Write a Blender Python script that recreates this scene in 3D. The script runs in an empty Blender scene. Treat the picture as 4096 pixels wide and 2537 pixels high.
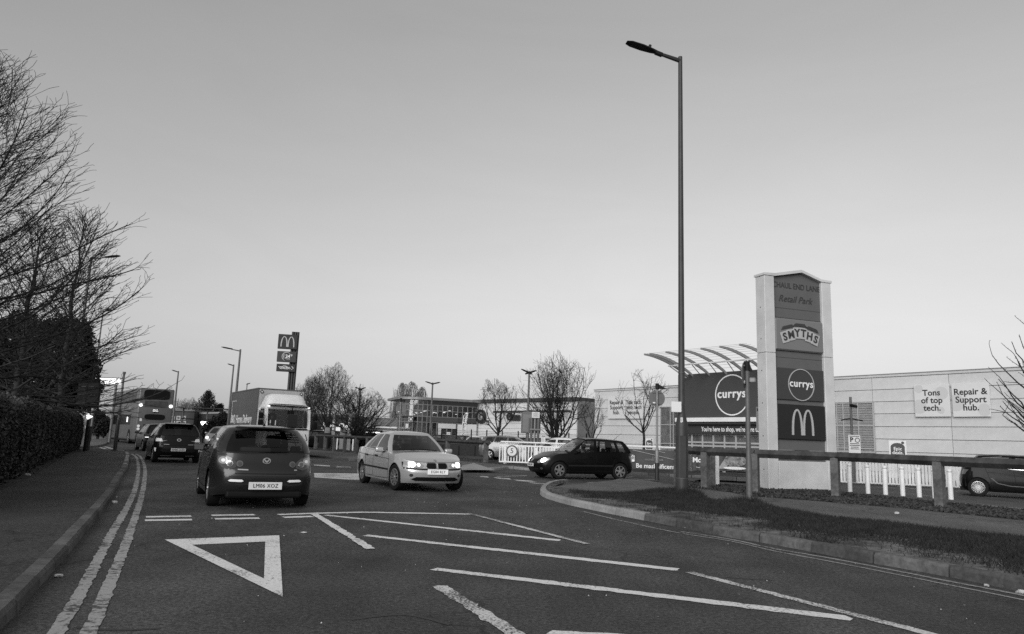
import bpy, bmesh, math, random
import numpy as np
from mathutils import Vector, Matrix, Euler
from mathutils.bvhtree import BVHTree
R = math.radians
SC = bpy.context.scene
COL = SC.collection

# ---------------------------------------------------------------- camera
EYE = Vector((0, 0, 1.3))
FOC, PCX, PCY = 2960.0, 2048.0, 1268.5
CAMROT = (Matrix.Rotation(R(90 + 9.66), 3, 'X') @ Matrix.Rotation(R(2.0), 3, 'Z'))
cd = bpy.data.cameras.new('camera')
cd.sensor_width = 36; cd.lens = FOC / 4096 * 36; cd.clip_start = 0.1; cd.clip_end = 4000
cam = bpy.data.objects.new('camera', cd); COL.objects.link(cam)
cam.matrix_world = Matrix.Translation(EYE) @ CAMROT.to_4x4()
SC.camera = cam

# ---------------------------------------------------------------- sky, sun, exposure
SUN_AZ, SUN_EL = 203.0, 21.0          # compass degrees clockwise from +Y: low light from behind, a little left
wd = bpy.data.worlds.new('World'); SC.world = wd; wd.use_nodes = True
nt = wd.node_tree; nt.nodes.clear()
sky = nt.nodes.new('ShaderNodeTexSky'); sky.sky_type = 'NISHITA'; sky.sun_disc = False
sky.sun_elevation = R(SUN_EL); sky.sun_rotation = R(SUN_AZ)
sky.air_density = 3.6; sky.dust_density = 0.0; sky.ozone_density = 1.0; sky.altitude = 100
bw = nt.nodes.new('ShaderNodeRGBToBW')
bg = nt.nodes.new('ShaderNodeBackground'); bg.inputs['Strength'].default_value = 0.110
wo = nt.nodes.new('ShaderNodeOutputWorld')
# thin high cloud: faint streaks over the whole sky
wtc = nt.nodes.new('ShaderNodeTexCoord'); wmp = nt.nodes.new('ShaderNodeMapping'); wmp.inputs['Scale'].default_value = (1.2, 1.2, 5.0); wmp.inputs['Rotation'].default_value = (0, R(8), 0)
wnz = nt.nodes.new('ShaderNodeTexNoise'); wnz.inputs['Scale'].default_value = 2.2; wnz.inputs['Detail'].default_value = 7; wnz.inputs['Roughness'].default_value = .6; wnz.inputs['Distortion'].default_value = .6
wmr = nt.nodes.new('ShaderNodeMapRange'); wmr.inputs['From Min'].default_value = .3; wmr.inputs['From Max'].default_value = .7; wmr.inputs['To Min'].default_value = .975; wmr.inputs['To Max'].default_value = 1.025
wmu = nt.nodes.new('ShaderNodeMath'); wmu.operation = 'MULTIPLY'
nt.links.new(wtc.outputs['Generated'], wmp.inputs[0]); nt.links.new(wmp.outputs[0], wnz.inputs['Vector']); nt.links.new(wnz.outputs[0], wmr.inputs[0])
nt.links.new(sky.outputs[0], bw.inputs[0]); nt.links.new(bw.outputs[0], wmu.inputs[0]); nt.links.new(wmr.outputs[0], wmu.inputs[1]); nt.links.new(wmu.outputs[0], bg.inputs[0]); nt.links.new(bg.outputs[0], wo.inputs[0])
sl = bpy.data.lights.new('sun', 'SUN'); sl.energy = 2.4; sl.angle = R(45); sl.color = (1, 1, 1)
so = bpy.data.objects.new('sun', sl); COL.objects.link(so)
sd = Vector((math.sin(R(SUN_AZ)) * math.cos(R(SUN_EL)), math.cos(R(SUN_AZ)) * math.cos(R(SUN_EL)), math.sin(R(SUN_EL))))
so.rotation_euler = sd.to_track_quat('Z', 'Y').to_euler(); so.location = (-20, -30, 30)
vs = SC.view_settings
vs.view_transform = 'Standard'; vs.look = 'None'; vs.gamma = 1.0; vs.use_curve_mapping = False; vs.exposure = 0.0
SC.cycles.max_bounces = 6; SC.cycles.transparent_max_bounces = 12
SC.cycles.use_denoising = False; SC.cycles.sample_clamp_indirect = 3.0; SC.cycles.sample_clamp_direct = 0.0; SC.cycles.caustics_reflective = False; SC.cycles.caustics_refractive = False

# ---------------------------------------------------------------- terrain and survey helpers
def gz(y):                                   # the place rises very gently away from the camera
    return 0.0 if y < 8 else (0.005 * (y - 8) if y < 100 else 0.46)
def ray(u, v):
    return CAMROT @ Vector(((u - PCX) / FOC, -(v - PCY) / FOC, -1.0))
def G(u, v, h=0.0):                          # a point of the photograph that lies on the ground (h above it)
    d = ray(u, v); y = 20.0
    for _ in range(60):
        t = (gz(y) + h - EYE.z) / d.z
        y = 0.5 * y + 0.5 * min(max(t * d.y, 0.5), 140) if t > 0 else 140
    t = y / d.y
    return Vector((d.x * t, y, gz(y) + h))
def at(u, v, y):                             # a point of the photograph at a known distance y
    d = ray(u, v); t = y / d.y
    return Vector((d.x * t, y, EYE.z + d.z * t))
def onwall(u, v, org, rz, off=0.0):          # local (x, z) on the vertical wall through org, turned rz, moved off towards its front
    d = ray(u, v); n = Vector((math.sin(rz), -math.cos(rz), 0)); o = Vector(org) + n * off
    t = (o - EYE).dot(n) / d.dot(n); p = EYE + d * t - Vector(org)
    return p.x * math.cos(rz) + p.y * math.sin(rz), p.z

# ---------------------------------------------------------------- materials (the picture is black and white: all greys)
MATS = {}
def mat(name, v, rough=0.7, metal=0.0, var=0.0, scale=8.0, bump=0.0, bscale=None, coat=0.0, emit=0.0, spec=0.5, detail=4, var2=0.0, scale2=0.4, stretch=None, rnd=0.0):
    if name in MATS: return MATS[name]
    m = bpy.data.materials.new(name); m.use_nodes = True; n = m.node_tree; b = n.nodes['Principled BSDF']
    b.inputs['Base Color'].default_value = (v, v, v, 1); b.inputs['Roughness'].default_value = rough
    b.inputs['Metallic'].default_value = metal; b.inputs['Coat Weight'].default_value = coat
    b.inputs['Coat Roughness'].default_value = 0.05
    b.inputs['Specular IOR Level'].default_value = spec
    if emit:
        b.inputs['Emission Color'].default_value = (1, 1, 1, 1); b.inputs['Emission Strength'].default_value = emit
    if var or bump or var2:
        tc = n.nodes.new('ShaderNodeTexCoord'); src = tc.outputs['Object']
        if stretch:
            mp = n.nodes.new('ShaderNodeMapping'); mp.inputs['Scale'].default_value = stretch
            n.links.new(src, mp.inputs[0]); src = mp.outputs[0]
        nz = n.nodes.new('ShaderNodeTexNoise'); nz.inputs['Scale'].default_value = scale; nz.inputs['Detail'].default_value = detail
        nz.inputs['Roughness'].default_value = 0.65
        n.links.new(src, nz.inputs['Vector'])
        def rng(o, a):
            mr = n.nodes.new('ShaderNodeMapRange'); mr.inputs['From Min'].default_value = 0.3; mr.inputs['From Max'].default_value = 0.7
            mr.inputs['To Min'].default_value = 1 - a; mr.inputs['To Max'].default_value = 1 + a; n.links.new(o, mr.inputs[0]); return mr.outputs[0]
        o = rng(nz.outputs[0], var)
        if var2:
            n2 = n.nodes.new('ShaderNodeTexNoise'); n2.inputs['Scale'].default_value = scale2; n2.inputs['Detail'].default_value = 5
            n.links.new(src, n2.inputs['Vector'])
            mu = n.nodes.new('ShaderNodeMath'); mu.operation = 'MULTIPLY'; n.links.new(o, mu.inputs[0]); n.links.new(rng(n2.outputs[0], var2), mu.inputs[1]); o = mu.outputs[0]
        if rnd:                                  # every stone, slat or panel has its own shade
            oi = n.nodes.new('ShaderNodeObjectInfo'); rr = n.nodes.new('ShaderNodeMapRange'); rr.inputs['To Min'].default_value = 1 - rnd; rr.inputs['To Max'].default_value = 1 + rnd; n.links.new(oi.outputs['Random'], rr.inputs[0])
            rm = n.nodes.new('ShaderNodeMath'); rm.operation = 'MULTIPLY'; n.links.new(o, rm.inputs[0]); n.links.new(rr.outputs[0], rm.inputs[1]); o = rm.outputs[0]
        mv = n.nodes.new('ShaderNodeMath'); mv.operation = 'MULTIPLY'; mv.inputs[1].default_value = v; n.links.new(o, mv.inputs[0])
        n.links.new(mv.outputs[0], b.inputs['Base Color'])
        if bump:
            bp = n.nodes.new('ShaderNodeBump'); bp.inputs['Strength'].default_value = bump; bp.inputs['Distance'].default_value = 0.02
            hs = nz
            if bscale:
                hs = n.nodes.new('ShaderNodeTexNoise'); hs.inputs['Scale'].default_value = bscale; hs.inputs['Detail'].default_value = 3
                n.links.new(src, hs.inputs['Vector'])
            n.links.new(hs.outputs[0], bp.inputs['Height']); n.links.new(bp.outputs[0], b.inputs['Normal'])
    MATS[name] = m; return m
def glassmat(name, tint, refl=0.12, rough=0.02):
    if name in MATS: return MATS[name]
    m = bpy.data.materials.new(name); m.use_nodes = True; n = m.node_tree; n.nodes.clear()
    o = n.nodes.new('ShaderNodeOutputMaterial'); mx = n.nodes.new('ShaderNodeMixShader')
    t = n.nodes.new('ShaderNodeBsdfTransparent'); t.inputs[0].default_value = (tint, tint, tint, 1)
    g = n.nodes.new('ShaderNodeBsdfGlossy'); g.inputs['Roughness'].default_value = rough; g.inputs[0].default_value = (0.95, 0.95, 0.95, 1)
    f = n.nodes.new('ShaderNodeFresnel'); f.inputs[0].default_value = 1.5
    ad = n.nodes.new('ShaderNodeMath'); ad.operation = 'ADD'; ad.inputs[1].default_value = refl - 0.04; ad.use_clamp = True
    gm = n.nodes.new('ShaderNodeNewGeometry'); iv = n.nodes.new('ShaderNodeMath'); iv.operation = 'SUBTRACT'; iv.inputs[0].default_value = 1.0; n.links.new(gm.outputs['Backfacing'], iv.inputs[1])
    mm = n.nodes.new('ShaderNodeMath'); mm.operation = 'MULTIPLY'; n.links.new(f.outputs[0], ad.inputs[0]); n.links.new(ad.outputs[0], mm.inputs[0]); n.links.new(iv.outputs[0], mm.inputs[1]); n.links.new(mm.outputs[0], mx.inputs[0])
    n.links.new(t.outputs[0], mx.inputs[1]); n.links.new(g.outputs[0], mx.inputs[2]); n.links.new(mx.outputs[0], o.inputs[0])
    MATS[name] = m; return m
def wornmat(name, v, base, wear, scale, stretch=None, rough=0.75):      # road paint worn through to the asphalt in a pattern of its own
    m = bpy.data.materials.new(name); m.use_nodes = True; n = m.node_tree; b = n.nodes['Principled BSDF']
    b.inputs['Roughness'].default_value = rough
    tc = n.nodes.new('ShaderNodeTexCoord'); src = tc.outputs['Object']
    nz = n.nodes.new('ShaderNodeTexNoise'); nz.inputs['Scale'].default_value = scale; nz.inputs['Detail'].default_value = 6; nz.inputs['Roughness'].default_value = 0.7
    n.links.new(src, nz.inputs['Vector'])
    n2 = n.nodes.new('ShaderNodeTexNoise'); n2.inputs['Scale'].default_value = 1.3; n2.inputs['Detail'].default_value = 3; n.links.new(src, n2.inputs['Vector'])
    ad = n.nodes.new('ShaderNodeMath'); ad.operation = 'MULTIPLY_ADD'; ad.inputs[1].default_value = 0.45; n.links.new(n2.outputs[0], ad.inputs[0]); n.links.new(nz.outputs[0], ad.inputs[2])
    mr = n.nodes.new('ShaderNodeMapRange'); mr.inputs['From Min'].default_value = wear - 0.04; mr.inputs['From Max'].default_value = wear + 0.07
    mr.inputs['To Min'].default_value = base; mr.inputs['To Max'].default_value = v
    n.links.new(ad.outputs[0], mr.inputs[0])
    n3 = n.nodes.new('ShaderNodeTexNoise'); n3.inputs['Scale'].default_value = 60; n.links.new(src, n3.inputs['Vector'])
    m3 = n.nodes.new('ShaderNodeMapRange'); m3.inputs['From Min'].default_value = .3; m3.inputs['From Max'].default_value = .7; m3.inputs['To Min'].default_value = .8; m3.inputs['To Max'].default_value = 1.15
    n.links.new(n3.outputs[0], m3.inputs[0])
    mu = n.nodes.new('ShaderNodeMath'); mu.operation = 'MULTIPLY'; n.links.new(mr.outputs[0], mu.inputs[0]); n.links.new(m3.outputs[0], mu.inputs[1])
    n.links.new(mu.outputs[0], b.inputs['Base Color'])
    MATS[name] = m; return m

def roadmat(name, v, k):
    # stone-speckled asphalt with wheel-polished streaks along the lane, patches, fine cracks and dark drips
    m = bpy.data.materials.new(name); m.use_nodes = True; n = m.node_tree; b = n.nodes['Principled BSDF']; b.inputs['Roughness'].default_value = .8; b.inputs['Specular IOR Level'].default_value = .35
    tc = n.nodes.new('ShaderNodeTexCoord'); src = tc.outputs['Object']
    def noise(sc, det, ro=.6, s=src):
        z = n.nodes.new('ShaderNodeTexNoise'); z.inputs['Scale'].default_value = sc; z.inputs['Detail'].default_value = det; z.inputs['Roughness'].default_value = ro; n.links.new(s, z.inputs['Vector']); return z.outputs[0]
    def rng_(o, a, c, lo, hi):
        r = n.nodes.new('ShaderNodeMapRange'); r.inputs['From Min'].default_value = a; r.inputs['From Max'].default_value = c; r.inputs['To Min'].default_value = lo; r.inputs['To Max'].default_value = hi; n.links.new(o, r.inputs[0]); return r.outputs[0]
    def mul(a, c):
        q = n.nodes.new('ShaderNodeMath'); q.operation = 'MULTIPLY'; n.links.new(a, q.inputs[0]); n.links.new(c, q.inputs[1]); return q.outputs[0]
    mp = n.nodes.new('ShaderNodeMapping'); mp.inputs['Rotation'].default_value = (0, 0, R(-25)); mp.inputs['Scale'].default_value = (1.1, .10, 1); n.links.new(src, mp.inputs[0])
    o = rng_(noise(26, 3, .7), .38, .64, 1 - .5 * k, 1 + .55 * k)
    o = mul(o, rng_(noise(80, 2), .36, .64, 1 - .45 * k, 1 + .5 * k))
    o = mul(o, rng_(noise(.55, 6), .35, .66, 1 - .34 * k, 1 + .38 * k))
    o = mul(o, rng_(noise(1.0, 4, .6, mp.outputs[0]), .35, .65, 1 - .22 * k, 1 + .22 * k))
    vo = n.nodes.new('ShaderNodeTexVoronoi'); vo.feature = 'DISTANCE_TO_EDGE'; vo.inputs['Scale'].default_value = .42; dv = n.nodes.new('ShaderNodeVectorMath'); dv.operation = 'ADD'
    wz = n.nodes.new('ShaderNodeTexNoise'); wz.inputs['Scale'].default_value = 1.6; wz.inputs['Detail'].default_value = 5; n.links.new(src, wz.inputs['Vector']); n.links.new(src, dv.inputs[0]); n.links.new(wz.outputs['Color'], dv.inputs[1]); n.links.new(dv.outputs[0], vo.inputs['Vector'])
    ck = rng_(vo.outputs['Distance'], 0, .016, .45, 1.0); gate = rng_(noise(.3, 2), .5, .56, 0, 1)
    mx = n.nodes.new('ShaderNodeMix'); mx.inputs[2].default_value = 1.0; n.links.new(gate, mx.inputs[0]); n.links.new(ck, mx.inputs[3]); o = mul(o, mx.outputs[0])
    st = n.nodes.new('ShaderNodeTexVoronoi'); st.inputs['Scale'].default_value = 22; n.links.new(src, st.inputs['Vector']); o = mul(o, rng_(st.outputs['Distance'], .04, .12, 1 + 1.1 * k, 1.0))
    cv = n.nodes.new('ShaderNodeMath'); cv.operation = 'MULTIPLY'; cv.inputs[1].default_value = v; n.links.new(o, cv.inputs[0]); n.links.new(cv.outputs[0], b.inputs['Base Color'])
    bp = n.nodes.new('ShaderNodeBump'); bp.inputs['Strength'].default_value = .5; bp.inputs['Distance'].default_value = .02; n.links.new(noise(110, 3), bp.inputs['Height']); n.links.new(bp.outputs[0], b.inputs['Normal'])
    MATS[name] = m; return m
ASPH = 0.056
roadmat('asphalt', ASPH, 1.0); roadmat('footway', 0.045, .8); roadmat('asphalt_pale', 0.085, .6); roadmat('path', 0.115, .5)
mat('soil', 0.05, 0.95, var=0.6, scale=7, bump=0.8, bscale=25, spec=0.2, var2=.5, scale2=1.2)
mat('dry_soil', 0.12, 0.95, var=0.7, scale=5, bump=0.8, bscale=25, spec=0.2, var2=.6, scale2=1.1)
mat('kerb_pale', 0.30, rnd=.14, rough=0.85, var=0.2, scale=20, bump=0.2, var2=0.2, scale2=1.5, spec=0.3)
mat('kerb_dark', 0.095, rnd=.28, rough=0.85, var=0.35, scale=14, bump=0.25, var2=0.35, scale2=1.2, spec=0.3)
wornmat('paint_white', 0.8, ASPH, 0.605, 34)
wornmat('paint_worn', 0.7, ASPH, 0.68, 45)
wornmat('paint_yellow', 0.36, ASPH, 0.655, 14)
wornmat('paint_thin', 0.33, ASPH, 0.66, 25)
mat('grass', 0.030, 0.8, var=0.5, scale=3, spec=0.25)
mat('bark_chip', 0.06, 0.9, var=0.5, scale=12, spec=0.2)
mat('hedge_leaf', 0.06, 0.7, var=0.6, scale=2.2, spec=0.3)
mat('evergreen_leaf', 0.024, 0.7, var=0.5, scale=1.5, spec=0.25)
mat('conifer_leaf', 0.022, 0.8, var=0.4, scale=1.5, spec=0.2)
mat('wood_bark', 0.035, 0.9, var=0.4, scale=6, bump=0.5, spec=0.2)
mat('wood_bark_mid', 0.05, 0.9, var=0.4, scale=6, spec=0.2)
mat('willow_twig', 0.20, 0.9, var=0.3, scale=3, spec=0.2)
mat('timber', 0.055, 0.85, var=0.4, scale=5, bump=0.4, stretch=(1, 1, 0.15), var2=0.35, scale2=2, spec=0.25)
mat('timber_post', 0.12, 0.85, var=0.3, scale=10, bump=0.3, var2=0.35, scale2=2.5, spec=0.25)
mat('steel_column', 0.042, 0.5, metal=0.0, var=0.18, scale=5, var2=0.2, scale2=1, spec=0.4)
mat('galvanised', 0.24, 0.5, metal=0.3, var=0.2, scale=12, var2=0.15, scale2=2)
mat('galvanised_dark', 0.12, 0.55, metal=0.2, var=0.2, scale=10)
mat('lantern_dark', 0.015, 0.6, spec=.2)
mat('black', 0.008, 0.6, spec=.15); mat('rubber', 0.012, 0.8, var=0.2, scale=20, spec=.2); mat('trim', 0.014, 0.5, spec=.25)
mat('white_paint', 0.82, 0.5, var=0.06, scale=4, var2=0.08, scale2=0.8)
mat('slat_paint', 0.66, 0.5, rnd=.1, var=.12, scale=3, var2=.15, scale2=1)
mat('white_rail', 0.8, 0.45, var=0.06, scale=6)
mat('sign_white', 0.75, 0.5); mat('sign_black', 0.02, 0.5); mat('sign_grey', 0.22, 0.5, var=0.08, scale=3); mat('sign_back', 0.13, 0.55, var=0.15, scale=4)
mat('cladding', 0.60, 0.6, rnd=.03, var=0.05, scale=3, var2=0.10, scale2=0.5)
mat('cladding_joint', 0.26, 0.8); mat('cladding_shaded', 0.24, 0.6, var=0.08, scale=1.5)
mat('fascia', 0.058, 0.6, var=0.06, scale=1.2); mat('fascia_dark', 0.04, 0.6)
mat('letters_white', 0.85, 0.5); mat('letters_dark', 0.03, 0.5)
mat('chrome', 0.7, 0.12, metal=1.0); mat('alloy', 0.42, 0.35, metal=0.7, var=0.1, scale=10)
mat('lamp_lit', 1.0, 0.3, emit=6); mat('lamp_soft', 0.9, 0.3, emit=1.3); mat('lens_clear', 0.3, 0.12, coat=1.0, spec=0.8); mat('lens_dark', 0.05, 0.12, coat=1.0)
mat('lens_red', 0.10, 0.12, coat=1.0); mat('tail_lit', 0.75, 0.25, emit=.15)
mat('plate', 0.70, 0.5); mat('plate_glow', 0.8, 0.5, emit=0.25); mat('skin', 0.28, 0.6); mat('cloth_dark', 0.03, 0.9); mat('cloth_mid', 0.10, 0.9); mat('hair', 0.02, 0.7)
mat('interior', 0.02, 0.8); mat('seat_cloth', 0.03, 0.9, var=0.3, scale=20)
glassmat('car_glass', 0.5, 0.08); glassmat('car_glass_dark', 0.16, 0.05); glassmat('showroom_glass', 0.72, 0.08); glassmat('shop_glass', 0.95, 0.08)
mat('mirror_glass', .10, .12, spec=.8); mat('seam', .028, .7, var=.3, scale=20)
mat('glass_dark', 0.02, 0.06, spec=0.6)

# ---------------------------------------------------------------- object helpers
def tag(o, label=None, cat=None, group=None, kind=None):
    if label: o['label'] = label
    if cat: o['category'] = cat
    if group: o['group'] = group
    if kind: o['kind'] = kind
    return o
def thing(name, label, cat, loc=(0, 0, 0), rz=0.0, group=None):
    o = bpy.data.objects.new(name, None); COL.objects.link(o); o.empty_display_size = 0.2
    o.location = loc; o.rotation_euler = (0, 0, rz)
    return tag(o, label, cat, group)
def sub(name, parent, loc=(0, 0, 0), rot=(0, 0, 0)):
    o = bpy.data.objects.new(name, None); COL.objects.link(o); o.parent = parent; o.location = loc; o.rotation_euler = rot; o.empty_display_size = 0.1
    return o
def link(name, me, m=None, parent=None, loc=None, rot=None):
    o = bpy.data.objects.new(name, me); COL.objects.link(o)
    if m is not None and not me.materials: me.materials.append(MATS[m] if isinstance(m, str) else m)
    if parent: o.parent = parent
    if loc is not None: o.location = loc
    if rot is not None: o.rotation_euler = rot
    return o
def copytree(o, parent=None, kids=None):
    c = o.copy(); COL.objects.link(c); c.parent = parent
    for ch in KIDS(o): copytree(ch, c)
    return c
def KIDS(o): return list(o.children)
def npmesh(name, v, f):                       # v (n,3) array, f (m,k) array of equal sided faces
    me = bpy.data.meshes.new(name); k = f.shape[1]
    me.vertices.add(len(v)); me.vertices.foreach_set('co', np.asarray(v, np.float32).ravel())
    me.loops.add(f.size); me.loops.foreach_set('vertex_index', f.astype(np.int32).ravel())
    me.polygons.add(len(f)); me.polygons.foreach_set('loop_start', np.arange(0, f.size, k, dtype=np.int32))
    me.update(calc_edges=True); return me

class MB:
    def __init__(s): s.bm = bmesh.new()
    def _xf(s, vs, M):
        if M is not None:
            for v in vs: v.co = M @ v.co
    def box(s, c, size, bevel=0.0, rot=None, seg=1):
        r = bmesh.ops.create_cube(s.bm, size=1.0); vs = r['verts']
        for v in vs: v.co = Vector((v.co.x * size[0], v.co.y * size[1], v.co.z * size[2]))
        if bevel:
            es = list({e for v in vs for e in v.link_edges})
            b = bmesh.ops.bevel(s.bm, geom=es, offset=bevel, segments=seg, affect='EDGES', profile=0.5)
            vs = list({v for f in b['faces'] for v in f.verts} | {v for v in vs if v.is_valid})
        M = Matrix.Translation(c)
        if rot is not None: M = M @ (rot if isinstance(rot, Matrix) else Euler(rot).to_matrix()).to_4x4()
        s._xf(vs, M); return s
    def span(s, a, b, bevel=0.0):
        a, b = Vector(a), Vector(b); d = b - a
        return s.box((a + b) / 2, (abs(d.x), abs(d.y), abs(d.z)), bevel)
    def cyl(s, p0, p1, r0, r1=None, n=12, cap=True):
        r1 = r0 if r1 is None else r1
        p0, p1 = Vector(p0), Vector(p1); d = p1 - p0
        q = d.to_track_quat('Z', 'Y'); a, b = [], []
        for i in range(n):
            t = 2 * math.pi * i / n; o = q @ Vector((math.cos(t), math.sin(t), 0))
            a.append(s.bm.verts.new(p0 + o * r0)); b.append(s.bm.verts.new(p1 + o * r1))
        for i in range(n):
            j = (i + 1) % n; s.bm.faces.new((a[i], a[j], b[j], b[i]))
        if cap:
            if r0 > 1e-4: s.bm.faces.new(a[::-1])
            if r1 > 1e-4: s.bm.faces.new(b)
        return s
    def tube(s, pts, r, n=8, closed=False):
        pts = [Vector(p) for p in pts]; rings = []; m = len(pts)
        for i, p in enumerate(pts):
            if closed: d = pts[(i + 1) % m] - pts[i - 1]
            else: d = pts[min(i + 1, m - 1)] - pts[max(i - 1, 0)]
            d.normalize(); up = Vector((0, 0, 1)) if abs(d.z) < 0.95 else Vector((1, 0, 0))
            a = d.cross(up).normalized(); b = a.cross(d)
            rr = r[i] if isinstance(r, (list, tuple)) else r
            rings.append([s.bm.verts.new(p + (a * math.cos(2 * math.pi * k / n) + b * math.sin(2 * math.pi * k / n)) * rr) for k in range(n)])
        for i in range(m if closed else m - 1):
            A, B = rings[i], rings[(i + 1) % m]
            for k in range(n):
                j = (k + 1) % n; s.bm.faces.new((A[k], A[j], B[j], B[k]))
        if not closed: s.bm.faces.new(rings[0][::-1]); s.bm.faces.new(rings[-1])
        return s
    def lathe(s, prof, n=24, M=None):          # prof (r, z) round local z
        rings = []; new = []
        for r, z in prof:
            rings.append([s.bm.verts.new((r * math.cos(2 * math.pi * k / n), r * math.sin(2 * math.pi * k / n), z)) for k in range(n)]); new += rings[-1]
        for A, B in zip(rings, rings[1:]):
            for k in range(n):
                j = (k + 1) % n; s.bm.faces.new((A[k], A[j], B[j], B[k]))
        s._xf(new, M); return s
    def prism(s, pts, d, M=None):              # polygon in local xy extruded 0..d along z
        a = [s.bm.verts.new((x, y, 0)) for x, y in pts]; b = [s.bm.verts.new((x, y, d)) for x, y in pts]; n = len(pts)
        s.bm.faces.new(a[::-1]); s.bm.faces.new(b)
        for i in range(n): s.bm.faces.new((a[i], a[(i + 1) % n], b[(i + 1) % n], b[i]))
        s._xf(a + b, M); return s
    def poly(s, pts):
        s.bm.faces.new([s.bm.verts.new(p) for p in pts]); return s
    def build(s, name, m, parent=None, loc=None, rot=None, smooth=None):
        bmesh.ops.recalc_face_normals(s.bm, faces=s.bm.faces)
        me = bpy.data.meshes.new(name); s.bm.to_mesh(me); s.bm.free()
        if smooth:
            me.polygons.foreach_set('use_smooth', [True] * len(me.polygons)); me.set_sharp_from_angle(angle=R(smooth))
        return link(name, me, m, parent, loc, rot)
XZ = Matrix.Rotation(R(90), 4, 'X')            # local xy polygon -> xz plane; extrusion runs towards -y (the front)

def lettering(txt, size, m, parent, loc, rot=(R(90), 0, 0), align='CENTER', ext=0.01, shear=0.0, bold=0.0, sx=1.0, name='lettering', space=1.0, line=1.0):
    cu = bpy.data.curves.new(name, 'FONT'); cu.body = txt; cu.size = size; cu.align_x = align; cu.align_y = 'CENTER'
    cu.extrude = ext; cu.shear = shear; cu.offset = bold; cu.space_character = space; cu.space_line = line; cu.resolution_u = 3
    t = bpy.data.objects.new('tmp', cu); COL.objects.link(t)
    me = bpy.data.meshes.new_from_object(t); bpy.data.objects.remove(t); bpy.data.curves.remove(cu)
    me.name = name; me.materials.clear()
    o = link(name, me, m, parent, loc, rot); o.scale = (sx, 1, 1); return o

# ---------------------------------------------------------------- ground sheets
def sheet(name, pts, h, m, parent=None, kind=None):
    bm = bmesh.new(); bm.faces.new([bm.verts.new((p[0], p[1], 0)) for p in pts])
    for y in (8.0, 100.0):
        bmesh.ops.bisect_plane(bm, geom=bm.verts[:] + bm.edges[:] + bm.faces[:], plane_co=(0, y, 0), plane_no=(0, 1, 0))
    bmesh.ops.triangulate(bm, faces=bm.faces[:])
    for v in bm.verts: v.co.z = gz(v.co.y) + h
    bmesh.ops.recalc_face_normals(bm, faces=bm.faces)
    for f in bm.faces:
        if f.normal.z < 0: f.normal_flip()
    me = bpy.data.meshes.new(name); bm.to_mesh(me); bm.free()
    o = link(name, me, m, parent)
    if kind: o['kind'] = kind
    return o
def PG(px, h=0.0): return [G(u, v, h) for u, v in px]
def offs(pts, d):                               # polyline moved sideways by d (left of travel positive)
    out = []
    for i, p in enumerate(pts):
        a, b = pts[max(i - 1, 0)], pts[min(i + 1, len(pts) - 1)]
        t = Vector((b[0] - a[0], b[1] - a[1], 0)); t.normalize()
        out.append(Vector((p[0] - t.y * d, p[1] + t.x * d, 0)))
    return out
def smoothline(pts, n=6):
    out = []
    for i in range(len(pts) - 1):
        p0, p1, p2, p3 = pts[max(i - 1, 0)], pts[i], pts[i + 1], pts[min(i + 2, len(pts) - 1)]
        for k in range(n):
            t = k / n
            out.append(0.5 * ((2 * p1) + (p2 - p0) * t + (2 * p0 - 5 * p1 + 4 * p2 - p3) * t * t + (3 * p1 - p0 - 3 * p2 + p3) * t ** 3))
    out.append(pts[-1]); return out
# ================================================================= SETTING
def bigsheet(name, h, m, x0, x1, y0, y1):
    return sheet(name, [(x0, y0), (x1, y0), (x1, y1), (x0, y1)], h, m, kind='structure')
ground = bigsheet('ground', -0.4, 'soil', -1500, 1500, -60, 3000)

KH = 0.11
def kerb_run(line, side, parent, mats, h=KH, stone=0.915, w=0.15):
    # stones laid along the road edge; side +1 = pavement on the left of travel
    L = [0.0]
    for a, b in zip(line, line[1:]): L.append(L[-1] + (Vector((b[0], b[1], 0)) - Vector((a[0], a[1], 0))).length)
    def pos(s):
        s = min(max(s, 0), L[-1]); i = max(j for j in range(len(L)) if L[j] <= s + 1e-9); i = min(i, len(line) - 2)
        f = (s - L[i]) / max(L[i + 1] - L[i], 1e-6); a, b = line[i], line[i + 1]
        t = Vector((b[0] - a[0], b[1] - a[1], 0)).normalized()
        return Vector((a[0] + (b[0] - a[0]) * f, a[1] + (b[1] - a[1]) * f, 0)), Vector((-t.y, t.x, 0)) * side
    n = max(1, int(L[-1] / stone))
    for k in range(n):
        s0, s1 = k * L[-1] / n + 0.011, (k + 1) * L[-1] / n - 0.011
        jit = random.uniform(-0.006, 0.006); prof = [(0.0, -0.05), (0.012, h - 0.035 + jit), (0.035, h + jit), (w, h + jit), (w, -0.05)]
        bm = bmesh.new(); rings = []
        for q in range(4):
            p, nn = pos(s0 + (s1 - s0) * q / 3)
            rings.append([bm.verts.new((p.x + nn.x * a, p.y + nn.y * a, gz(p.y) + b)) for a, b in prof])
        for A, B in zip(rings, rings[1:]):
            for i in range(len(prof) - 1): bm.faces.new((A[i], A[i + 1], B[i + 1], B[i]))
        bm.faces.new(rings[0]); bm.faces.new(rings[-1][::-1])
        bmesh.ops.recalc_face_normals(bm, faces=bm.faces)
        me = bpy.data.meshes.new('kerbstone'); bm.to_mesh(me); bm.free()
        link('kerbstone', me, mats(k / n), parent)

random.seed(4)
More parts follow.
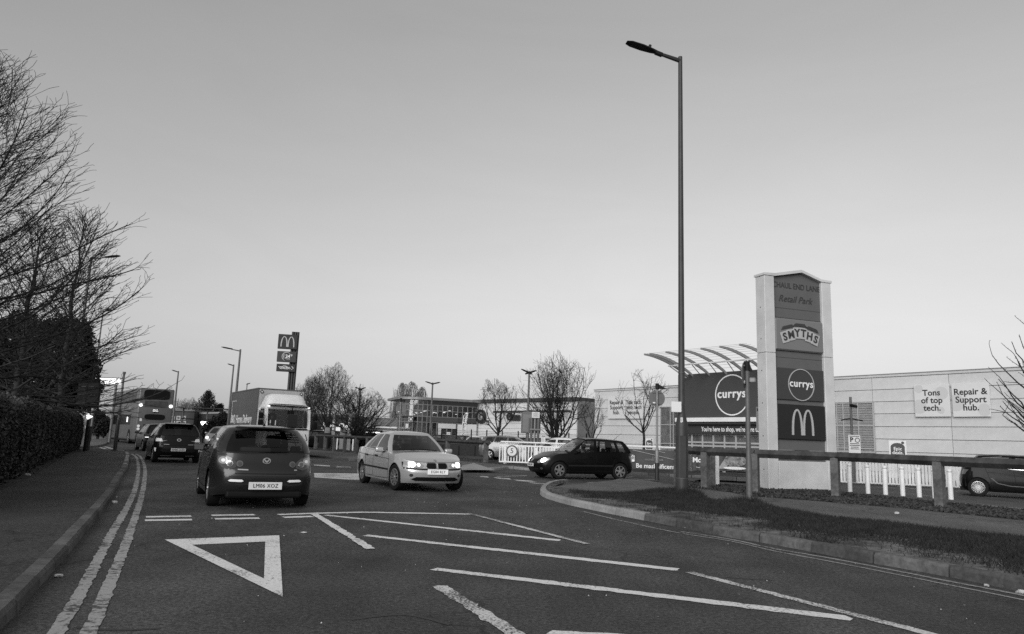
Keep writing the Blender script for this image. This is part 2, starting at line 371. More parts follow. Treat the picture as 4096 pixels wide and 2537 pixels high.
# left footway
KL = smoothline(PG([(-330, 2800), (0, 2526), (172, 2338), (291, 2198), (364, 2109), (416, 2041), (455, 1984), (484, 1922), (507, 1880), (518, 1836), (514, 1819), (490, 1810), (420, 1805), (330, 1803), (250, 1801)]), 4)
HB = PG([(250, 1803), (333, 1807), (224, 1859), (130, 1922), (0, 1984), (-250, 2110), (-600, 2300)])
KLi = offs(KL, 0.148)
footway = sheet('footway', [(p.x, p.y) for p in KLi] + [(p.x, p.y) for p in HB[1:]], KH - 0.006, 'footway', kind='structure')
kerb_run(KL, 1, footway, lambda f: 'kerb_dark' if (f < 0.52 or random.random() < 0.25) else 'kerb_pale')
soilL = sheet('flower_bed', [(p.x, p.y) for p in HB[1:]] + [(-30, 3), (-60, 30), (-45, 52), (HB[1].x - 3, HB[1].y + 0.5)], KH - 0.012, 'soil', kind='structure')
# corner footway on the far side of the side street
far_px = [(200, 1793), (344, 1793), (400, 1787), (425, 1780), (434, 1770), (430, 1760), (415, 1752), (200, 1745)]
FL = smoothline(PG(far_px[:6]), 3)
farfw = sheet('corner_footway', [(p.x, p.y) for p in offs(FL, 0.148)] + [(p.x, p.y) for p in PG(far_px[6:])], KH - 0.006, 'path', kind='structure')
kerb_run(FL, 1, farfw, lambda f: 'kerb_dark')

BU = PG([(2700, 1925), (2830, 1935), (3040, 1950), (3337, 1969), (3741, 2008), (4096, 2044), (4500, 2085)], KH)
LOWX = [(60, 18), (66, 62), (20, 62), (14, 44)]
road = sheet('road', [(-90, -30), (90, -30), (90, 18), (60, 18)] + [(p.x, p.y) for p in BU[::-1]] + [(14, 44), (20, 62), (66, 62), (90, 62), (90, 130), (-90, 130)], 0.0, 'asphalt', kind='structure')
# right island: kerb, grass, path, bark strip
KR = smoothline(PG([(2252, 1934), (2198, 1942), (2166, 1959), (2160, 1977), (2182, 1993), (2264, 2018), (2346, 2036), (2436, 2055), (2538, 2075), (2755, 2118), (2919, 2151), (3087, 2178), (3287, 2217), (3530, 2261), (3817, 2313), (4096, 2371), (4500, 2465)]), 4)
grass_px = [(2215, 1946), (2342, 1968), (2493, 1972), (2653, 1962), (2740, 1962), (2796, 1979), (2858, 2006), (3013, 2010), (3112, 2032), (3314, 2066), (3561, 2090), (3808, 2120), (4096, 2149), (4500, 2200)]
GE = PG(grass_px, KH)
KRi = offs(KR, 0.148)
verge = sheet('grass_verge', [(p.x, p.y) for p in KRi] + [(p.x, p.y) for p in GE[::-1]], KH - 0.004, 'dry_soil', kind='structure')
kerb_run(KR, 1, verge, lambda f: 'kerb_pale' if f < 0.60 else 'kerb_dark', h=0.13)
BK = PG([(2500, 1916), (2620, 1928), (2739, 1948), (2919, 1969), (3000, 1985), (3314, 2008), (3629, 2035), (4096, 2082), (4500, 2130)], KH)
rpath = sheet('footpath', [(p.x, p.y) for p in GE] + [(p.x, p.y) for p in BK[::-1]], KH - 0.002, 'path', kind='structure')
barkbed = sheet('bark_bed', [(p.x, p.y) for p in BK[2:]] + [(p.x, p.y) for p in BU[::-1]], KH + 0.0, 'soil', kind='structure')
pathramp = sheet('footpath_ramp', [(p.x, p.y) for p in PG([(2252, 1934), (2346, 1936), (2530, 1912), (2616, 1926)], 0.05)] + [(p.x, p.y) for p in PG([(2493, 1972), (2342, 1968), (2215, 1946)], 0.05)], 0.05, 'asphalt_pale', kind='structure')
# middle verge in front of the timber rail
MV = smoothline(PG([(1180, 1822), (1249, 1829), (1448, 1848), (1700, 1872), (1850, 1881), (1981, 1882), (2040, 1876), (2105, 1882), (2170, 1884)]), 4)
MVb = PG([(1190, 1788), (1300, 1795), (1470, 1808), (1800, 1826), (2000, 1845), (2170, 1858)], KH)
MVm = PG([(1190, 1795), (1300, 1803), (1470, 1815), (1800, 1840), (2000, 1858), (2170, 1870)], KH)
mfoot = sheet('middle_footway', [(p.x, p.y) for p in offs(MV, 0.148)] + [(p.x, p.y) for p in MVm[::-1]], KH - 0.006, 'path', kind='structure')
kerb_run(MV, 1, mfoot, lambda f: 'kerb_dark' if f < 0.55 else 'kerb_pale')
msoil = sheet('planting_strip', [(p.x, p.y) for p in MVm] + [(p.x, p.y) for p in MVb[::-1]], KH - 0.004, 'soil', kind='structure')
ramp = sheet('paved_ramp', [(p.x, p.y) for p in PG([(1840, 1880), (1850, 1862), (1897, 1853), (1981, 1881)], KH)], KH + 0.004, 'kerb_pale', kind='structure')
# planter kerb below the banners and the paved shop front
PKl = smoothline(PG([(2300, 1873), (2400, 1882), (2520, 1897), (2700, 1908), (2900, 1917), (3040, 1924)]), 3)
planter = sheet('planter_bed', [(p.x, p.y) for p in offs(PKl, 0.148)] + [(p.x + 1.5, p.y + 6) for p in PKl[::-1]], KH, 'soil', kind='structure')
kerb_run(PKl, 1, planter, lambda f: 'kerb_dark')
# pale car park surfaces
carpark = sheet('car_park', [(p.x, p.y) for p in BU] + LOWX, -0.13, 'asphalt_pale', kind='structure')
edging = sheet('car_park_edging', [(p.x, p.y) for p in offs(BU, -.02)] + [(p.x, p.y) for p in offs(BU, .10)[::-1]], -0.02, 'kerb_dark', kind='structure')

# ---------------------------------------------------------------- painted markings
markings = []
def ragged(pts, j=.008, st=.07):
    rr = random.Random(len(pts) * 31 + int(pts[0][0] * 100)); out = []
    for a, b in zip(pts, list(pts[1:]) + [pts[0]]):
        L = math.hypot(b[0] - a[0], b[1] - a[1]); n = min(160, max(1, int(L / st))); nx, ny = -(b[1] - a[1]) / max(L, 1e-6), (b[0] - a[0]) / max(L, 1e-6)
        for k in range(n):
            f = k / n; w = rr.gauss(0, j) if k else 0; out.append((a[0] + (b[0] - a[0]) * f + nx * w, a[1] + (b[1] - a[1]) * f + ny * w))
    return out
def strip(name, px, w, m, h=0.005, sm=0, off=0.0):
    pts = PG(px)
    if sm: pts = smoothline(pts, sm)
    a, b = offs(pts, off + w / 2), offs(pts, off - w / 2)
    o = sheet(name, ragged([(p.x, p.y) for p in a] + [(p.x, p.y) for p in b[::-1]], min(.008, w * .07)), h, m, kind='structure'); markings.append(o); return o
def patch_px(name, px, m, h=0.005):
    o = sheet(name, ragged([(p.x, p.y) for p in PG(px)]), h, m, kind='structure'); markings.append(o); return o
YL = [(50, 2800), (187, 2537), (260, 2427), (338, 2297), (432, 2130), (494, 2031), (531, 1953), (546, 1885), (546, 1854), (539, 1828), (520, 1816)]
YR = [(120, 2860), (317, 2537), (385, 2395), (448, 2260), (500, 2135), (536, 2041), (562, 1958), (573, 1890), (570, 1859), (557, 1828), (539, 1817)]
strip('yellow_line', YL, 0.10, 'paint_yellow', sm=4, off=-0.05)
strip('yellow_line', YR, 0.10, 'paint_yellow', sm=4, off=-0.05)
for a in ([(582, 2069), (764, 2066)], [(579, 2083), (769, 2080)], [(848, 2063), (1020, 2060)], [(858, 2077), (1038, 2074)], [(1133, 2071), (1250, 2067)]):
    strip('give_way_dash', a, 0.19, 'paint_white')
strip('give_way_line', [(1114, 2060), (1245, 2055), (1452, 2050), (1894, 2058)], 0.17, 'paint_white')
strip('hatch_border', [(1888, 2059), (2348, 2178)], 0.10, 'paint_worn', h=0.009)
strip('hatch_border', [(2757, 2290), (3714, 2537), (4000, 2611)], 0.12, 'paint_worn')
patch_px('hatch_border', [(1240, 2056), (1268, 2056), (1502, 2197), (1465, 2199)], 'paint_white', h=0.009)
patch_px('hatch_border', [(1730, 2348), (1752, 2344), (1790, 2345), (2230, 2620), (2150, 2620)], 'paint_worn')
patch_px('hatch_line', [(1293, 2063), (1310, 2060), (2243, 2160), (2236, 2166)], 'paint_white')
patch_px('hatch_line', [(1449, 2145), (1470, 2140), (2720, 2276), (2712, 2284), (2690, 2284)], 'paint_white')
patch_px('hatch_line', [(1718, 2281), (1750, 2273), (3380, 2464), (3413, 2478), (3400, 2485)], 'paint_white')
patch_px('hatch_line', [(2185, 2538), (2210, 2524), (2500, 2540), (3600, 2700), (3560, 2720)], 'paint_white')
tri = bmesh.new()
o3, i3 = PG([(658, 2160), (1117, 2143), (1131, 2390)]), PG([(768, 2181), (1061, 2168), (1056, 2317)])
ov = [tri.verts.new((p.x, p.y, gz(p.y) + 0.005)) for p in o3]; iv = [tri.verts.new((p.x, p.y, gz(p.y) + 0.005)) for p in i3]
for k in range(3): tri.faces.new((ov[k], ov[(k + 1) % 3], iv[(k + 1) % 3], iv[k]))
bmesh.ops.recalc_face_normals(tri, faces=tri.faces)
for f in tri.faces:
    if f.normal.z < 0: f.normal_flip()
me = bpy.data.meshes.new('give_way_triangle'); tri.to_mesh(me); tri.free(); o = link('give_way_triangle', me, 'paint_white'); o['kind'] = 'structure'; markings.append(o)
patch_px('road_stud', [(1199, 2131), (1215, 2128), (1231, 2131), (1215, 2134)], 'paint_white')
YK = [(2333, 2047), (2428, 2071), (2510, 2090), (2714, 2133), (2919, 2165), (3100, 2206), (3314, 2246), (3539, 2290), (3808, 2344), (4096, 2402), (4400, 2470)]
strip('yellow_line', YK, 0.055, 'paint_thin', sm=3)
strip('yellow_line', [(2723, 2128), (2919, 2158), (3100, 2197), (3314, 2233), (3539, 2276), (3808, 2329), (4096, 2384), (4400, 2450)], 0.075, 'paint_thin', sm=3)
patch_px('worn_marking', [(1255, 1893), (1450, 1895), (1456, 1923), (1258, 1911)], 'paint_worn')
for q in ([(1255, 1859), (1319, 1863), (1320, 1867), (1256, 1863)], [(1345, 1866), (1405, 1868), (1405, 1871), (1345, 1870)], [(1433, 1870), (1460, 1871), (1460, 1874), (1433, 1873)],
          [(1919, 1905), (1952, 1907), (1956, 1911), (1921, 1909)], [(1974, 1910), (2036, 1914), (2048, 1919), (1990, 1916)],
          [(2050, 1919), (2125, 1924), (2150, 1929), (2070, 1925)], [(2112, 1930), (2178, 1934), (2198, 1939), (2140, 1936)], [(2160, 1942), (2215, 1944), (2240, 1949), (2185, 1948)],
          [(790, 1803), (850, 1812), (850, 1815), (790, 1806)], [(395, 1791), (405, 1790), (447, 1801), (437, 1803)], [(415, 1788), (424, 1787), (470, 1800), (460, 1801)]):
    patch_px('lane_dash', q, 'paint_worn')
for a in ([(1560, 1952), (1760, 1958), (1900, 1966), (2060, 1985), (2130, 1990)], [(1850, 1945), (1960, 1952), (2080, 1968), (2150, 1972)], [(2090, 2010), (2105, 1990), (2140, 1975), (2158, 1972)], [(1400, 2480), (1620, 2460), (1800, 2500)], [(2900, 2310), (3010, 2318), (3090, 2322)], [(300, 2510), (470, 2522), (640, 2515)]):
    strip('tar_seam', a, .045, 'seam', h=0.003, sm=4)
strip('edge_line', [(1985, 1908), (2105, 1903)], 0.12, 'paint_worn')
strip('edge_line', [(2346, 1938), (2620, 1924)], 0.10, 'paint_thin', h=0.056)
strip('edge_line', [(2440, 1932), (2530, 1913)], 0.10, 'paint_thin', h=0.06)
for a in ([(3700, 1985), (4300, 2035)], [(3780, 2000), (4300, 2050)], [(3640, 1962), (3760, 1975)], [(3560, 1930), (3660, 1945)], [(3780, 2016), (4200, 2060)]):
    strip('bay_line', a, 0.07, 'paint_worn', h=-0.122)

# ---------------------------------------------------------------- stuff on the ground
def inpoly(x, y, poly):
    ins = np.zeros(len(x), bool); n = len(poly)
    for i in range(n):
        x1, y1 = poly[i][0], poly[i][1]; x2, y2 = poly[(i + 1) % n][0], poly[(i + 1) % n][1]
        c = ((y1 > y) != (y2 > y)) & (x < (x2 - x1) * (y - y1) / (y2 - y1 + 1e-12) + x1); ins ^= c
    return ins
rng = np.random.default_rng(7)
def GZ(y): return np.where(y < 8, 0, np.where(y < 100, 0.005 * (y - 8), 0.46))
def scatter(poly, n):
    P = np.array([(p[0], p[1]) for p in poly]); lo, hi = P.min(0), P.max(0); xs, ys = [], []
    q = rng.uniform(lo, hi, (n, 2)); k = inpoly(q[:, 0], q[:, 1], P); return q[k]
def blades(name, q, hmin, hmax, w, m, z0, label, dens=None):
    n = len(q); a = rng.uniform(0, 2 * np.pi, n); h = rng.uniform(hmin, hmax, n) * (dens if dens is not None else 1)
    lean = rng.normal(0, 0.45, (n, 2)) * h[:, None]; z = GZ(q[:, 1]) + z0
    dx = np.stack([np.cos(a), np.sin(a)], 1) * w / 2
    v = np.zeros((n, 3, 3)); v[:, 0, :2] = q - dx; v[:, 1, :2] = q + dx; v[:, 2, :2] = q + lean
    v[:, :2, 2] = z[:, None]; v[:, 2, 2] = z + h
    o = link(name, npmesh(name, v.reshape(-1, 3), np.arange(n * 3).reshape(n, 3)), m); return tag(o, label, name.replace('_', ' '), kind='stuff')
vpoly = [(p.x, p.y) for p in KRi] + [(p.x, p.y) for p in GE[::-1]]
q = scatter(vpoly, 260000)
nz = np.sin(q[:, 0] * 1.7 + 1) * np.sin(q[:, 1] * 1.3) + np.sin(q[:, 0] * 4.1) * np.sin(q[:, 1] * 3.3 + 2) * .6
# bare trodden soil next to the kerb, thick turf by the path
kd = np.min(np.stack([(q[:, 0] - p.x) ** 2 + (q[:, 1] - p.y) ** 2 for p in KRi[::2]], 0), 0) ** .5
lampB = G(2728, 1978, KH); campB = G(2998, 2012, KH)
ld = np.minimum(np.hypot(q[:, 0] - lampB.x, q[:, 1] - lampB.y), np.hypot(q[:, 0] - campB.x, q[:, 1] - campB.y) + .25)
keep = rng.random(len(q)) < np.clip((kd - .6 + nz * .55) * 1.1, .03, 1)
q, ld, kd = q[keep], ld[keep], kd[keep]
blades('grass', q, .03, .085, .014, 'grass', KH - 0.01, 'short dark grass of the kerbside verge', dens=1 + 2.2 * np.exp(-(ld / .8) ** 2))
bpoly = [(p.x, p.y) for p in BK[2:]] + [(p.x, p.y) for p in BU[::-1]]
def chips(name, q, s, m, z0, label):
    n = len(q); c = np.concatenate([q, (GZ(q[:, 1]) + z0 + rng.uniform(0, .035, n))[:, None]], 1)
    u = rng.normal(0, 1, (n, 3)); u[:, 2] *= .5; u /= np.linalg.norm(u, axis=1)[:, None]; w = np.cross(u, rng.normal(0, 1, (n, 3))); w /= np.linalg.norm(w, axis=1)[:, None]
    L = (rng.uniform(.4, 1, n) * s)[:, None]; v = np.stack([c - u * L - w * L * .4, c + u * L - w * L * .4, c + u * L * .8 + w * L * .4, c - u * L * .7 + w * L * .45], 1)
    o = link(name, npmesh(name, v.reshape(-1, 3), np.arange(n * 4).reshape(n, 4)), m); return tag(o, label, name.replace('_', ' '), kind='stuff')
chips('bark_chippings', scatter(bpoly, 26000), .055, 'bark_chip', KH + .005, 'dark bark chippings along the timber rail fence')
chips('leaf_litter', scatter([(p.x, p.y) for p in HB[1:]] + [(p.x - .9, p.y + .6) for p in HB[:0:-1]], 9000), .04, 'bark_chip', KH, 'dead leaves along the foot of the hedge')
chips('verge_debris', scatter([(p.x, p.y) for p in MVm] + [(p.x, p.y) for p in MVb[::-1]], 12000), .05, 'bark_chip', KH, 'rough litter under the far timber rail')
# small bright grit on the carriageway
gq = np.stack([rng.uniform(-5, 6, 420), rng.uniform(4.2, 22, 420)], 1); gq = gq[~inpoly(gq[:, 0], gq[:, 1], np.array(vpoly))]; gq = gq[gq[:, 0] > -0.42 * gq[:, 1] - .6]
chips('road_grit', gq, .008, 'sign_white', .004, 'pale grit and scraps scattered over the asphalt')
mat('paper', 0.5, 0.8)
def scrap(px, s, label, h=0.0, seed=1):
    p = G(*px, h); rnd = random.Random(seed); bm = bmesh.new(); bmesh.ops.create_icosphere(bm, subdivisions=2, radius=s)
    for v in bm.verts: v.co *= rnd.uniform(.65, 1.2); v.co.z = max(v.co.z * .55, -s * .3)
    me = bpy.data.meshes.new('paper_scrap'); bm.to_mesh(me); bm.free()
    o = link('paper_scrap', me, 'paper'); o.location = (p.x, p.y, p.z + s * .32); tag(o, label, 'litter', 'scraps of litter')
scrap((458, 2014), .055, 'crumpled pale paper lying in the gutter beside the yellow lines', seed=2)
scrap((466, 1990), .02, 'tiny paper scrap just beyond the crumpled paper in the gutter', seed=3)
scrap((233, 2309), .035, 'flattened pale cup lid in the left gutter nearest the camera', seed=4)
scrap((110, 1902), .06, 'white scrap of litter at the foot of the hedge', KH, seed=5)
scrap((3586, 2056), .05, 'white scrap lying on the footpath behind the grass verge', KH, seed=6)
scrap((4085, 2374), .05, 'white scrap against the kerb at the right edge', seed=7)
scrap((3073, 2033), .03, 'white scrap in the grass beside the camera pole', KH, seed=8)
scrap((3947, 2345), .03, 'small white scrap in the right gutter on the yellow lines', seed=9)
# ================================================================= VEHICLES
def lerp(tab, q):
    if q <= tab[0][0]: return tab[0][1]
    for (a, va), (b, vb) in zip(tab, tab[1:]):
        if q <= b:
            f = (q - a) / (b - a); f = f * f * (3 - 2 * f) if False else f
            return va + (vb - va) * f
    return tab[-1][1]
def paint(name, v, metal=0.35, rough=0.32, coat=0.9, spec=0.5):
    return mat(name, v, rough, metal=metal, coat=coat, spec=spec, var=0.03, scale=3)
TYRES = {}
def wheel_meshes(r, w, spokes, style):
    key = (r, w, spokes, style)
    if key in TYRES: return TYRES[key]
    b = MB(); rr = r * 0.66; M = Matrix.Rotation(R(90), 4, 'X')
    b.lathe([(rr, -w * .42), (r * .86, -w * .5), (r * .97, -w * .44), (r, -w * .25), (r, w * .25), (r * .97, w * .44), (r * .86, w * .5), (rr, w * .42), (rr * .97, w * .2), (rr * .97, -w * .2), (rr, -w * .42)], 28, M)
    t = b.build('tyre', 'rubber', smooth=40); tm = t.data; bpy.data.objects.remove(t)
    b = MB()                                         # wheel seen from both sides: rim ring and spokes near each face
    b.lathe([(rr, -w * .44), (rr * .93, -w * .46), (rr * .9, -w * .3), (rr * .9, w * .3), (rr * .93, w * .46), (rr, w * .44)], 28, M)
    for s in (1, -1):
        y = s * w * .40
        for k in range(spokes):
            a = 2 * math.pi * (k + .25) / spokes; wd = rr * style
            b.box((math.cos(a) * rr * .5, y, math.sin(a) * rr * .5), (rr * .88, w * .1, wd), rot=Euler((0, -a, 0)).to_matrix())
        b.cyl((0, y - .02 * s, 0), (0, y + .025 * s, 0), rr * .24, rr * .17, 12)
    t = b.build('rim', 'alloy', smooth=30); rm = t.data; bpy.data.objects.remove(t)
    b = MB(); b.cyl((0, -w * .28, 0), (0, w * .28, 0), rr * .88, n=20)
    t = b.build('brake_disc', 'black'); dm = t.data; bpy.data.objects.remove(t)
    TYRES[key] = (tm, rm, dm); return TYRES[key]
def add_wheel(parent, p, r, w=.2, spokes=7, style=.2, turn=0.0):
    e = sub('wheel', parent, p, (0, 0, turn)); tm, rm, dm = wheel_meshes(r, w, spokes, style)
    link('tyre', tm, None, e); link('rim', rm, None, e); link('brake_disc', dm, None, e); return e

class Body:
    """one car shell: lower body as rings lofted between side profiles, glasshouse lofted from belt to roof"""
    def __init__(s, sp, root, paintm, glass='car_glass'):
        s.sp = sp; s.root = root; s.bv = []; s.bf = []
        L, W = sp['L'], sp['W'] / 2; xr, xf = -L / 2, L / 2; rc, fc = sp.get('rc', 1), sp.get('fc', 1)
        base = [(xr, 0), (xr + .008 * rc, .3), (xr + .04 * rc, .58), (xr + .12 * rc, .8), (xr + .3 * rc, .935), (xr + .62 * rc, .985), (xr + 1.1, 1.0), (0, 1.0), (xf - 1.25, 1.0), (xf - .75 * fc, .975), (xf - .42 * fc, .915), (xf - .2 * fc, .79), (xf - .085 * fc, .55), (xf - .02 * fc, .28), (xf, 0)]
        pts = smoothline([Vector((a, b * W, 0)) for a, b in base], 7)
        ax = sp['axles']; r = sp['arch']; extra = []
        for a in ax:
            for d in (-r - .004, -r + .002, -r * .985, -r * .94, -r * .85, -r * .7, r * .7, r * .85, r * .94, r * .985, r - .002, r + .004): extra.append(a + d)
        side = [p for p in pts]
        def yat(x):
            for a, b in zip(pts, pts[1:]):
                if (a.x <= x <= b.x) and b.x > a.x and a.y > .5 * W: return a.y + (b.y - a.y) * (x - a.x) / (b.x - a.x)
            return W
        for x in extra:
            for i in range(len(side) - 1):
                if side[i].x <= x < side[i + 1].x and side[i].y > .5 * W: side.insert(i + 1, Vector((x, yat(x), 0))); break
        s.out = side; n = len(side); T = [0, .06, .14, .25, .38, .5, .62, .74, .84, .92, .97, 1.0]
        s.W = W
        V = []; F = []
        for sg in (1, -1):
            for p in side:
                arch = None
                if abs(p.y) > .75 * W:
                    for a in ax:
                        if abs(p.x - a) < r: arch = sp['axz'] + math.sqrt(r * r - (p.x - a) ** 2)
                zb0 = lerp(sp['sill'], p.x); zb = arch if arch and arch > zb0 else zb0; zt = lerp(sp['belt'], p.x)
                for t in T:
                    z = zb + (zt - zb) * t
                    wr = max(0, 1 - (p.x - xr) / .62) ** .7 if p.x < xr + .62 else 0
                    wf = max(0, 1 - (xf - p.x) / .8) ** .7 if p.x > xf - .8 else 0
                    x = p.x + (lerp(sp['rear'], z) - xr) * wr + (lerp(sp['front'], z) - xf) * wf
                    fl = 1.0
                    if abs(p.y) > .75 * W:
                        for a in ax:
                            d = math.hypot(p.x - a, z - sp['axz']); fl += .012 * math.exp(-((d - r) / .07) ** 2)
                    y = p.y * lerp(sp['bulge'], z) * fl
                    V.append((x, sg * y, z))
        m = len(T)
        for sgi in range(2):
            o = sgi * n * m
            for i in range(n - 1):
                for k in range(m - 1):
                    F.append((o + i * m + k, o + (i + 1) * m + k, o + (i + 1) * m + k + 1, o + i * m + k + 1))
        # bonnet and boot lid: strips across between the two top edges
        def deck(i0, i1, crown, lip):
            C = 9; idx = {}
            for i in range(i0, i1 + 1):
                a, b = Vector(V[i * m + m - 1]), Vector(V[n * m + i * m + m - 1]); ye = abs(a.y)
                for c in range(C):
                    f = c / (C - 1); q = a.lerp(b, f); g = 1 - (2 * f - 1) ** 2
                    q.z += crown * min(1, ye / W * 1.1) * (g ** .6)
                    if c == 0: idx[i, c] = i * m + m - 1
                    elif c == C - 1: idx[i, c] = n * m + i * m + m - 1
                    else: idx[i, c] = len(V); V.append(tuple(q))
            for i in range(i0, i1):
                for c in range(C - 1): F.append((idx[i, c], idx[i, c + 1], idx[i + 1, c + 1], idx[i + 1, c]))
        ci = next(i for i in range(n) if side[i].x > sp['cowl'] - .12); deck(ci, n - 1, sp['hood'], 0)
        ri = max(i for i in range(n) if side[i].x < sp['deck'] + .1); deck(0, ri, sp.get('boot', .02), 0)
        me = s.mesh('body', V, F, 38); s.body = link('body', me, paintm, root)
        s.bv += V; s.bf += F
        s.glasshouse(paintm, glass)
        s.bvh = BVHTree.FromPolygons([Vector(v) for v in s.bv], s.bf)
        # underside
        b = MB(); b.box((0, 0, .36), (L - .9, sp['W'] - .46, .36)); b.box((0, 0, .25), (L - .5, sp['W'] - .6, .1)); b.box(((ax[0] + ax[1]) / 2, 0, .3), (ax[1] - ax[0] - 2 * r - .02, sp['W'] - .12, .2))
        b.build('underbody', 'black', root)
        for i, a in enumerate(ax):
            for sg in (1, -1): b = MB(); b.box((a, sg * (W - .3), .52), (2 * r + .04, .42, .34)); b.build('wheel_well', 'black', root)
            for sg in (1, -1): add_wheel(root, (a, sg * (W - .115), sp['axz']), sp['tyre'], sp.get('tw', .2), sp.get('spokes', 7), sp.get('style', .2), sp.get('steer', 0.0) if i == 1 else 0)
    def mesh(s, name, V, F, ang):
        me = bpy.data.meshes.new(name); me.from_pydata([tuple(v) for v in V], [], F)
        bm = bmesh.new(); bm.from_mesh(me); bmesh.ops.remove_doubles(bm, verts=bm.verts, dist=.0008); bmesh.ops.recalc_face_normals(bm, faces=bm.faces); bm.to_mesh(me); bm.free()
        me.polygons.foreach_set('use_smooth', [True] * len(me.polygons)); me.set_sharp_from_angle(angle=R(ang)); return me
    def glasshouse(s, paintm, glass):
        sp = s.sp; W = s.W; g = sp['gh']; rw = g['rw']; C = []
        bw = lambda x: W * lerp(g['bw'], x)
        for f in (0, .22, .44, .66, .90): C.append([(g['rb'] + .10 * f * f, f * W * g.get('rbw', .84), lerp(sp['belt'], g['rb']) + g.get('rbz', 0) - .0 * f), (g['rt'] + .05 * f * f, f * rw * .92, lerp(g['roof'], g['rt'])), 'r' if f < .9 else 'p'])
        first = g['cols'][0]
        for f in (.4, .75): 
            a = Vector(C[4][0]).lerp(Vector((first[0], bw(first[0]), lerp(sp['belt'], first[0]))), f); b = Vector(C[4][1]).lerp(Vector((first[1], rw, lerp(g['roof'], first[1]))), f)
            k = math.sin(f * math.pi) * .05; a.y += k; b.y += k * .8; a.x -= k * .6; b.x -= k * .5; C.append([tuple(a), tuple(b), 'p'])
        prev = None
        for i, (xb, xt, kd) in enumerate(g['cols']):
            if prev and prev[2] != 'p':
                for f in (.33, .67):
                    xa, xc = prev[0] + (xb - prev[0]) * f, prev[1] + (xt - prev[1]) * f
                    C.append([(xa, bw(xa), lerp(sp['belt'], xa)), (xc, rw, lerp(g['roof'], xc)), prev[2]])
            C.append([(xb, bw(xb), lerp(sp['belt'], xb)), (xt, rw * (1 - .03 * max(0, (xt - .2))), lerp(g['roof'], xt)), kd]); prev = (xb, xt, kd)
        last = len(C) - 1
        fr = []
        zc = lerp(sp['belt'], sp['cowl']) + sp['hood'] * .55
        for f in (.88, .66, .44, .22, 0): fr.append([(sp['cowl'] - .26 * f ** 2.2, f * W * .9, zc - .05 * f * f), (g['ft'] - .10 * f * f, f * rw * .93, lerp(g['roof'], g['ft'] - .1 * f * f) + .012 * (1 - f * f)), 'w'])
        for f in (.4, .8):
            a = Vector(C[last][0]).lerp(Vector(fr[0][0]), f); b = Vector(C[last][1]).lerp(Vector(fr[0][1]), f); k = math.sin(f * math.pi) * .025; a.y += k; b.y += k; C.append([tuple(a), tuple(b), 'p'])
        C += fr; n = len(C); S = [0, g.get('w0', .07), .3, .5, .7, g.get('w1', .9), 1.0]; m = len(S)
        parts = {'p': ([], [])}; names = {'r': 'rear_window', 'w': 'windscreen'}
        def P(i, k, sg):
            a, b, kd = C[i]; a, b = Vector(a), Vector(b); q = a.lerp(b, S[k]); bl = 4 * S[k] * (1 - S[k])
            q.y += g.get('bulge', .03) * bl * (q.y / W); 
            if i < 6: q.x -= g.get('rbulge', .03) * bl
            if i > n - 8: q.x += .02 * bl; q.z += .012 * bl
            q.y *= sg; return q
        allV, allF = [], []
        for sg in (1, -1):
            for i in range(n - 1):
                kd = C[i][2]
                for k in range(m - 1):
                    quad = [P(i, k, sg), P(i + 1, k, sg), P(i + 1, k + 1, sg), P(i, k + 1, sg)]
                    isg = kd != 'p' and 1 <= k <= m - 3
                    key = 'p' if not isg else (kd if kd in 'rw' else kd + str(sg))
                    V, F = parts.setdefault(key, ([], [])); o = len(V); V += quad; F.append((o, o + 1, o + 2, o + 3)); o = len(allV); allV += quad; allF.append((o, o + 1, o + 2, o + 3))
        V, F = parts['p']; CC = 9
        for i in range(n - 1):
            for c in range(CC - 1):
                quad = []
                for (ii, cc) in ((i, c), (i + 1, c), (i + 1, c + 1), (i, c + 1)):
                    a = P(ii, m - 1, 1); f = cc / (CC - 1); q = Vector((a.x, a.y * (1 - 2 * f), a.z + g.get('crown', .05) * min(1, abs(a.y) / rw) * (1 - (2 * f - 1) ** 2) ** .7)); quad.append(q)
                o = len(V); V += quad; F.append((o, o + 1, o + 2, o + 3)); o = len(allV); allV += quad; allF.append((o, o + 1, o + 2, o + 3))
        for key, (V, F) in parts.items():
            if key == 'p': o = link('roof_and_pillars', s.mesh('roof_and_pillars', V, F, 40), paintm, s.root)
            else:
                nm = names.get(key, 'side_window'); link(nm, s.mesh(nm, V, F, 60), g.get('gm', {}).get(key[0], glass), s.root)
        o = len(s.bv); s.bv += [tuple(v) for v in allV]; s.bf += [tuple(i + o for i in f) for f in allF]
    # ---- pieces laid onto the shell
    def hit(s, a, b, ax):
        if ax == '-x': o, d = Vector((-9, a, b)), Vector((1, 0, 0))
        elif ax == '+x': o, d = Vector((9, a, b)), Vector((-1, 0, 0))
        elif ax == '+y': o, d = Vector((a, 9, b)), Vector((0, -1, 0))
        elif ax == '-y': o, d = Vector((a, -9, b)), Vector((0, 1, 0))
        else: o, d = Vector((a, b, 9)), Vector((0, 0, -1))
        h, nn, i, dist = s.bvh.ray_cast(o, d)
        if h is None: return None, d
        return h, d
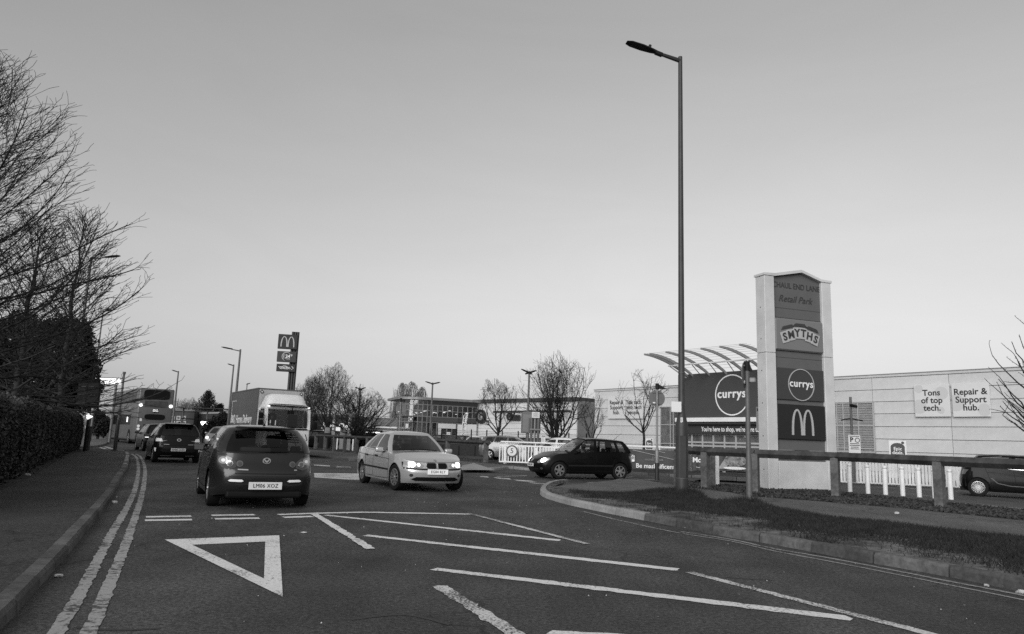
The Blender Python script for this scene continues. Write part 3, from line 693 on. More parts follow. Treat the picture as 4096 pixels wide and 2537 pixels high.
    def piece(s, name, pts, ax, m, off=.008, parent=None, cuts=5, skirt=.03):
        bm = bmesh.new(); f = bm.faces.new([bm.verts.new((a, b, 0)) for a, b in pts])
        if cuts: 
            bmesh.ops.triangulate(bm, faces=bm.faces[:]); bmesh.ops.subdivide_edges(bm, edges=bm.edges[:], cuts=cuts, use_grid_fill=True)
        last = None
        bad = []
        for v in bm.verts:
            h, d = s.hit(v.co.x, v.co.y, ax)
            if h is None: bad.append(v); continue
            v.co = h - d * off; last = d
        if bad: bmesh.ops.delete(bm, geom=bad, context='VERTS')
        if skirt and last is not None:
            es = [e for e in bm.edges if e.is_boundary]; r = bmesh.ops.extrude_edge_only(bm, edges=es)
            for v in [g for g in r['geom'] if isinstance(g, bmesh.types.BMVert)]: v.co += last * skirt
        bmesh.ops.recalc_face_normals(bm, faces=bm.faces)
        me = bpy.data.meshes.new(name); bm.to_mesh(me); bm.free()
        me.polygons.foreach_set('use_smooth', [True] * len(me.polygons)); me.set_sharp_from_angle(angle=R(35))
        return link(name, me, m, parent or s.root)
    def line(s, name, pts, w, ax, m, off=.003, parent=None, closed=False):
        pp = [Vector((a, b, 0)) for a, b in pts]; d = []
        for i in range(len(pp) - 1):
            k = max(1, int((pp[i + 1] - pp[i]).length / .08)); d += [pp[i].lerp(pp[i + 1], j / k) for j in range(k)]
        d.append(pp[-1]); A, B = offs(d, w / 2), offs(d, -w / 2); bm = bmesh.new(); rows = []
        for a, b in zip(A, B):
            ha, dd = s.hit(a.x, a.y, ax); hb, _ = s.hit(b.x, b.y, ax)
            rows.append(None if ha is None or hb is None else (bm.verts.new(ha - dd * off), bm.verts.new(hb - dd * off)))
        for r0, r1 in zip(rows, rows[1:]):
            if r0 and r1: bm.faces.new((r0[0], r0[1], r1[1], r1[0]))
        bmesh.ops.recalc_face_normals(bm, faces=bm.faces)
        me = bpy.data.meshes.new(name); bm.to_mesh(me); bm.free(); return link(name, me, m, parent or s.root)
    def number_plate(s, txt, ax, y, z, m='plate', w=.52, h=.11):
        hx, d = s.hit(y, z, ax); q = sub('number_plate', s.root, hx - d * .02, (0, 0, R(90) if ax == '+x' else R(-90)))
        b = MB(); b.box((0, 0, 0), (w, .02, h), .004); b.build('plate', m, q)
        lettering(txt, .094, 'sign_black', q, (0, -.014, 0), ext=.002, sx=.86, space=1.12); return q
    def mirror(s, x, z, m, y=None):
        for sg in (1, -1):
            h, d = s.hit(x, z, '+y' if sg > 0 else '-y'); yy = (abs(h.y) if h else s.W) + .04
            b = MB(); b.box((x, sg * (yy + .09), z + .05), (.11, .21, .13), .04, seg=3); o = b.build('door_mirror', m, s.root, smooth=50)
            b = MB(); b.box((x + .01, sg * (yy - .02), z), (.07, .1, .04), .01); b.build('mirror_arm', 'trim', o)
            b = MB(); b.box((x - .058, sg * (yy + .09), z + .05), (.008, .17, .1), .003); b.build('mirror_glass', 'mirror_glass', o)
    def interior(s, xs_front, xs_rear, zseat=.32):
        sp = s.sp; w = sp['W']
        b = MB(); b.box((sp['cowl'] - .42, 0, lerp(sp['belt'], sp['cowl']) - .08), (.5, w - .3, .2), .06, seg=2); b.build('dashboard', 'interior', s.root, smooth=40)
        for sg in (1, -1):
            q = sub('front_seat', s.root, (xs_front, sg * .36, zseat))
            b = MB(); b.box((.1, 0, .08), (.5, .5, .16), .05, seg=2); b.build('cushion', 'seat_cloth', q, smooth=40)
            b = MB(); b.box((-.22, 0, .42), (.14, .48, .66), .05, rot=(0, R(-14), 0), seg=2); b.build('backrest', 'seat_cloth', q, smooth=40)
            b = MB(); b.box((-.33, 0, .84), (.1, .27, .2), .045, rot=(0, R(-10), 0), seg=2); b.build('headrest', 'seat_cloth', q, smooth=40)
        q = sub('rear_seat', s.root, (xs_rear, 0, zseat))
        b = MB(); b.box((.1, 0, .06), (.5, w - .5, .16), .05, seg=2); b.build('cushion', 'seat_cloth', q, smooth=40)
        b = MB(); b.box((-.22, 0, .36), (.14, w - .5, .56), .05, rot=(0, R(-16), 0), seg=2); b.build('backrest', 'seat_cloth', q, smooth=40)
        for sg in (1, -1): b = MB(); b.box((-.33, sg * .36, .72), (.09, .26, .16), .04, seg=2); b.build('headrest', 'seat_cloth', q, smooth=40)
        q = sub('steering_wheel', s.root, (sp['cowl'] - .66, -.36, lerp(sp['belt'], sp['cowl']) - .06), (0, R(-65), 0))
        b = MB(); b.tube([(.18 * math.cos(a * math.pi / 10), .18 * math.sin(a * math.pi / 10), 0) for a in range(20)], .015, 6, True); b.box((0, 0, 0), (.34, .05, .02)); b.build('steering_ring', 'interior', q)
    def panel_lines(s, doors, roof_z, sill=.3):
        for sg in ('+y', '-y'):
            for pts in doors: s.line('door_gap', pts, .012, sg, 'black')
def ellipse(cx, cy, rx, ry, n=20, p=2.0):
    o = []
    for k in range(n):
        a = 2 * math.pi * k / n; c, d = math.cos(a), math.sin(a)
        o.append((cx + rx * math.copysign(abs(c) ** (2 / p), c), cy + ry * math.copysign(abs(d) ** (2 / p), d)))
    return o
def mir(pts): return [(-a, b) for a, b in pts][::-1]
def place(root, rear_mid, heading):            # put the middle of the rear axle on a ground point
    pass

def car_root(name, label, p, heading, ax_rear, group=None, cat='car'):
    # p = ground point under the middle of the rear axle; heading = world angle of the nose (radians from +x)
    c = Vector((p[0], p[1], 0)) - Vector((math.cos(heading), math.sin(heading), 0)) * ax_rear
    return thing(name, label, cat, (c.x, c.y, gz(p[1])), heading, group)
def hd(dx, dy): return math.atan2(dy, dx)

# ---------------------------------------------------------------- grey hatchback in front (rear view)
MAZ = dict(L=4.42, W=1.755, axles=(-1.35, 1.29), arch=.355, axz=.31, tyre=.312, tw=.205, spokes=10, style=.12, rc=1.15, fc=1.1,
    sill=[(-2.3, .27), (-1.75, .2), (1.6, .19), (2.2, .22)],
    belt=[(-2.2, .935), (-1.9, .94), (-1.6, .985), (-.6, .955), (.5, .92), (.95, .93), (1.4, .86), (1.9, .73), (2.2, .62)],
    rear=[(.2, -2.08), (.28, -2.15), (.40, -2.2), (.55, -2.215), (.66, -2.20), (.72, -2.15), (.80, -2.11), (1.02, -2.03)],
    front=[(.2, 2.1), (.35, 2.2), (.5, 2.21), (.62, 2.16), (.75, 2.0)],
    bulge=[(.18, .965), (.3, .99), (.5, 1.0), (.66, 1.0), (.8, .985), (.93, .955), (1.03, .93)],
    cowl=1.02, hood=.06, deck=-1.95,
    gh=dict(rb=-2.0, rt=-1.52, ft=.22, rw=.61, rbw=.845, rbz=0.0, rbulge=.06, bulge=.05, crown=.045, w0=.04, w1=.93,
        bw=[(-2, .86), (-1.6, .915), (-1, .935), (.5, .94), (1, .92)],
        roof=[(-1.7, 1.335), (-1.3, 1.375), (-.8, 1.40), (-.3, 1.405), (.05, 1.39), (.25, 1.36)],
        cols=[(-1.62, -1.28, 'p'), (-1.46, -1.16, 'a'), (-1.1, -.92, 'p'), (-1.06, -.88, 'b'), (-.32, -.3, 'p'), (-.22, -.2, 'c'), (.78, .16, 'p')], gm={'r': 'car_glass_dark'}))
paint('paint_mid_grey', 0.013, metal=.0, rough=.28, coat=.45, spec=.4)
mrl, mrr = G(858, 2020), G(1212, 2014); mfl = G(800, 1976)
mh = hd(mfl.x - mrl.x, mfl.y - mrl.y)
mh = math.atan2(.901, -.434)
mz = car_root('hatchback_car', 'dark grey hatchback seen from behind, nearest car, with plate LM06 XOZ', ((mrl.x + mrr.x) / 2 + .02, (mrl.y + mrr.y) / 2 - .25), mh, -1.35)
B = Body(MAZ, mz, 'paint_mid_grey')
B.number_plate('LM06 XOZ', '-x', 0, .40, w=.55, h=.125)
for sg in (1, -1):
    f = (lambda P: P) if sg > 0 else mir
    B.piece('tail_lamp_housing', f([(.50, .70), (.62, .66), (.72, .70), (.80, .80), (.79, .88), (.70, .90), (.58, .86), (.50, .79)]), '-x', 'lens_dark', .010)
    q = B.piece('tail_lamp', f(ellipse(.70, .815, .072, .062)), '-x', 'lens_clear', .022)
    B.piece('lamp_bulb', f(ellipse(.70, .815, .034, .03, 10)), '-x', 'tail_lit', .030, q)
    q = B.piece('reverse_lamp', f(ellipse(.60, .765, .055, .05)), '-x', 'chrome', .022)
    B.piece('lamp_lens', f(ellipse(.60, .765, .040, .036, 12)), '-x', 'lens_red', .030, q)
    q = B.piece('fog_lamp_ring', f(ellipse(.44, .765, .056, .052)), '-x', 'lens_red', .012)
    B.piece('lamp_lens', f(ellipse(.44, .765, .035, .033, 12)), '-x', 'lens_dark', .018, q)
    B.piece('bumper_reflector', f([(.36, .475), (.40, .46), (.58, .465), (.61, .48), (.57, .505), (.39, .5)]), '-x', 'tail_lit', .012)  # reflector is no lamp; a faint glow stands in for its glint
B.line('tailgate_gap', [(.66, .92), (.56, .72), (.50, .60), (-.50, .60), (-.56, .72), (-.66, .92)], .014, '-x', 'black', .002)
B.line('bumper_crease', [(-.75, .555), (.75, .555)], .010, '-x', 'trim', .002)
B.line('bumper_slot', [(-.42, .36), (.42, .36)], .02, '-x', 'black', .002)
B.piece('number_plate_recess', [(-.36, .35), (.36, .35), (.37, .50), (-.37, .50)], '-x', 'paint_mid_grey', .003)
q = B.piece('badge', ellipse(0, .82, .068, .052), '-x', 'chrome', .010); B.piece('badge_field', ellipse(0, .82, .055, .041, 14), '-x', 'paint_mid_grey', .014, q)
B.piece('badge_wings', [(-.05, .84), (-.035, .85), (0, .815), (.035, .85), (.05, .84), (.012, .79), (-.012, .79)], '-x', 'chrome', .020, q, cuts=0, skirt=.01)
B.piece('model_badge', [(.30, .655), (.47, .66), (.47, .68), (.30, .675)], '-x', 'chrome', .006, cuts=1); B.piece('model_badge', [(-.52, .66), (-.47, .66), (-.47, .68), (-.52, .68)], '-x', 'chrome', .006, cuts=1)
b = MB(); b.box((-1.60, 0, 1.385), (.2, 1.02, .03), .012, seg=2); b.build('roof_spoiler', 'paint_mid_grey', mz, smooth=40)
b = MB(); b.tube([(-1.42, 0, 1.43), (-1.50, 0, 1.48), (-1.62, 0, 1.56)], [.012, .006, .003], 6); b.box((-1.40, 0, 1.435), (.1, .04, .03), .01); b.build('roof_aerial', 'black', mz)
b = MB(); b.tube([(-2.02, .1, 1.05), (-2.0, -.2, 1.06), (-1.98, -.42, 1.065)], [.014, .01, .006], 6); b.build('rear_wiper', 'black', mz)
b = MB(); b.box((-2.04, 0, .25), (.25, 1.25, .12), .04, seg=2); b.build('rear_valance', 'black', mz)
B.mirror(.62, .93, 'paint_mid_grey'); B.interior(.05, -.85)
B.panel_lines([[(.9, .9), (.98, .6), (.9, .3), (-.22, .28), (-.3, .92)], [(-.3, .28), (-.98, .32), (-1.02, .6), (-1.15, .96)]], 1.4)
for sg in ('+y', '-y'):
    for x in (-.12, -1.02): B.piece('door_handle', [(x - .1, .80), (x + .1, .80), (x + .1, .83), (x - .1, .83)], sg, 'paint_mid_grey', .03, cuts=1)
b = MB(); b.box((-1.75, .16, 1.0), (.3, .5, .08), .03, seg=2); b.build('parcel_shelf_bag', 'plate', mz, smooth=40)

# ---------------------------------------------------------------- silver saloon coming towards us
BMW = dict(L=4.47, W=1.74, axles=(-1.25, 1.475), arch=.35, axz=.31, tyre=.315, tw=.21, spokes=10, style=.16, steer=R(8), rc=1.0, fc=1.0,
    sill=[(-2.3, .3), (-1.7, .21), (1.8, .19), (2.2, .2)],
    belt=[(-2.24, .96), (-1.7, .985), (-1.2, .965), (-.3, .92), (.6, .90), (.98, .905), (1.5, .86), (2.0, .745), (2.25, .66)],
    rear=[(.2, -2.1), (.35, -2.2), (.55, -2.235), (.66, -2.2), (.9, -2.18), (1.0, -2.12)],
    front=[(.18, 2.12), (.28, 2.2), (.45, 2.235), (.52, 2.225), (.60, 2.17), (.72, 2.12), (.8, 2.05)],
    bulge=[(.18, .96), (.32, .99), (.5, 1.0), (.66, .995), (.8, .98), (.92, .95), (1.0, .93)],
    cowl=.98, hood=.055, deck=-1.35, boot=.03,
    gh=dict(rb=-1.62, rt=-.98, ft=.22, rw=.545, rbw=.80, rbulge=.0, bulge=.045, crown=.04, w0=.06, w1=.9,
        bw=[(-2, .84), (-1.5, .88), (-1, .91), (.5, .92), (1, .90)],
        roof=[(-1.3, 1.30), (-.9, 1.375), (-.4, 1.41), (0, 1.41), (.22, 1.375)],
        cols=[(-1.45, -.86, 'p'), (-1.28, -.78, 'a'), (-.92, -.62, 'p'), (-.9, -.6, 'b'), (-.3, -.28, 'p'), (-.2, -.19, 'c'), (.74, .14, 'p')]))
paint('paint_silver', 0.58, metal=.45, rough=.27, coat=1.0)
bfr, bfl = G(1590, 1970), G(1812, 1968)
bh = math.atan2(-.888, .46)
fm = Vector((-2.02, 19.05, 0))
br = fm - Vector((math.cos(bh), math.sin(bh), 0)) * 2.725
bmw = car_root('saloon_car', 'silver four-door saloon driving towards the camera with headlamps lit and plate EG04 RLY', br, bh, -1.25)
B = Body(BMW, bmw, 'paint_silver')
q = B.number_plate('EG04 RLY', '+x', 0, .475, m='plate_glow', w=.53, h=.125)  # front plate has no lamp; its brightness is a glow in the material
for sg in (1, -1):
    f = (lambda P: P) if sg > 0 else mir
    q = B.piece('headlamp', f([(.33, .62), (.38, .565), (.64, .575), (.77, .64), (.78, .705), (.64, .72), (.43, .70)]), '+x', 'lens_clear', .010)
    B.piece('dipped_beam', f(ellipse(.60, .645, .075, .066, 14)), '+x', 'lamp_lit', .020, q); B.piece('side_light', f(ellipse(.455, .635, .04, .04, 10)), '+x', 'lamp_soft', .020, q)
    k = B.piece('kidney_grille', f([(.015, .565), (.04, .54), (.24, .545), (.285, .59), (.27, .665), (.235, .695), (.04, .695), (.015, .67)]), '+x', 'chrome', .014)
    B.piece('grille_opening', f([(.03, .575), (.05, .555), (.23, .56), (.27, .595), (.257, .655), (.228, .682), (.05, .682), (.03, .665)]), '+x', 'black', .022, k)
    B.piece('fog_lamp', f(ellipse(.62, .385, .042, .038, 12)), '+x', 'lens_dark', .008)
    B.piece('tail_lamp', f([(.45, .66), (.74, .68), (.8, .8), (.45, .82)]), '-x', 'tail_lit', .01)
B.piece('air_intake', [(-.52, .255), (.52, .255), (.62, .29), (.5, .345), (-.5, .345), (-.62, .29)], '+x', 'black', .014)
B.piece('bumper_strip', [(-.84, .535), (-.4, .515), (.4, .515), (.84, .535), (.84, .57), (.4, .55), (-.4, .55), (-.84, .57)], '+x', 'trim', .012)
B.piece('bonnet_badge', ellipse(0, .745, .035, .03, 12), '+x', 'chrome', .012)
for sg in ('+y', '-y'):
    B.piece('rub_strip', [(-1.55, .50), (1.02, .46), (1.02, .50), (-1.55, .54)], sg, 'trim', .012, cuts=3)
    B.line('crease_shade', [(-1.9, .83), (1.05, .735)], .012, sg, 'trim', .003)  # dark strip painted as the shade line of the body crease
    for x in (-.88, .0): B.piece('door_handle', [(x - .1, .78), (x + .1, .775), (x + .1, .81), (x - .1, .815)], sg, 'trim', .03, cuts=1)
B.line('bonnet_gap', [(.86, .80), (.62, .72), (.3, .70), (0, .705), (-.3, .70), (-.62, .72), (-.86, .80)], .008, '+x', 'trim', .002)
B.panel_lines([[(.95, .88), (1.05, .6), (1.0, .26), (-.22, .25), (-.28, .9)], [(-.24, .26), (-.85, .27), (-.93, .6), (-1.05, .93)]], 1.4)
B.mirror(.55, .90, 'paint_silver'); B.interior(-.05, -.85)
b = MB(); b.tube([(.86, .5, .965), (1.0, .1, .99), (1.02, -.35, .985)], .01, 6); b.tube([(.9, -.1, .985), (1.02, -.5, .975), (.95, -.68, .96)], .01, 6); b.build('wipers', 'black', bmw)

# ---------------------------------------------------------------- black hatchback crossing
POL = dict(L=3.92, W=1.65, axles=(-1.27, 1.19), arch=.345, axz=.30, tyre=.305, tw=.195, spokes=6, style=.30, steer=R(6), rc=.9, fc=1.0,
    sill=[(-2, .3), (-1.6, .2), (1.5, .18), (1.95, .2)],
    belt=[(-1.96, .98), (-1.3, .96), (-.4, .935), (.5, .905), (.85, .91), (1.3, .87), (1.7, .75), (1.95, .64)],
    rear=[(.2, -1.86), (.35, -1.94), (.55, -1.96), (.66, -1.93), (.9, -1.9), (1.0, -1.87)],
    front=[(.18, 1.86), (.3, 1.93), (.45, 1.96), (.56, 1.94), (.68, 1.86), (.78, 1.76)],
    bulge=[(.18, .965), (.3, .99), (.5, 1.0), (.66, 1.0), (.8, .985), (.93, .96), (1.0, .945)],
    cowl=.98, hood=.06, deck=-1.8,
    gh=dict(rb=-1.86, rt=-1.56, ft=.1, rw=.56, rbw=.82, rbulge=.03, bulge=.04, crown=.04, w0=.08, w1=.88,
        bw=[(-2, .86), (-1.6, .91), (-1, .93), (.5, .935), (1, .92)],
        roof=[(-1.7, 1.36), (-1.4, 1.405), (-.9, 1.44), (-.3, 1.45), (.0, 1.43), (.15, 1.40)],
        cols=[(-1.72, -1.46, 'p'), (-1.52, -1.34, 'a'), (-1.26, -1.16, 'p'), (-1.12, -1.06, 'b'), (-.32, -.36, 'p'), (-.18, -.26, 'c'), (.60, .06, 'p')]))
paint('paint_black', 0.003, metal=.0, rough=.3, coat=.10, spec=.2)
ph = math.atan2(-.36, -.933)
pf = at(2233, 1905, 26.9); pc = Vector((pf.x, pf.y, 0)) - Vector((math.cos(ph), math.sin(ph), 0)) * 2.46
side = Vector((-math.sin(ph), math.cos(ph), 0))
pc = pc - side * .71
pol = car_root('hatchback_car', 'black hatchback crossing the mouth of the retail park with its headlamp lit', pc, ph, -1.27)
B = Body(POL, pol, 'paint_black')
B.number_plate('KG09 LFW', '+x', 0, .46)
for sg in (1, -1):
    f = (lambda P: P) if sg > 0 else mir
    q = B.piece('headlamp', f([(.38, .56), (.46, .53), (.64, .56), (.74, .66), (.72, .73), (.6, .735), (.46, .66)]), '+x', 'lens_clear', .010)
    B.piece('dipped_beam', f(ellipse(.61, .645, .085, .078, 14)), '+x', 'lamp_lit', .020, q)
    B.piece('tail_lamp', f([(.55, .62), (.74, .64), (.76, .85), (.62, .88)]), '-x', 'lens_red', .01)
    B.piece('fog_lamp', f(ellipse(.58, .345, .05, .04, 12)), '+x', 'lens_dark', .008)
for k in range(3): B.piece('grille_slat', [(-.33, .565 + k * .045), (.33, .565 + k * .045), (.35, .59 + k * .045), (-.35, .59 + k * .045)], '+x', 'trim', .012)
for k in range(2): B.piece('lower_grille', [(-.45, .265 + k * .05), (.45, .265 + k * .05), (.45, .295 + k * .05), (-.45, .295 + k * .05)], '+x', 'trim', .008)
B.piece('badge', ellipse(0, .635, .055, .055, 16), '+x', 'chrome', .022)
for sg in ('+y', '-y'):
    B.piece('rub_strip', [(-.95, .47), (.85, .45), (.85, .50), (-.95, .52)], sg, 'trim', .010, cuts=3)
    for x in (-1.0, -.05): B.piece('door_handle', [(x - .09, .79), (x + .09, .79), (x + .09, .825), (x - .09, .825)], sg, 'paint_black', .03, cuts=1)
B.panel_lines([[(.82, .88), (.85, .6), (.8, .28), (-.24, .27), (-.28, .92)], [(-.26, .28), (-.9, .29), (-.98, .6), (-1.15, .94)]], 1.4)
b = MB(); b.tube([(-1.42, 0, 1.44), (-1.62, 0, 1.60), (-1.76, 0, 1.71)], [.01, .005, .003], 6); b.build('roof_aerial', 'black', pol)
B.mirror(.5, .93, 'paint_black'); B.interior(.0, -.85)

# ---------------------------------------------------------------- black small car queueing (rear view)
YAR = dict(L=3.95, W=1.695, axles=(-1.335, 1.175), arch=.345, axz=.305, tyre=.31, tw=.2, spokes=8, style=.2, rc=1.05, fc=1.0,
    sill=[(-2, .26), (-1.6, .2), (1.5, .18), (1.95, .2)],
    belt=[(-1.98, 1.02), (-1.3, 1.0), (-.4, .96), (.5, .93), (.85, .93), (1.3, .88), (1.7, .76), (1.95, .66)],
    rear=[(.2, -1.86), (.35, -1.93), (.55, -1.97), (.66, -1.95), (.75, -1.92), (1.02, -1.86)],
    front=[(.18, 1.86), (.3, 1.93), (.45, 1.96), (.6, 1.92), (.78, 1.76)],
    bulge=[(.18, .95), (.3, .985), (.5, 1.0), (.66, 1.0), (.8, .985), (.93, .955), (1.02, .935)],
    cowl=.98, hood=.06, deck=-1.8,
    gh=dict(rb=-1.84, rt=-1.56, ft=.1, rw=.575, rbw=.82, rbulge=.04, bulge=.05, crown=.05, w0=.08, w1=.85,
        bw=[(-2, .86), (-1.6, .91), (-1, .93), (.5, .935), (1, .92)],
        roof=[(-1.7, 1.41), (-1.4, 1.45), (-.9, 1.48), (-.3, 1.485), (.0, 1.46), (.15, 1.43)],
        cols=[(-1.7, -1.46, 'p'), (-1.5, -1.32, 'a'), (-1.26, -1.16, 'p'), (-1.12, -1.06, 'b'), (-.32, -.36, 'p'), (-.18, -.26, 'c'), (.60, .06, 'p')], gm={'r': 'car_glass_dark'}))
paint('paint_near_black', 0.005, metal=.0, rough=.3, coat=.15, spec=.25)
yh = math.atan2(.86, -.51)
ya = at(700, 1842, 29.3)
yar = car_root('hatchback_car', 'black small hatchback queueing behind the bus with plate KN65 DZO', (ya.x, ya.y), yh, -1.335)
B = Body(YAR, yar, 'paint_near_black')
B.number_plate('KN65 DZO', '-x', 0, .50)
for sg in (1, -1):
    f = (lambda P: P) if sg > 0 else mir
    B.piece('tail_lamp', f([(.56, .80), (.78, .80), (.80, .93), (.60, .91)]), '-x', 'tail_lit', .012); B.piece('lamp_spear', f([(.40, .845), (.57, .80), (.57, .84)]), '-x', 'lens_clear', .012, cuts=1)
    B.piece('bumper_reflector', f([(.76, .42), (.82, .43), (.82, .56), (.76, .56)]), '-x', 'tail_lit', .012)  # reflector painted with a slight glow, not a light source
    B.piece('model_badge', f([(.33, .685), (.52, .69), (.52, .705), (.33, .70)]), '-x', 'chrome', .006, cuts=1)
B.piece('bumper_insert', [(-.5, .40), (.5, .40), (.62, .46), (.5, .58), (-.5, .58), (-.62, .46)], '-x', 'trim', .006)
B.line('tailgate_gap', [(.62, .90), (.55, .66), (-.55, .66), (-.62, .90)], .014, '-x', 'black', .002)
q = B.piece('badge', ellipse(0, .87, .075, .052), '-x', 'chrome', .010); B.piece('badge_field', ellipse(0, .87, .055, .034, 12), '-x', 'paint_near_black', .014, q)
b = MB(); b.box((-1.63, 0, 1.465), (.2, 1.04, .03), .012, seg=2); b.build('roof_spoiler', 'paint_near_black', yar, smooth=40)
b = MB(); b.box((-1.4, 0, 1.545), (.14, .05, .05), .015); b.build('roof_aerial', 'black', yar)
B.line('bumper_step', [(-.6, .27), (.6, .27)], .03, '-x', 'galvanised_dark', .01)
B.mirror(.55, .95, 'paint_near_black'); B.interior(.0, -.85)

# ---------------------------------------------------------------- dark car ahead of it, mostly hidden
da = at(632, 1803, 42.0)
dk = car_root('hatchback_car', 'dark car tucked between the queueing black hatchback and the bus', (da.x, da.y), math.atan2(.83, -.56), -1.335)
YA2 = dict(YAR); paint('paint_charcoal', .006, metal=.0, rough=.3, coat=.18, spec=.25)
B = Body(YA2, dk, 'paint_charcoal'); B.number_plate('', '-x', 0, .50)
for sg in (1, -1):
    f = (lambda P: P) if sg > 0 else mir
    B.piece('tail_lamp', f([(.56, .74), (.78, .74), (.80, .9), (.60, .87)]), '-x', 'lamp_soft', .012)
B.mirror(.55, .95, 'paint_charcoal'); B.interior(.0, -.85)

# ---------------------------------------------------------------- dark hatchback parked at the right edge
AST = dict(L=4.42, W=1.81, axles=(-1.41, 1.275), arch=.375, axz=.325, tyre=.33, tw=.21, spokes=20, style=.08, rc=1.1, fc=1.0,
    sill=[(-2.3, .3), (-1.7, .22), (1.6, .2), (2.2, .22)],
    belt=[(-2.2, 1.06), (-1.6, 1.06), (-.6, 1.0), (.5, .95), (.95, .95), (1.4, .88), (1.9, .75), (2.2, .65)],
    rear=[(.2, -1.86), (.35, -1.94), (.55, -1.97), (.66, -1.96), (.9, -1.9), (1.06, -1.84)],
    front=[(.2, 2.1), (.35, 2.2), (.5, 2.21), (.62, 2.16), (.75, 2.0)],
    bulge=[(.18, .96), (.3, .985), (.5, 1.0), (.66, 1.0), (.8, .985), (.95, .955), (1.06, .92)],
    cowl=1.05, hood=.06, deck=-1.95,
    gh=dict(rb=-1.84, rt=-1.4, ft=.2, rw=.575, rbw=.8, rbulge=.05, bulge=.05, crown=.05, w0=.05, w1=.88,
        bw=[(-2, .84), (-1.6, .90), (-1, .925), (.5, .935), (1, .92)],
        roof=[(-1.6, 1.40), (-1.2, 1.46), (-.8, 1.485), (-.3, 1.49), (.05, 1.47), (.25, 1.44)],
        cols=[(-1.7, -1.28, 'p'), (-1.55, -1.12, 'a'), (-1.2, -.98, 'p'), (-1.15, -.93, 'b'), (-.32, -.3, 'p'), (-.2, -.2, 'c'), (.78, .16, 'p')]))
aw = at(3914, 1976, 27.6); ah = math.atan2(-.50, .866)
an = Vector((-math.sin(ah), math.cos(ah), 0)) * .79
ast = car_root('hatchback_car', 'dark hatchback with multi-spoke wheel parked behind the timber rail at the right edge', (aw.x + an.x, aw.y + an.y), ah, -1.41); ast.location.z = gz(aw.y) - .13
paint('paint_ink', .004, metal=.0, rough=.3, coat=.06, spec=.15)
B = Body(AST, ast, 'paint_ink')
for sg in ('+y', '-y'):
    B.line('window_chrome', [(.7, .965), (-1.3, 1.075), (-1.62, 1.13), (-1.52, 1.30), (-1.2, 1.40), (-.6, 1.45)], .022, sg, 'chrome', .006)
    for x in (-.98, .0): B.piece('door_handle', [(x - .1, .88), (x + .1, .87), (x + .1, .89), (x - .1, .90)], sg, 'paint_ink', .03, cuts=1)
    B.line('crease_highlight', [(.9, .40), (-.4, .42), (-.8, .5), (-.98, .68)], .03, sg, 'galvanised_dark', .004)  # paler strip painted as the highlight along the body crease
for sg in (1, -1): B.piece('tail_lamp', (lambda P: P if sg > 0 else mir(P))([(.5, .78), (.78, .78), (.82, .95), (.55, .98)]), '-x', 'lens_red', .012)
B.panel_lines([[(.9, .9), (.98, .6), (.9, .3), (-.22, .28), (-.3, .96)], [(-.3, .28), (-.98, .32), (-1.02, .6), (-1.15, 1.02)]], 1.4)
B.mirror(.6, .97, 'paint_ink'); B.interior(.05, -.85)
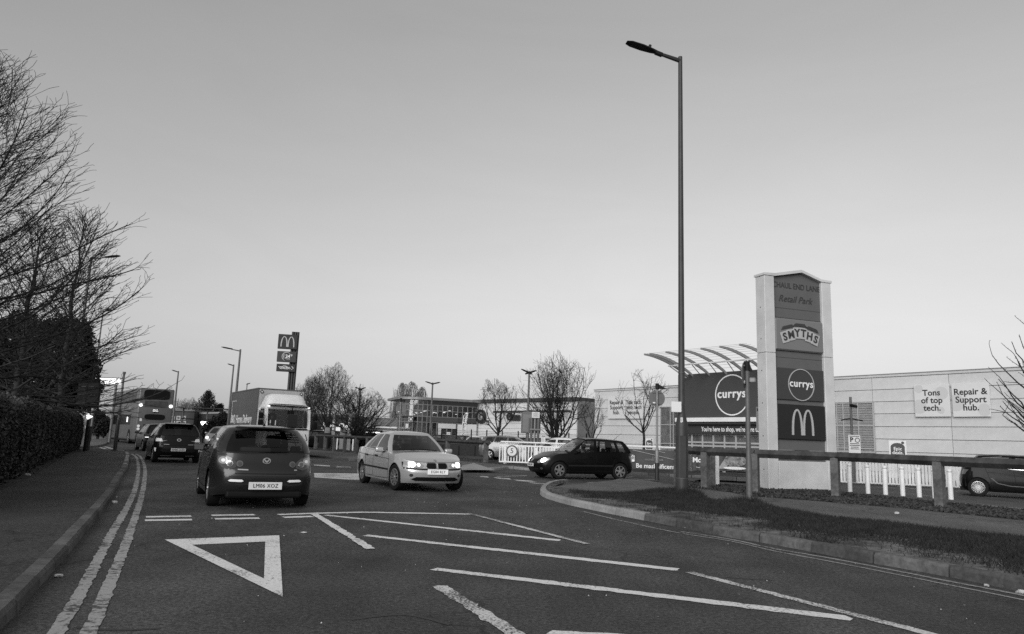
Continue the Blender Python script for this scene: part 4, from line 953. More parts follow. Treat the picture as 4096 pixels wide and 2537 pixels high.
# ---------------------------------------------------------------- people sitting in the vehicles
def seated_person(car, lx, ly, lz, label, cloth, skin='skin', turn=0.0, chin=False, vest=False):
    # one continuous skinned figure, hips at the local point, facing the car's nose
    V = [(0, 0, 0), (-.02, 0, .16), (-.05, 0, .34), (-.07, 0, .46), (-.05, 0, .545), (-.03, 0, .63), (-.02, 0, .72), (-.015, 0, .78), (.075, 0, .675)]
    E = [(0, 1), (1, 2), (2, 3), (3, 4), (4, 5), (5, 6), (6, 7), (5, 8)]
    Rr = [.15, .14, .16, .12, .055, .075, .092, .06, .02]
    for s in (1, -1):
        b = len(V); V += [(-.06, s * .17, .44), (.08, s * .235, .20), (.30, s * .15, .27 if not (chin and s < 0) else .40)]
        if chin and s < 0: V[-1] = (.10, s * .06, .60)
        V += [tuple(Vector(V[-1]) + (Vector((.07, -s * .02, .03)) if not (chin and s < 0) else Vector((.0, .05, .04))))]
        E += [(2, b), (b, b + 1), (b + 1, b + 2), (b + 2, b + 3)]; Rr += [.065, .052, .036, .032]
        b = len(V); V += [(.02, s * .1, 0), (.44, s * .13, .06), (.62, s * .13, -.30), (.76, s * .13, -.32)]; E += [(0, b), (b, b + 1), (b + 1, b + 2), (b + 2, b + 3)]; Rr += [.10, .075, .05, .04]
    me = bpy.data.meshes.new('person'); me.from_pydata(V, E, []); o = bpy.data.objects.new('person', me); COL.objects.link(o)
    md = o.modifiers.new('s', 'SKIN'); o.modifiers.new('u', 'SUBSURF').levels = 1
    for i, sv in enumerate(me.skin_vertices[0].data): sv.radius = (Rr[i], Rr[i]); sv.use_root = (i == 0)
    dg = bpy.context.evaluated_depsgraph_get(); dg.update(); nm = bpy.data.meshes.new_from_object(o.evaluated_get(dg)); bpy.data.objects.remove(o)
    nm.materials.clear()
    for k in (cloth, skin): nm.materials.append(MATS[k])
    for p in nm.polygons:
        c = p.center; hand = c.x > .27 and c.z > .1 or (chin and c.z > .5 and c.y < -.02 and c.x > .03)
        p.material_index = 1 if (c.z > .545 or (hand and c.z < .5 and c.x > .3)) else 0; p.use_smooth = True
    M = Matrix.Translation(car.location) @ Matrix.Rotation(car.rotation_euler.z, 4, 'Z') @ Matrix.Translation((lx, ly, lz)) @ Matrix.Rotation(turn, 4, 'Z')
    o = link('person', nm); o.matrix_world = M; tag(o, label, 'person', 'drivers in their vehicles')
    b = MB(); b.lathe([(.0, .855), (.06, .85), (.098, .80), (.106, .73), (.10, .69)], 14, Matrix.Translation((-.03, 0, 0))); b.build('hair', 'hair', o, smooth=60)
    for s in (1, -1):
        b = MB(); b.box((.066, s * .034, .725), (.012, .022, .010), .003); b.build('eye', 'hair', o)
    if vest:
        for s in (1, -1): b = MB(); b.box((.125, s * .13, .33), (.02, .05, .26), .006); b.build('glowing_band', 'lamp_soft', o)  # bands emit light in place of reflecting it
    return o
seated_person(bmw, -.10, -.36, .52, 'driver in dark clothes behind the windscreen of the silver saloon, hand to chin', 'cloth_dark', chin=True)
seated_person(pol, -.06, -.36, .52, 'driver in dark clothing at the wheel of the black crossing hatchback', 'cloth_dark')

# ---------------------------------------------------------------- double-decker bus (rear and nearside)
mat('bus_paint', .11, .45, var=.05, scale=2, coat=.2); mat('bus_dark', .03, .4); mat('bus_pane', .010, .2, spec=.12); mat('bus_ad', .06, .5, var=.5, scale=2.5)
bhd = math.atan2(.80, -.60); rc = at(606, 1780, 57.0)
bus = thing('double_decker_bus', 'grey double-decker bus seen from behind turning left, lamps lit, rear sign glowing', 'bus', (rc.x, rc.y, gz(rc.y)), bhd)
b = MB(); b.box((5.2, 0, 2.27), (10.4, 2.5, 3.94), .13, seg=3); b.build('bus_body', 'bus_paint', bus, smooth=40)
b = MB(); b.box((5.2, 0, .45), (10.2, 2.4, .5), .05); b.build('chassis', 'black', bus)
b = MB(); b.box((-.01, 0, .52), (.12, 2.44, .44), .06, seg=2); b.build('rear_bumper', 'bus_dark', bus, smooth=40)
def bus_rear(name, y0, y1, z0, z1, m, bev=.05, t=.03, parent=None):
    b = MB(); b.box((-.005, (y0 + y1) / 2, (z0 + z1) / 2), (t, abs(y1 - y0), z1 - z0), min(bev, t * .45)); return b.build(name, m, parent or bus)
b = MB(); b.prism(ellipse(0, 3.76, .92, .36, 24, 5), .03, Matrix.Rotation(R(-90), 4, 'Z') @ XZ); b.build('upper_rear_window', 'bus_pane', bus)
bus_rear('advert_panel', -.82, .82, 2.8, 3.28, 'bus_ad')
b = MB(); b.prism(ellipse(0, 2.07, .72, .21, 24, 4), .03, Matrix.Rotation(R(-90), 4, 'Z') @ XZ); b.build('lower_rear_window', 'bus_pane', bus)
q = bus_rear('destination_display', -.22, .22, 2.38, 2.66, 'sign_black', t=.05); q = q
lettering('Not in\nService', .13, 'lamp_soft', bus, (-.035, 0, 2.56), rot=(R(90), 0, R(-90)), ext=.003, line=.75, name='display_lettering')
bus_rear('engine_grille', -.75, .75, 1.32, 1.5, 'bus_dark')
for k in range(4): bus_rear('grille_bar', -.7, .7, .80 + k * .11, .84 + k * .11, 'bus_dark', t=.04)
for s in (1, -1):
    for z, m in ((2.93, 'lamp_soft'), (1.36, 'tail_lit'), (1.14, 'tail_lit'), (.86, 'lens_red')):
        b = MB(); b.cyl((.02, s * 1.06, z), (-.05, s * 1.06, z), .13 if z > 2 else .10, n=14); b.build('rear_lamp', m, bus)
bus_rear('fleet_notice', .86, 1.02, 1.72, 1.96, 'sign_white', t=.02)
for s in (1, -1):
    for z0, z1, n, x0, x1 in ((3.15, 3.95, 7, .9, 10.0), (1.45, 2.25, 6, 2.2, 9.6)):
        for k in range(n):
            a = x0 + (x1 - x0) * k / n; b = MB(); b.box(((a + a + (x1 - x0) / n) / 2, s * 1.247, (z0 + z1) / 2), ((x1 - x0) / n - .09, .03, z1 - z0), .012); b.build('side_window', 'bus_pane', bus)
    b = MB(); b.box((2.9, s * 1.25, 2.72), (.95, .025, .36), .01); b.build('side_advert', 'sign_grey', bus)
    b = MB(); b.box((6.0, s * 1.25, 2.72), (1.1, .025, .4), .01); b.build('side_advert', 'sign_grey', bus)
    for x in (2.3, 7.6):
        b = MB(); b.cyl((x, s * 1.0, .55), (x, s * 1.256, .55), .56, n=28); b.build('wheel_arch', 'black', bus); add_wheel(bus, (x, s * 1.13, .48), .48, .3, 8, .14)
b = MB(); b.box((3.4, 1.27, 1.85), (.35, .02, .4)); b.build('lit_window', 'lamp_soft', bus)
b = MB(); b.box((.15, 0, 4.2), (.18, 2.3, .1), .04); b.build('roof_lip', 'sign_white', bus)

# ---------------------------------------------------------------- delivery lorry
mat('lorry_white', .85, .4, var=.05, scale=2, coat=.3); mat('lorry_box_side', .10, .55, var=.06, scale=1.5); mat('lorry_box_front', .5, .5, var=.06, scale=2)
lf = at(1142, 1822, 37.6); lh = math.atan2(-.85, .53)
lor = thing('delivery_lorry', 'white-cabbed box lorry with grey side lettered B&Q Home Delivery coming towards us', 'lorry', (lf.x, lf.y, gz(lf.y)), lh)
b = MB(); b.box((-4.75, 0, 2.24), (6.1, 2.42, 2.52), .02); b.build('cargo_box', 'lorry_box_side', lor)
b = MB(); b.box((-1.69, 0, 2.24), (.05, 2.40, 2.50), .01); b.build('box_front_panel', 'lorry_box_front', lor)
b = MB()
for s in (1, -1):
    b.box((-1.68, s * 1.20, 2.24), (.07, .07, 2.56)); b.box((-7.8, s * 1.20, 2.24), (.05, .07, 2.56)); b.box((-4.75, s * 1.205, 3.49), (6.12, .05, .06)); b.box((-4.75, s * 1.205, 1.0), (6.12, .05, .08))
b.box((-1.68, 0, 3.49), (.07, 2.44, .06)); b.build('box_edging', 'galvanised_dark', lor)
for s in (1, -1):
    b = MB(); b.box((-1.64, s * 1.02, 3.32), (.02, .14, .14), rot=Matrix.Rotation(R(45), 3, 'X')); q = b.build('warning_diamond', 'sign_black', lor)
    b = MB(); b.box((-1.625, s * 1.02, 3.32), (.02, .07, .07), rot=Matrix.Rotation(R(45), 3, 'X')); b.build('diamond_mark', 'sign_white', q)
lettering('B&Q', .62, 'letters_white', lor, (-6.98, -1.222, 1.95), rot=(R(90), 0, 0), ext=.004, bold=.015, sx=.9, name='side_lettering')
lettering('Home Delivery', .62, 'letters_white', lor, (-4.35, -1.222, 1.92), rot=(R(90), 0, 0), ext=.004, bold=.012, sx=.95, name='side_lettering')
b = MB(); b.box((-7.0, -1.22, 2.98), (1.1, .012, .03)); b.box((-7.5, -1.22, 2.5), (.03, .012, .95)); b.box((-7.0, -1.22, 1.45), (1.1, .012, .03)); b.build('side_outline', 'letters_white', lor)
b = MB(); b.box((-7.3, -1.22, 1.13), (.5, .012, .22)); b.build('side_notice', 'sign_grey', lor)
b = MB(); b.box((-.86, 0, 1.06), (1.62, 2.30, .92), .10, seg=3); b.build('cab_lower', 'lorry_white', lor, smooth=40)
b = MB(); b.box((-.93, 0, 2.53), (1.5, 2.2, .24), .09, seg=3); b.build('cab_roof', 'lorry_white', lor, smooth=40)
b = MB(); b.box((-1.62, 0, 1.95), (.1, 2.26, 1.1), .02); b.build('cab_back', 'lorry_white', lor)
for s_ in (1, -1):
    b = MB(); b.prism([(-.03, 1.45), (-.17, 1.45), (-.34, 2.48), (-.2, 2.48)], .14, Matrix.Translation((0, s_ * 1.07 + .07, 0)) @ XZ); b.build('cab_pillar', 'lorry_white', lor)
    b = MB(); b.box((-1.42, s_ * 1.13, 1.95), (.36, .06, 1.06), .01); b.build('cab_side', 'lorry_white', lor)
b = MB(); b.box((-.45, 0, 1.5), (.5, 2.0, .12), .03); b.build('dashboard', 'interior', lor)
for s_ in (1, -1): b = MB(); b.box((-1.2, s_ * .55, 1.75), (.16, .5, .9), .05, seg=2); b.build('cab_seat', 'seat_cloth', lor)
b = MB(); b.box((-.82, 0, .55), (1.6, 2.26, .5), .08, seg=2); b.build('cab_bumper', 'lorry_white', lor, smooth=40)
b = MB(); b.box((-4.6, 0, .72), (6.0, 1.0, .4)); b.box((-4.7, 0, .92), (6.1, 2.3, .1)); b.build('chassis', 'black', lor)
def xface(b, pts, x, d): b.prism(pts, d, Matrix.Translation((x, 0, 0)) @ Matrix.Rotation(R(90), 4, 'Z') @ XZ)
b = MB(); xface(b, [(-.98, 1.48), (.98, 1.48), (1.03, 1.7), (.97, 2.42), (-.97, 2.42), (-1.03, 1.7)], -.05, -.03); b.bm.free()
b = MB(); xface(b, [(-.94, 1.58), (.94, 1.58), (.98, 1.7), (.92, 2.36), (-.92, 2.36), (-.98, 1.7)], -.04, -.03); b.build('windscreen', glassmat('lorry_glass', .5, .06), lor)
for s in (1, -1):
    b = MB(); b.prism([(-1.3, 1.62), (-.35, 1.5), (-.2, 1.7), (-.4, 2.34), (-1.3, 2.36)], .02, Matrix.Translation((0, s * 1.155 + (.0 if s < 0 else .02), 0)) @ XZ); b.build('door_window', 'lorry_glass', lor)
    b = MB(); b.box((-.02, s * 1.36, 2.08), (.14, .22, .30), .04, seg=2); q = b.build('door_mirror', 'black', lor, smooth=40)
    b = MB(); b.box((-.02, s * 1.36, 1.66), (.14, .24, .42), .04, seg=2); b.build('lower_mirror', 'black', q, smooth=40)
    b = MB(); b.tube([(-.2, s * 1.15, 2.1), (-.02, s * 1.30, 2.1), (-.02, s * 1.30, 1.3)], .02, 6); b.build('mirror_arm', 'black', q)
    b = MB(); b.box((.0, s * .93, .52), (.06, .30, .2), .025, seg=2); q = b.build('headlamp', 'lens_clear', lor, smooth=40)
    b = MB(); b.cyl((.0, s * .95, .52), (.045, s * .95, .52), .09, n=14); b.build('lamp_bulb', 'lamp_lit', q)
    b = MB(); b.box((-.05, s * 1.0, 2.56), (.06, .12, .06), .02); b.build('marker_lamp', 'lamp_soft', lor)
    b = MB(); b.tube([(-.045, s * .92, 1.22), (-.04, s * 1.02, .95), (-.045, s * .9, .80)], .02, 6); b.build('corner_vane', 'trim', lor)
    for x in (-1.0, -5.9): add_wheel(lor, (x, s * 1.02, .44), .44, .26, 8, .14)
for z_ in (.78, .90, 1.02, 1.14):
    b = MB(); xface(b, [(-.62, z_), (.62, z_), (.61, z_ + .06), (-.61, z_ + .06)], -.045, -.02); b.build('grille_slot', 'trim', lor)
b = MB(); b.box((-.02, 0, 1.46), (.03, 2.0, .07), .01); b.build('scuttle_panel', 'trim', lor)
b = MB(); b.tube([(.0, -.7, 1.5), (.0, -.1, 1.56)], .012, 5); b.tube([(.0, .1, 1.5), (.0, .7, 1.56)], .012, 5); b.build('wipers', 'black', lor)
b = MB(); b.box((.01, 0, .45), (.03, .52, .11)); b.build('number_plate', 'plate', lor)
# roof fairing: lofted bulge
bm = MB(); rows = []
for i in range(9):
    t = i / 8; x = -.35 - 1.15 * t; zt = 2.70 + .52 * math.sin(min(1, t * 2.2) * math.pi / 2); row = []
    for k in range(13):
        f = k / 12 * 2 - 1; row.append(bm.bm.verts.new((x + .10 * (1 - f * f), f * 1.06, 2.60 + (zt - 2.60) * (1 - abs(f) ** 9))))
    rows.append(row)
for A_, B_ in zip(rows, rows[1:]):
    for k in range(12): bm.bm.faces.new((A_[k], A_[k + 1], B_[k + 1], B_[k]))
bm.build('roof_fairing', 'lorry_white', lor, smooth=50)
b = MB(); b.box((-.10, 0, 2.60), (.3, 2.0, .05), .02); b.build('sun_visor', 'trim', lor)
b = MB(); b.tube([(-.12, .1, 2.58), (.18, .1, 2.54), (.2, .1, 2.36)], .03, 6); b.box((.18, .1, 2.28), (.06, .22, .16), .02); b.build('front_mirror', 'black', lor)
seated_person(lor, -.95, -.55, 1.42, 'lorry driver in a dark jacket with glowing reflective bands behind the windscreen', 'cloth_dark', vest=True)

# ---------------------------------------------------------------- other cars, copies with their own paint
def repaint(o, old, new):
    for ch in KIDS(o):
        if ch.type == 'MESH' and ch.data.materials and ch.data.materials[0] == MATS[old]:
            ch.material_slots[0].link = 'OBJECT'; ch.material_slots[0].material = MATS[new]
paint('paint_white', .6, metal=0, rough=.35, coat=.4); paint('paint_pale', .22, metal=.3); paint('paint_estate', .16, metal=.4)
EST = dict(AST); EST.update(L=4.5, spokes=5, style=.3, rc=.8)
EST['gh'] = dict(AST['gh'], rb=-2.12, rt=-1.86, roof=[(-2.0, 1.42), (-1.6, 1.46), (-.8, 1.49), (-.3, 1.49), (.05, 1.47), (.25, 1.44)], cols=[(-1.98, -1.76, 'p'), (-1.8, -1.62, 'a'), (-1.2, -1.1, 'p'), (-1.12, -1.02, 'b'), (-.32, -.3, 'p'), (-.2, -.2, 'c'), (.78, .16, 'p')])
EST['rear'] = [(.2, -2.15), (.35, -2.22), (.55, -2.25), (.7, -2.22), (1.06, -2.17)]; EST['deck'] = -2.1
ew = at(1944, 1832, 48.0)
est = car_root('estate_car', 'silver-grey estate car parked behind the timber rail left of the 5 sign', (ew.x + .4, ew.y + .7), math.atan2(-.25, .97), -1.41)
B = Body(EST, est, 'paint_estate'); B.number_plate('', '-x', 0, .75)
for sg in (1, -1): B.piece('tail_lamp', (lambda P: P if sg > 0 else mir(P))([(.6, .75), (.8, .75), (.8, 1.02), (.66, 1.0)]), '-x', 'lens_clear', .012)
B.mirror(.6, .97, 'paint_estate'); B.interior(.05, -.85)
def parked(px, y, head, pm, label, src=None, dz=0):
    p = at(px, 1800, y); o = copytree(src or est); o.location = (p.x, p.y, gz(p.y) + dz); o.rotation_euler.z = head
    o.name = 'parked_car'; tag(o, label, 'car', 'cars parked behind the mesh fence'); repaint(o, 'paint_estate', pm); return o
PK = [(1760, 62, 'paint_near_black', 'black car parked behind the mesh fence, leftmost of the row before the showroom'), (1842, 63, 'paint_charcoal', 'dark car parked second from the left in the row before the showroom'),
      (1905, 62, 'paint_white', 'white car parked third from the left behind the mesh fence'), (1962, 63, 'paint_near_black', 'black car parked just left of the small bare tree trunk'),
      (2028, 62, 'paint_pale', 'pale car parked just right of the small bare tree trunk'), (2090, 61, 'paint_charcoal', 'dark car parked behind the large grey sign cabinet'),
      (2150, 60, 'paint_near_black', 'black car parked at the right end of the row, beside the big bare tree')]
for i, (px, y, pm, lb) in enumerate(PK): parked(px, y, math.atan2(-.85, -.5 + .1 * (i % 3)), pm, lb)
pw = at(2215, 1800, 43.5); o = copytree(yar); o.name = 'parked_car'; o.location = (pw.x, pw.y, gz(pw.y)); o.rotation_euler.z = math.atan2(.25, -.97); repaint(o, 'paint_near_black', 'paint_white')
tag(o, 'white hatchback parked behind the white railing with the 5 sign', 'car', 'cars parked behind the mesh fence')
for ch in KIDS(o):
    if ch.name.startswith(('number_plate', 'model_badge')): 
        for c2 in KIDS(ch): bpy.data.objects.remove(c2)
        bpy.data.objects.remove(ch)
pd = at(880, 1775, 58.0); o = copytree(est); o.name = 'oncoming_car'; o.location = (pd.x, pd.y, gz(pd.y)); o.rotation_euler.z = math.atan2(-.93, .2); repaint(o, 'paint_estate', 'paint_pale')
tag(o, 'pale car coming out past the dark bush behind the grey hatchback, headlamp lit', 'car')
for s in (1, -1):
    b = MB(); b.cyl((2.05, s * .62, .68), (2.2, s * .62, .68), .11, n=12); b.build('headlamp', 'lamp_soft', o)
pv = at(1490, 1760, 80); o = copytree(est); o.name = 'parked_car'; o.location = (pv.x, pv.y, gz(pv.y)); o.rotation_euler.z = 0.1; repaint(o, 'paint_estate', 'paint_black')
tag(o, 'black car parked in front of the low white building behind the hedge', 'car', 'cars parked behind the mesh fence')
pb = at(1262, 1765, 66); o = copytree(est); o.name = 'parked_car'; o.location = (pb.x, pb.y, gz(pb.y)); o.rotation_euler.z = 2.6; repaint(o, 'paint_estate', 'paint_black')
tag(o, 'black car standing right of the lorry cab behind the timber rail', 'car', 'cars parked behind the mesh fence')

# ---------------------------------------------------------------- white car behind the slatted fence
vw = at(3905, 1940, 35.0)
o = copytree(est); o.name = 'parked_car'; o.location = (vw.x, vw.y, gz(vw.y) - .26); o.rotation_euler.z = math.atan2(-.3, .95); repaint(o, 'paint_estate', 'paint_white')
tag(o, 'white car standing behind the slatted fence beyond the dark hatchback', 'car')
# ================================================================= STREET FURNITURE
def arches(parent, cx, cz, w, h, m, y=-.01, depth=.03, name='golden_arches', lean=0.0):
    # the two tall arches of the M as one ribbon of varying width
    b = MB(); out = []
    for s in (-1, 1):
        pts = []
        for k in range(15):
            t = k / 14
            a = math.pi * t; x = s * (w * .5 - (w * .25) * (1 - math.cos(a))) if False else None
        n = 16; outer, inner = [], []
        for k in range(n + 1):
            a = math.pi * k / n
            xo = s * w * .25 - math.cos(a) * w * .25; zo = math.sin(a) ** .75 * h
            xi = s * w * .25 - math.cos(a) * w * .165; zi = math.sin(a) ** .8 * h * .93
            outer.append((xo, zo)); inner.append((xi, zi))
        for k in range(n):
            q = [outer[k], outer[k + 1], inner[k + 1], inner[k]]
            b.prism([(cx + x, cz - h / 2 + max(z, 0)) for x, z in q], depth, Matrix.Translation((0, y, 0)) @ XZ)
    return b.build(name, m, parent)
def lamp_column(name, label, base, top, arms, mt='steel_column', rb=.09, rt=.05, door=1.6, rdoor=None, group='street lamps', lantern=.6, tilt=8, armr=.03):
    # base on the ground, top above it; arms = list of world offsets (dx, dy, dz) to the lantern end
    o = thing(name, label, 'street lamp', base, 0, group); h = top - base[2]; rdoor = rdoor or rb * 1.25
    b = MB(); b.lathe([(rdoor, 0), (rdoor, door), (rb, door + .35), (rt, h - .0), (rt * 1.0, h), (0.001, h + .02)], 18); b.build('column', mt, o, smooth=35)
    b = MB(); b.box((0, -rdoor * .96, door * .55), (rdoor * .9, .02, door * .6), .005); b.build('column_door', mt, o)
    for a in arms:
        a = Vector(a); d = a.normalized(); L = a.length
        b = MB(); b.cyl((0, 0, h - .12), Vector((0, 0, h - .12)) + d * (L - lantern * .9), armr * 1.4, armr, 8); ar = b.build('bracket_arm', mt, o)
        e = Vector((0, 0, h - .12)) + d * (L - lantern); q = d.to_track_quat('X', 'Z').to_matrix()
        b = MB(); prof = [(0, .05, .05), (lantern * .12, .07, .06), (lantern * .2, .11, .05), (lantern * .5, .15, .055), (lantern * .85, .145, .045), (lantern, .09, .02)]
        rows = []
        for x, wy, wz in prof:
            wy *= min(lantern / .6, 1.0); rows.append([b.bm.verts.new(e + q @ Vector((x, s * wy, z))) for s, z in ((-1, 0), (-.7, wz), (0, wz * 1.3), (.7, wz), (1, 0), (.8, -wz * .4), (-.8, -wz * .4))])
        for A_, B_ in zip(rows, rows[1:]):
            for k in range(7): b.bm.faces.new((A_[k], A_[(k + 1) % 7], B_[(k + 1) % 7], B_[k]))
        b.bm.faces.new(rows[0]); b.bm.faces.new(rows[-1])
        ln = b.build('lantern', 'lantern_dark', o, smooth=40)
        b = MB(); b.box(e + q @ Vector((lantern * .62, 0, -.024)), (lantern * .4, .2 * min(lantern / .6, 1.0), .012), .004, rot=q); b.build('lens_plate', 'trim', ln)
        if lantern > .8:
            b = MB(); b.cyl(e + q @ Vector((lantern * .28, 0, .05)), e + q @ Vector((lantern * .28, 0, .16)), .04, n=10); b.build('photocell', 'trim', ln)
            b = MB(); b.cyl(e + q @ Vector((-.12, 0, -.01)), e + q @ Vector((.08, 0, 0)), .07, n=10); b.build('spigot_clamp', 'lantern_dark', ln)
    return o
# the tall lamp on the verge
lb = lampB; ltop = at(2712, 228, lb.y)
hd_end = at(2506, 170, lb.y - .35)
arm = Vector((hd_end.x - lb.x, hd_end.y - lb.y, hd_end.z - (ltop.z - .12)))
big = lamp_column('street_lamp', 'tall dark street lamp on the grass verge left of the retail park totem', (lb.x, lb.y, lb.z - .02), ltop.z, [arm], rb=.085, rt=.057, door=1.75, rdoor=.16, lantern=.95, armr=.045)
pl = at(2702, 1626, lb.y); b = MB(); b.box((-.17, -.15, pl.z - lb.z), (.26, .02, .27), .006); b.build('notice_plate', 'sign_white', big)
b = MB(); b.box((-.03, -.13, pl.z - lb.z - .33), (.06, .02, .13), .004); q = b.build('number_plate', 'sign_white', big); lettering('1', .12, 'sign_black', big, (-.03, -.143, pl.z - lb.z - .33), ext=.001, name='column_number')
for h in (.42, 3.1): b = MB(); b.cyl((0, 0, h), (0, 0, h + .012), .164 if h < 1.7 else .094, n=18); b.build('column_band', 'galvanised_dark', big)
def lampat(label, pb, pt, y, heads, lantern=.6, rb=.085, mt='galvanised_dark'):
    t = at(pt[0], pt[1], y); p = at(pb[0], pb[1], y); base = (t.x, y, gz(y))
    ar = []
    for hx, hy in heads:
        e = at(hx, hy, y); ar.append((e.x - t.x, .0, e.z - t.z + .12))
    return lamp_column('street_lamp', label, base, t.z, ar, mt, rb=rb, rt=rb * .6, door=1.3, lantern=lantern)
lampat('grey street lamp standing among the bare branches behind the hedge', (300, 1650), (366, 1028), 39, [(480, 1024)], .8, .1)
lampat('thin street lamp behind the evergreen, just left of the glowing sign', (372, 1748), (413, 1242), 62, [(446, 1240)], .7)
lampat('slender street lamp rising just right of the bus', (693, 1700), (714, 1485), 72, [(688, 1481)], .7, .1)
lampat('taller of the two street lamps rising behind the lorry box', (945, 1690), (962, 1398), 52, [(886, 1389)], .8, .1)
lampat('shorter street lamp left of the lorry box', (921, 1692), (935, 1459), 66, [(911, 1456)], .6, .1)
lampat('distant street lamp peeping above the lorry box', (985, 1700), (989, 1534), 92, [(1001, 1533)], .5)
lampat('twin-headed car park lamp in front of the low round-crowned tree', (1434, 1731), (1442, 1553), 66, [(1419, 1549), (1463, 1551)], .7, .1)
lampat('twin-headed car park lamp in front of the glazed showroom', (1721, 1760), (1731, 1531), 58, [(1701, 1527), (1761, 1530)], .7, .09)
lampat('twin-headed car park lamp above the grey sign cabinet, left of the big tree', (2105, 1745), (2117, 1485), 46, [(2084, 1477), (2147, 1483)], .75, .085)
lampat('bare lamp column beside the golden arches pylon', (1170, 1600), (1173, 1518), 85, [], .5, .1)

def post(parent, p0, h, r, m='galvanised', name='post', n=12, rb=None):
    b = MB(); b.lathe([(rb or r, 0), (rb or r, h * .0 + .001), (r, h * .28 if rb else .002), (r, h), (.001, h + .005)] if not rb else [(rb, 0), (rb, h * .30), (r, h * .36), (r, h), (.001, h + .005)], n)
    return b.build(name, m, parent, p0, smooth=35)
def round_sign(label, base, topz, cz, rad, face, group='round road signs seen from behind', two_tone=False, mt='galvanised', rp=.04, rb=.075):
    o = thing('road_sign', label, 'road sign', base, face, group); h = topz - base[2]
    post(o, (0, 0, 0), h, rp, mt, rb=rb)
    if two_tone: b = MB(); b.cyl((0, 0, 0), (0, 0, .62), rb + .004, n=14); b.build('black_base', 'sign_black', o)
    b = MB(); b.cyl((0, .045, cz - base[2]), (0, .06, cz - base[2]), rad, n=36); d = b.build('sign_disc', 'sign_back', o)
    for s in (1, -1):
        b = MB(); b.box((0, .03, cz - base[2] + s * rad * .68), (rad * 1.1, .025, .03)); b.build('clip_rail', 'galvanised_dark', d)
    b = MB(); b.box((-rad * .35, .035, cz - base[2] - rad * .55), (.09, .01, .05)); b.build('maker_label', 'sign_white', d)
    b = MB(); b.cyl((0, 0, h - .02), (0, 0, h + .2), .07, n=12); b.prism([(.05, .17), (.34, .0), (.05, .0)], .1, Matrix.Translation((0, .05, h)) @ XZ); b.build('sign_lamp', 'lantern_dark', o)
    return o
s2 = G(2628, 1921, .05); s2t = at(2634, 1556, s2.y); s2c = at(2636, 1594, s2.y)
round_sign('back of a round road sign on a galvanised post with black base, beside the banners', tuple(s2), s2t.z, s2c.z, .30, 0, two_tone=True)
s1y = 45; s1 = at(1593, 1790, s1y); round_sign('back of a round road sign on a thin post left of the glazed showroom', (s1.x, s1y, gz(s1y)), at(1596, 1606, s1y).z, at(1596, 1636, s1y).z, .31, 0)
s3 = campB; s3t = at(2992, 1480, s3.y); s3c = at(2975, 1500, s3.y)
cp = round_sign('edge-on round road sign and dark sign lamp on the grey post beside the totem', tuple(s3), s3t.z, s3c.z, .30, R(60), mt='galvanised_dark', rp=.055, rb=.07)
b = MB(); b.box((0, -.12, s3c.z - s3.z - .12), (.1, .14, .12), .02); b.build('control_box', 'galvanised', cp)
# left pavement sign post with black base
lp = G(459, 1803, KH); lpt = at(487, 1497, lp.y); o = thing('sign_post', 'dark-footed thin grey post at the end of the left footway before the bus', 'post', tuple(lp)); h = lpt.z - lp.z
b = MB(); b.cyl((0, 0, 0), (0, 0, h), .055, .05, 12); b.build('post', 'galvanised_dark', o); b = MB(); b.lathe([(.22, 0), (.09, .08), (.085, h * .36), (.055, h * .40)], 12); b.build('black_base', 'sign_black', o, smooth=40)
b = MB(); b.cyl((0, 0, h), (0, 0, h + .12), .075, n=12); b.build('post_cap', 'galvanised_dark', o)
# glowing box sign and traffic signal behind the evergreen
gy = 56; a, c = at(372, 1512, gy), at(479, 1538, gy)
o = thing('illuminated_sign', 'brightly glowing white box sign showing between branches above the bus', 'sign', (a.x, gy, gz(gy)))
b = MB(); b.box(((c.x - a.x) / 2, 0, (a.z + c.z) / 2 - gz(gy)), (c.x - a.x, .3, a.z - c.z), .03); b.build('light_box', mat('lit_sign', .9, .4, emit=1.6), o)
b = MB(); b.box(((c.x - a.x) / 2, .02, a.z - gz(gy) + .04), (c.x - a.x + .1, .34, .06)); b.build('box_cap', 'galvanised_dark', o)
for f in (.15, .85): b = MB(); b.cyl(((c.x - a.x) * f, .1, 0), ((c.x - a.x) * f, .1, a.z - gz(gy)), .09, n=10); b.build('sign_leg', 'galvanised_dark', o)
ty = 35; t = at(350, 1700, ty); o = thing('traffic_signal', 'black backs of two traffic signal heads above the end of the hedge', 'traffic signal', (t.x, ty, gz(ty)))
b = MB(); b.cyl((0, 0, 0), (0, 0, 4.2), .06, n=10); b.build('signal_pole', 'black', o)
for px0, px1, py0, py1 in ((318, 348, 1530, 1632), (354, 392, 1530, 1634)):
    a, c = at(px0, py0, ty), at(px1, py1, ty); b = MB(); b.box(((a.x + c.x) / 2 - t.x, 0, (a.z + c.z) / 2 - gz(ty)), (c.x - a.x, .18, a.z - c.z), .03); hd_ = b.build('signal_head', 'black', o)
    for k in range(3): b = MB(); b.box(((a.x + c.x) / 2 - t.x, -.1, a.z - gz(ty) - (a.z - c.z) * (k + .5) / 3), ((c.x - a.x) * .6, .05, .05)); b.build('head_rib', 'trim', hd_)
lt = at(365, 1667, ty); b = MB(); b.cyl((lt.x - t.x - .1, -.1, lt.z - gz(ty)), (lt.x - t.x + .12, -.1, lt.z - gz(ty)), .14, .02, 10); b.build('lit_arrow', 'lamp_soft', o)
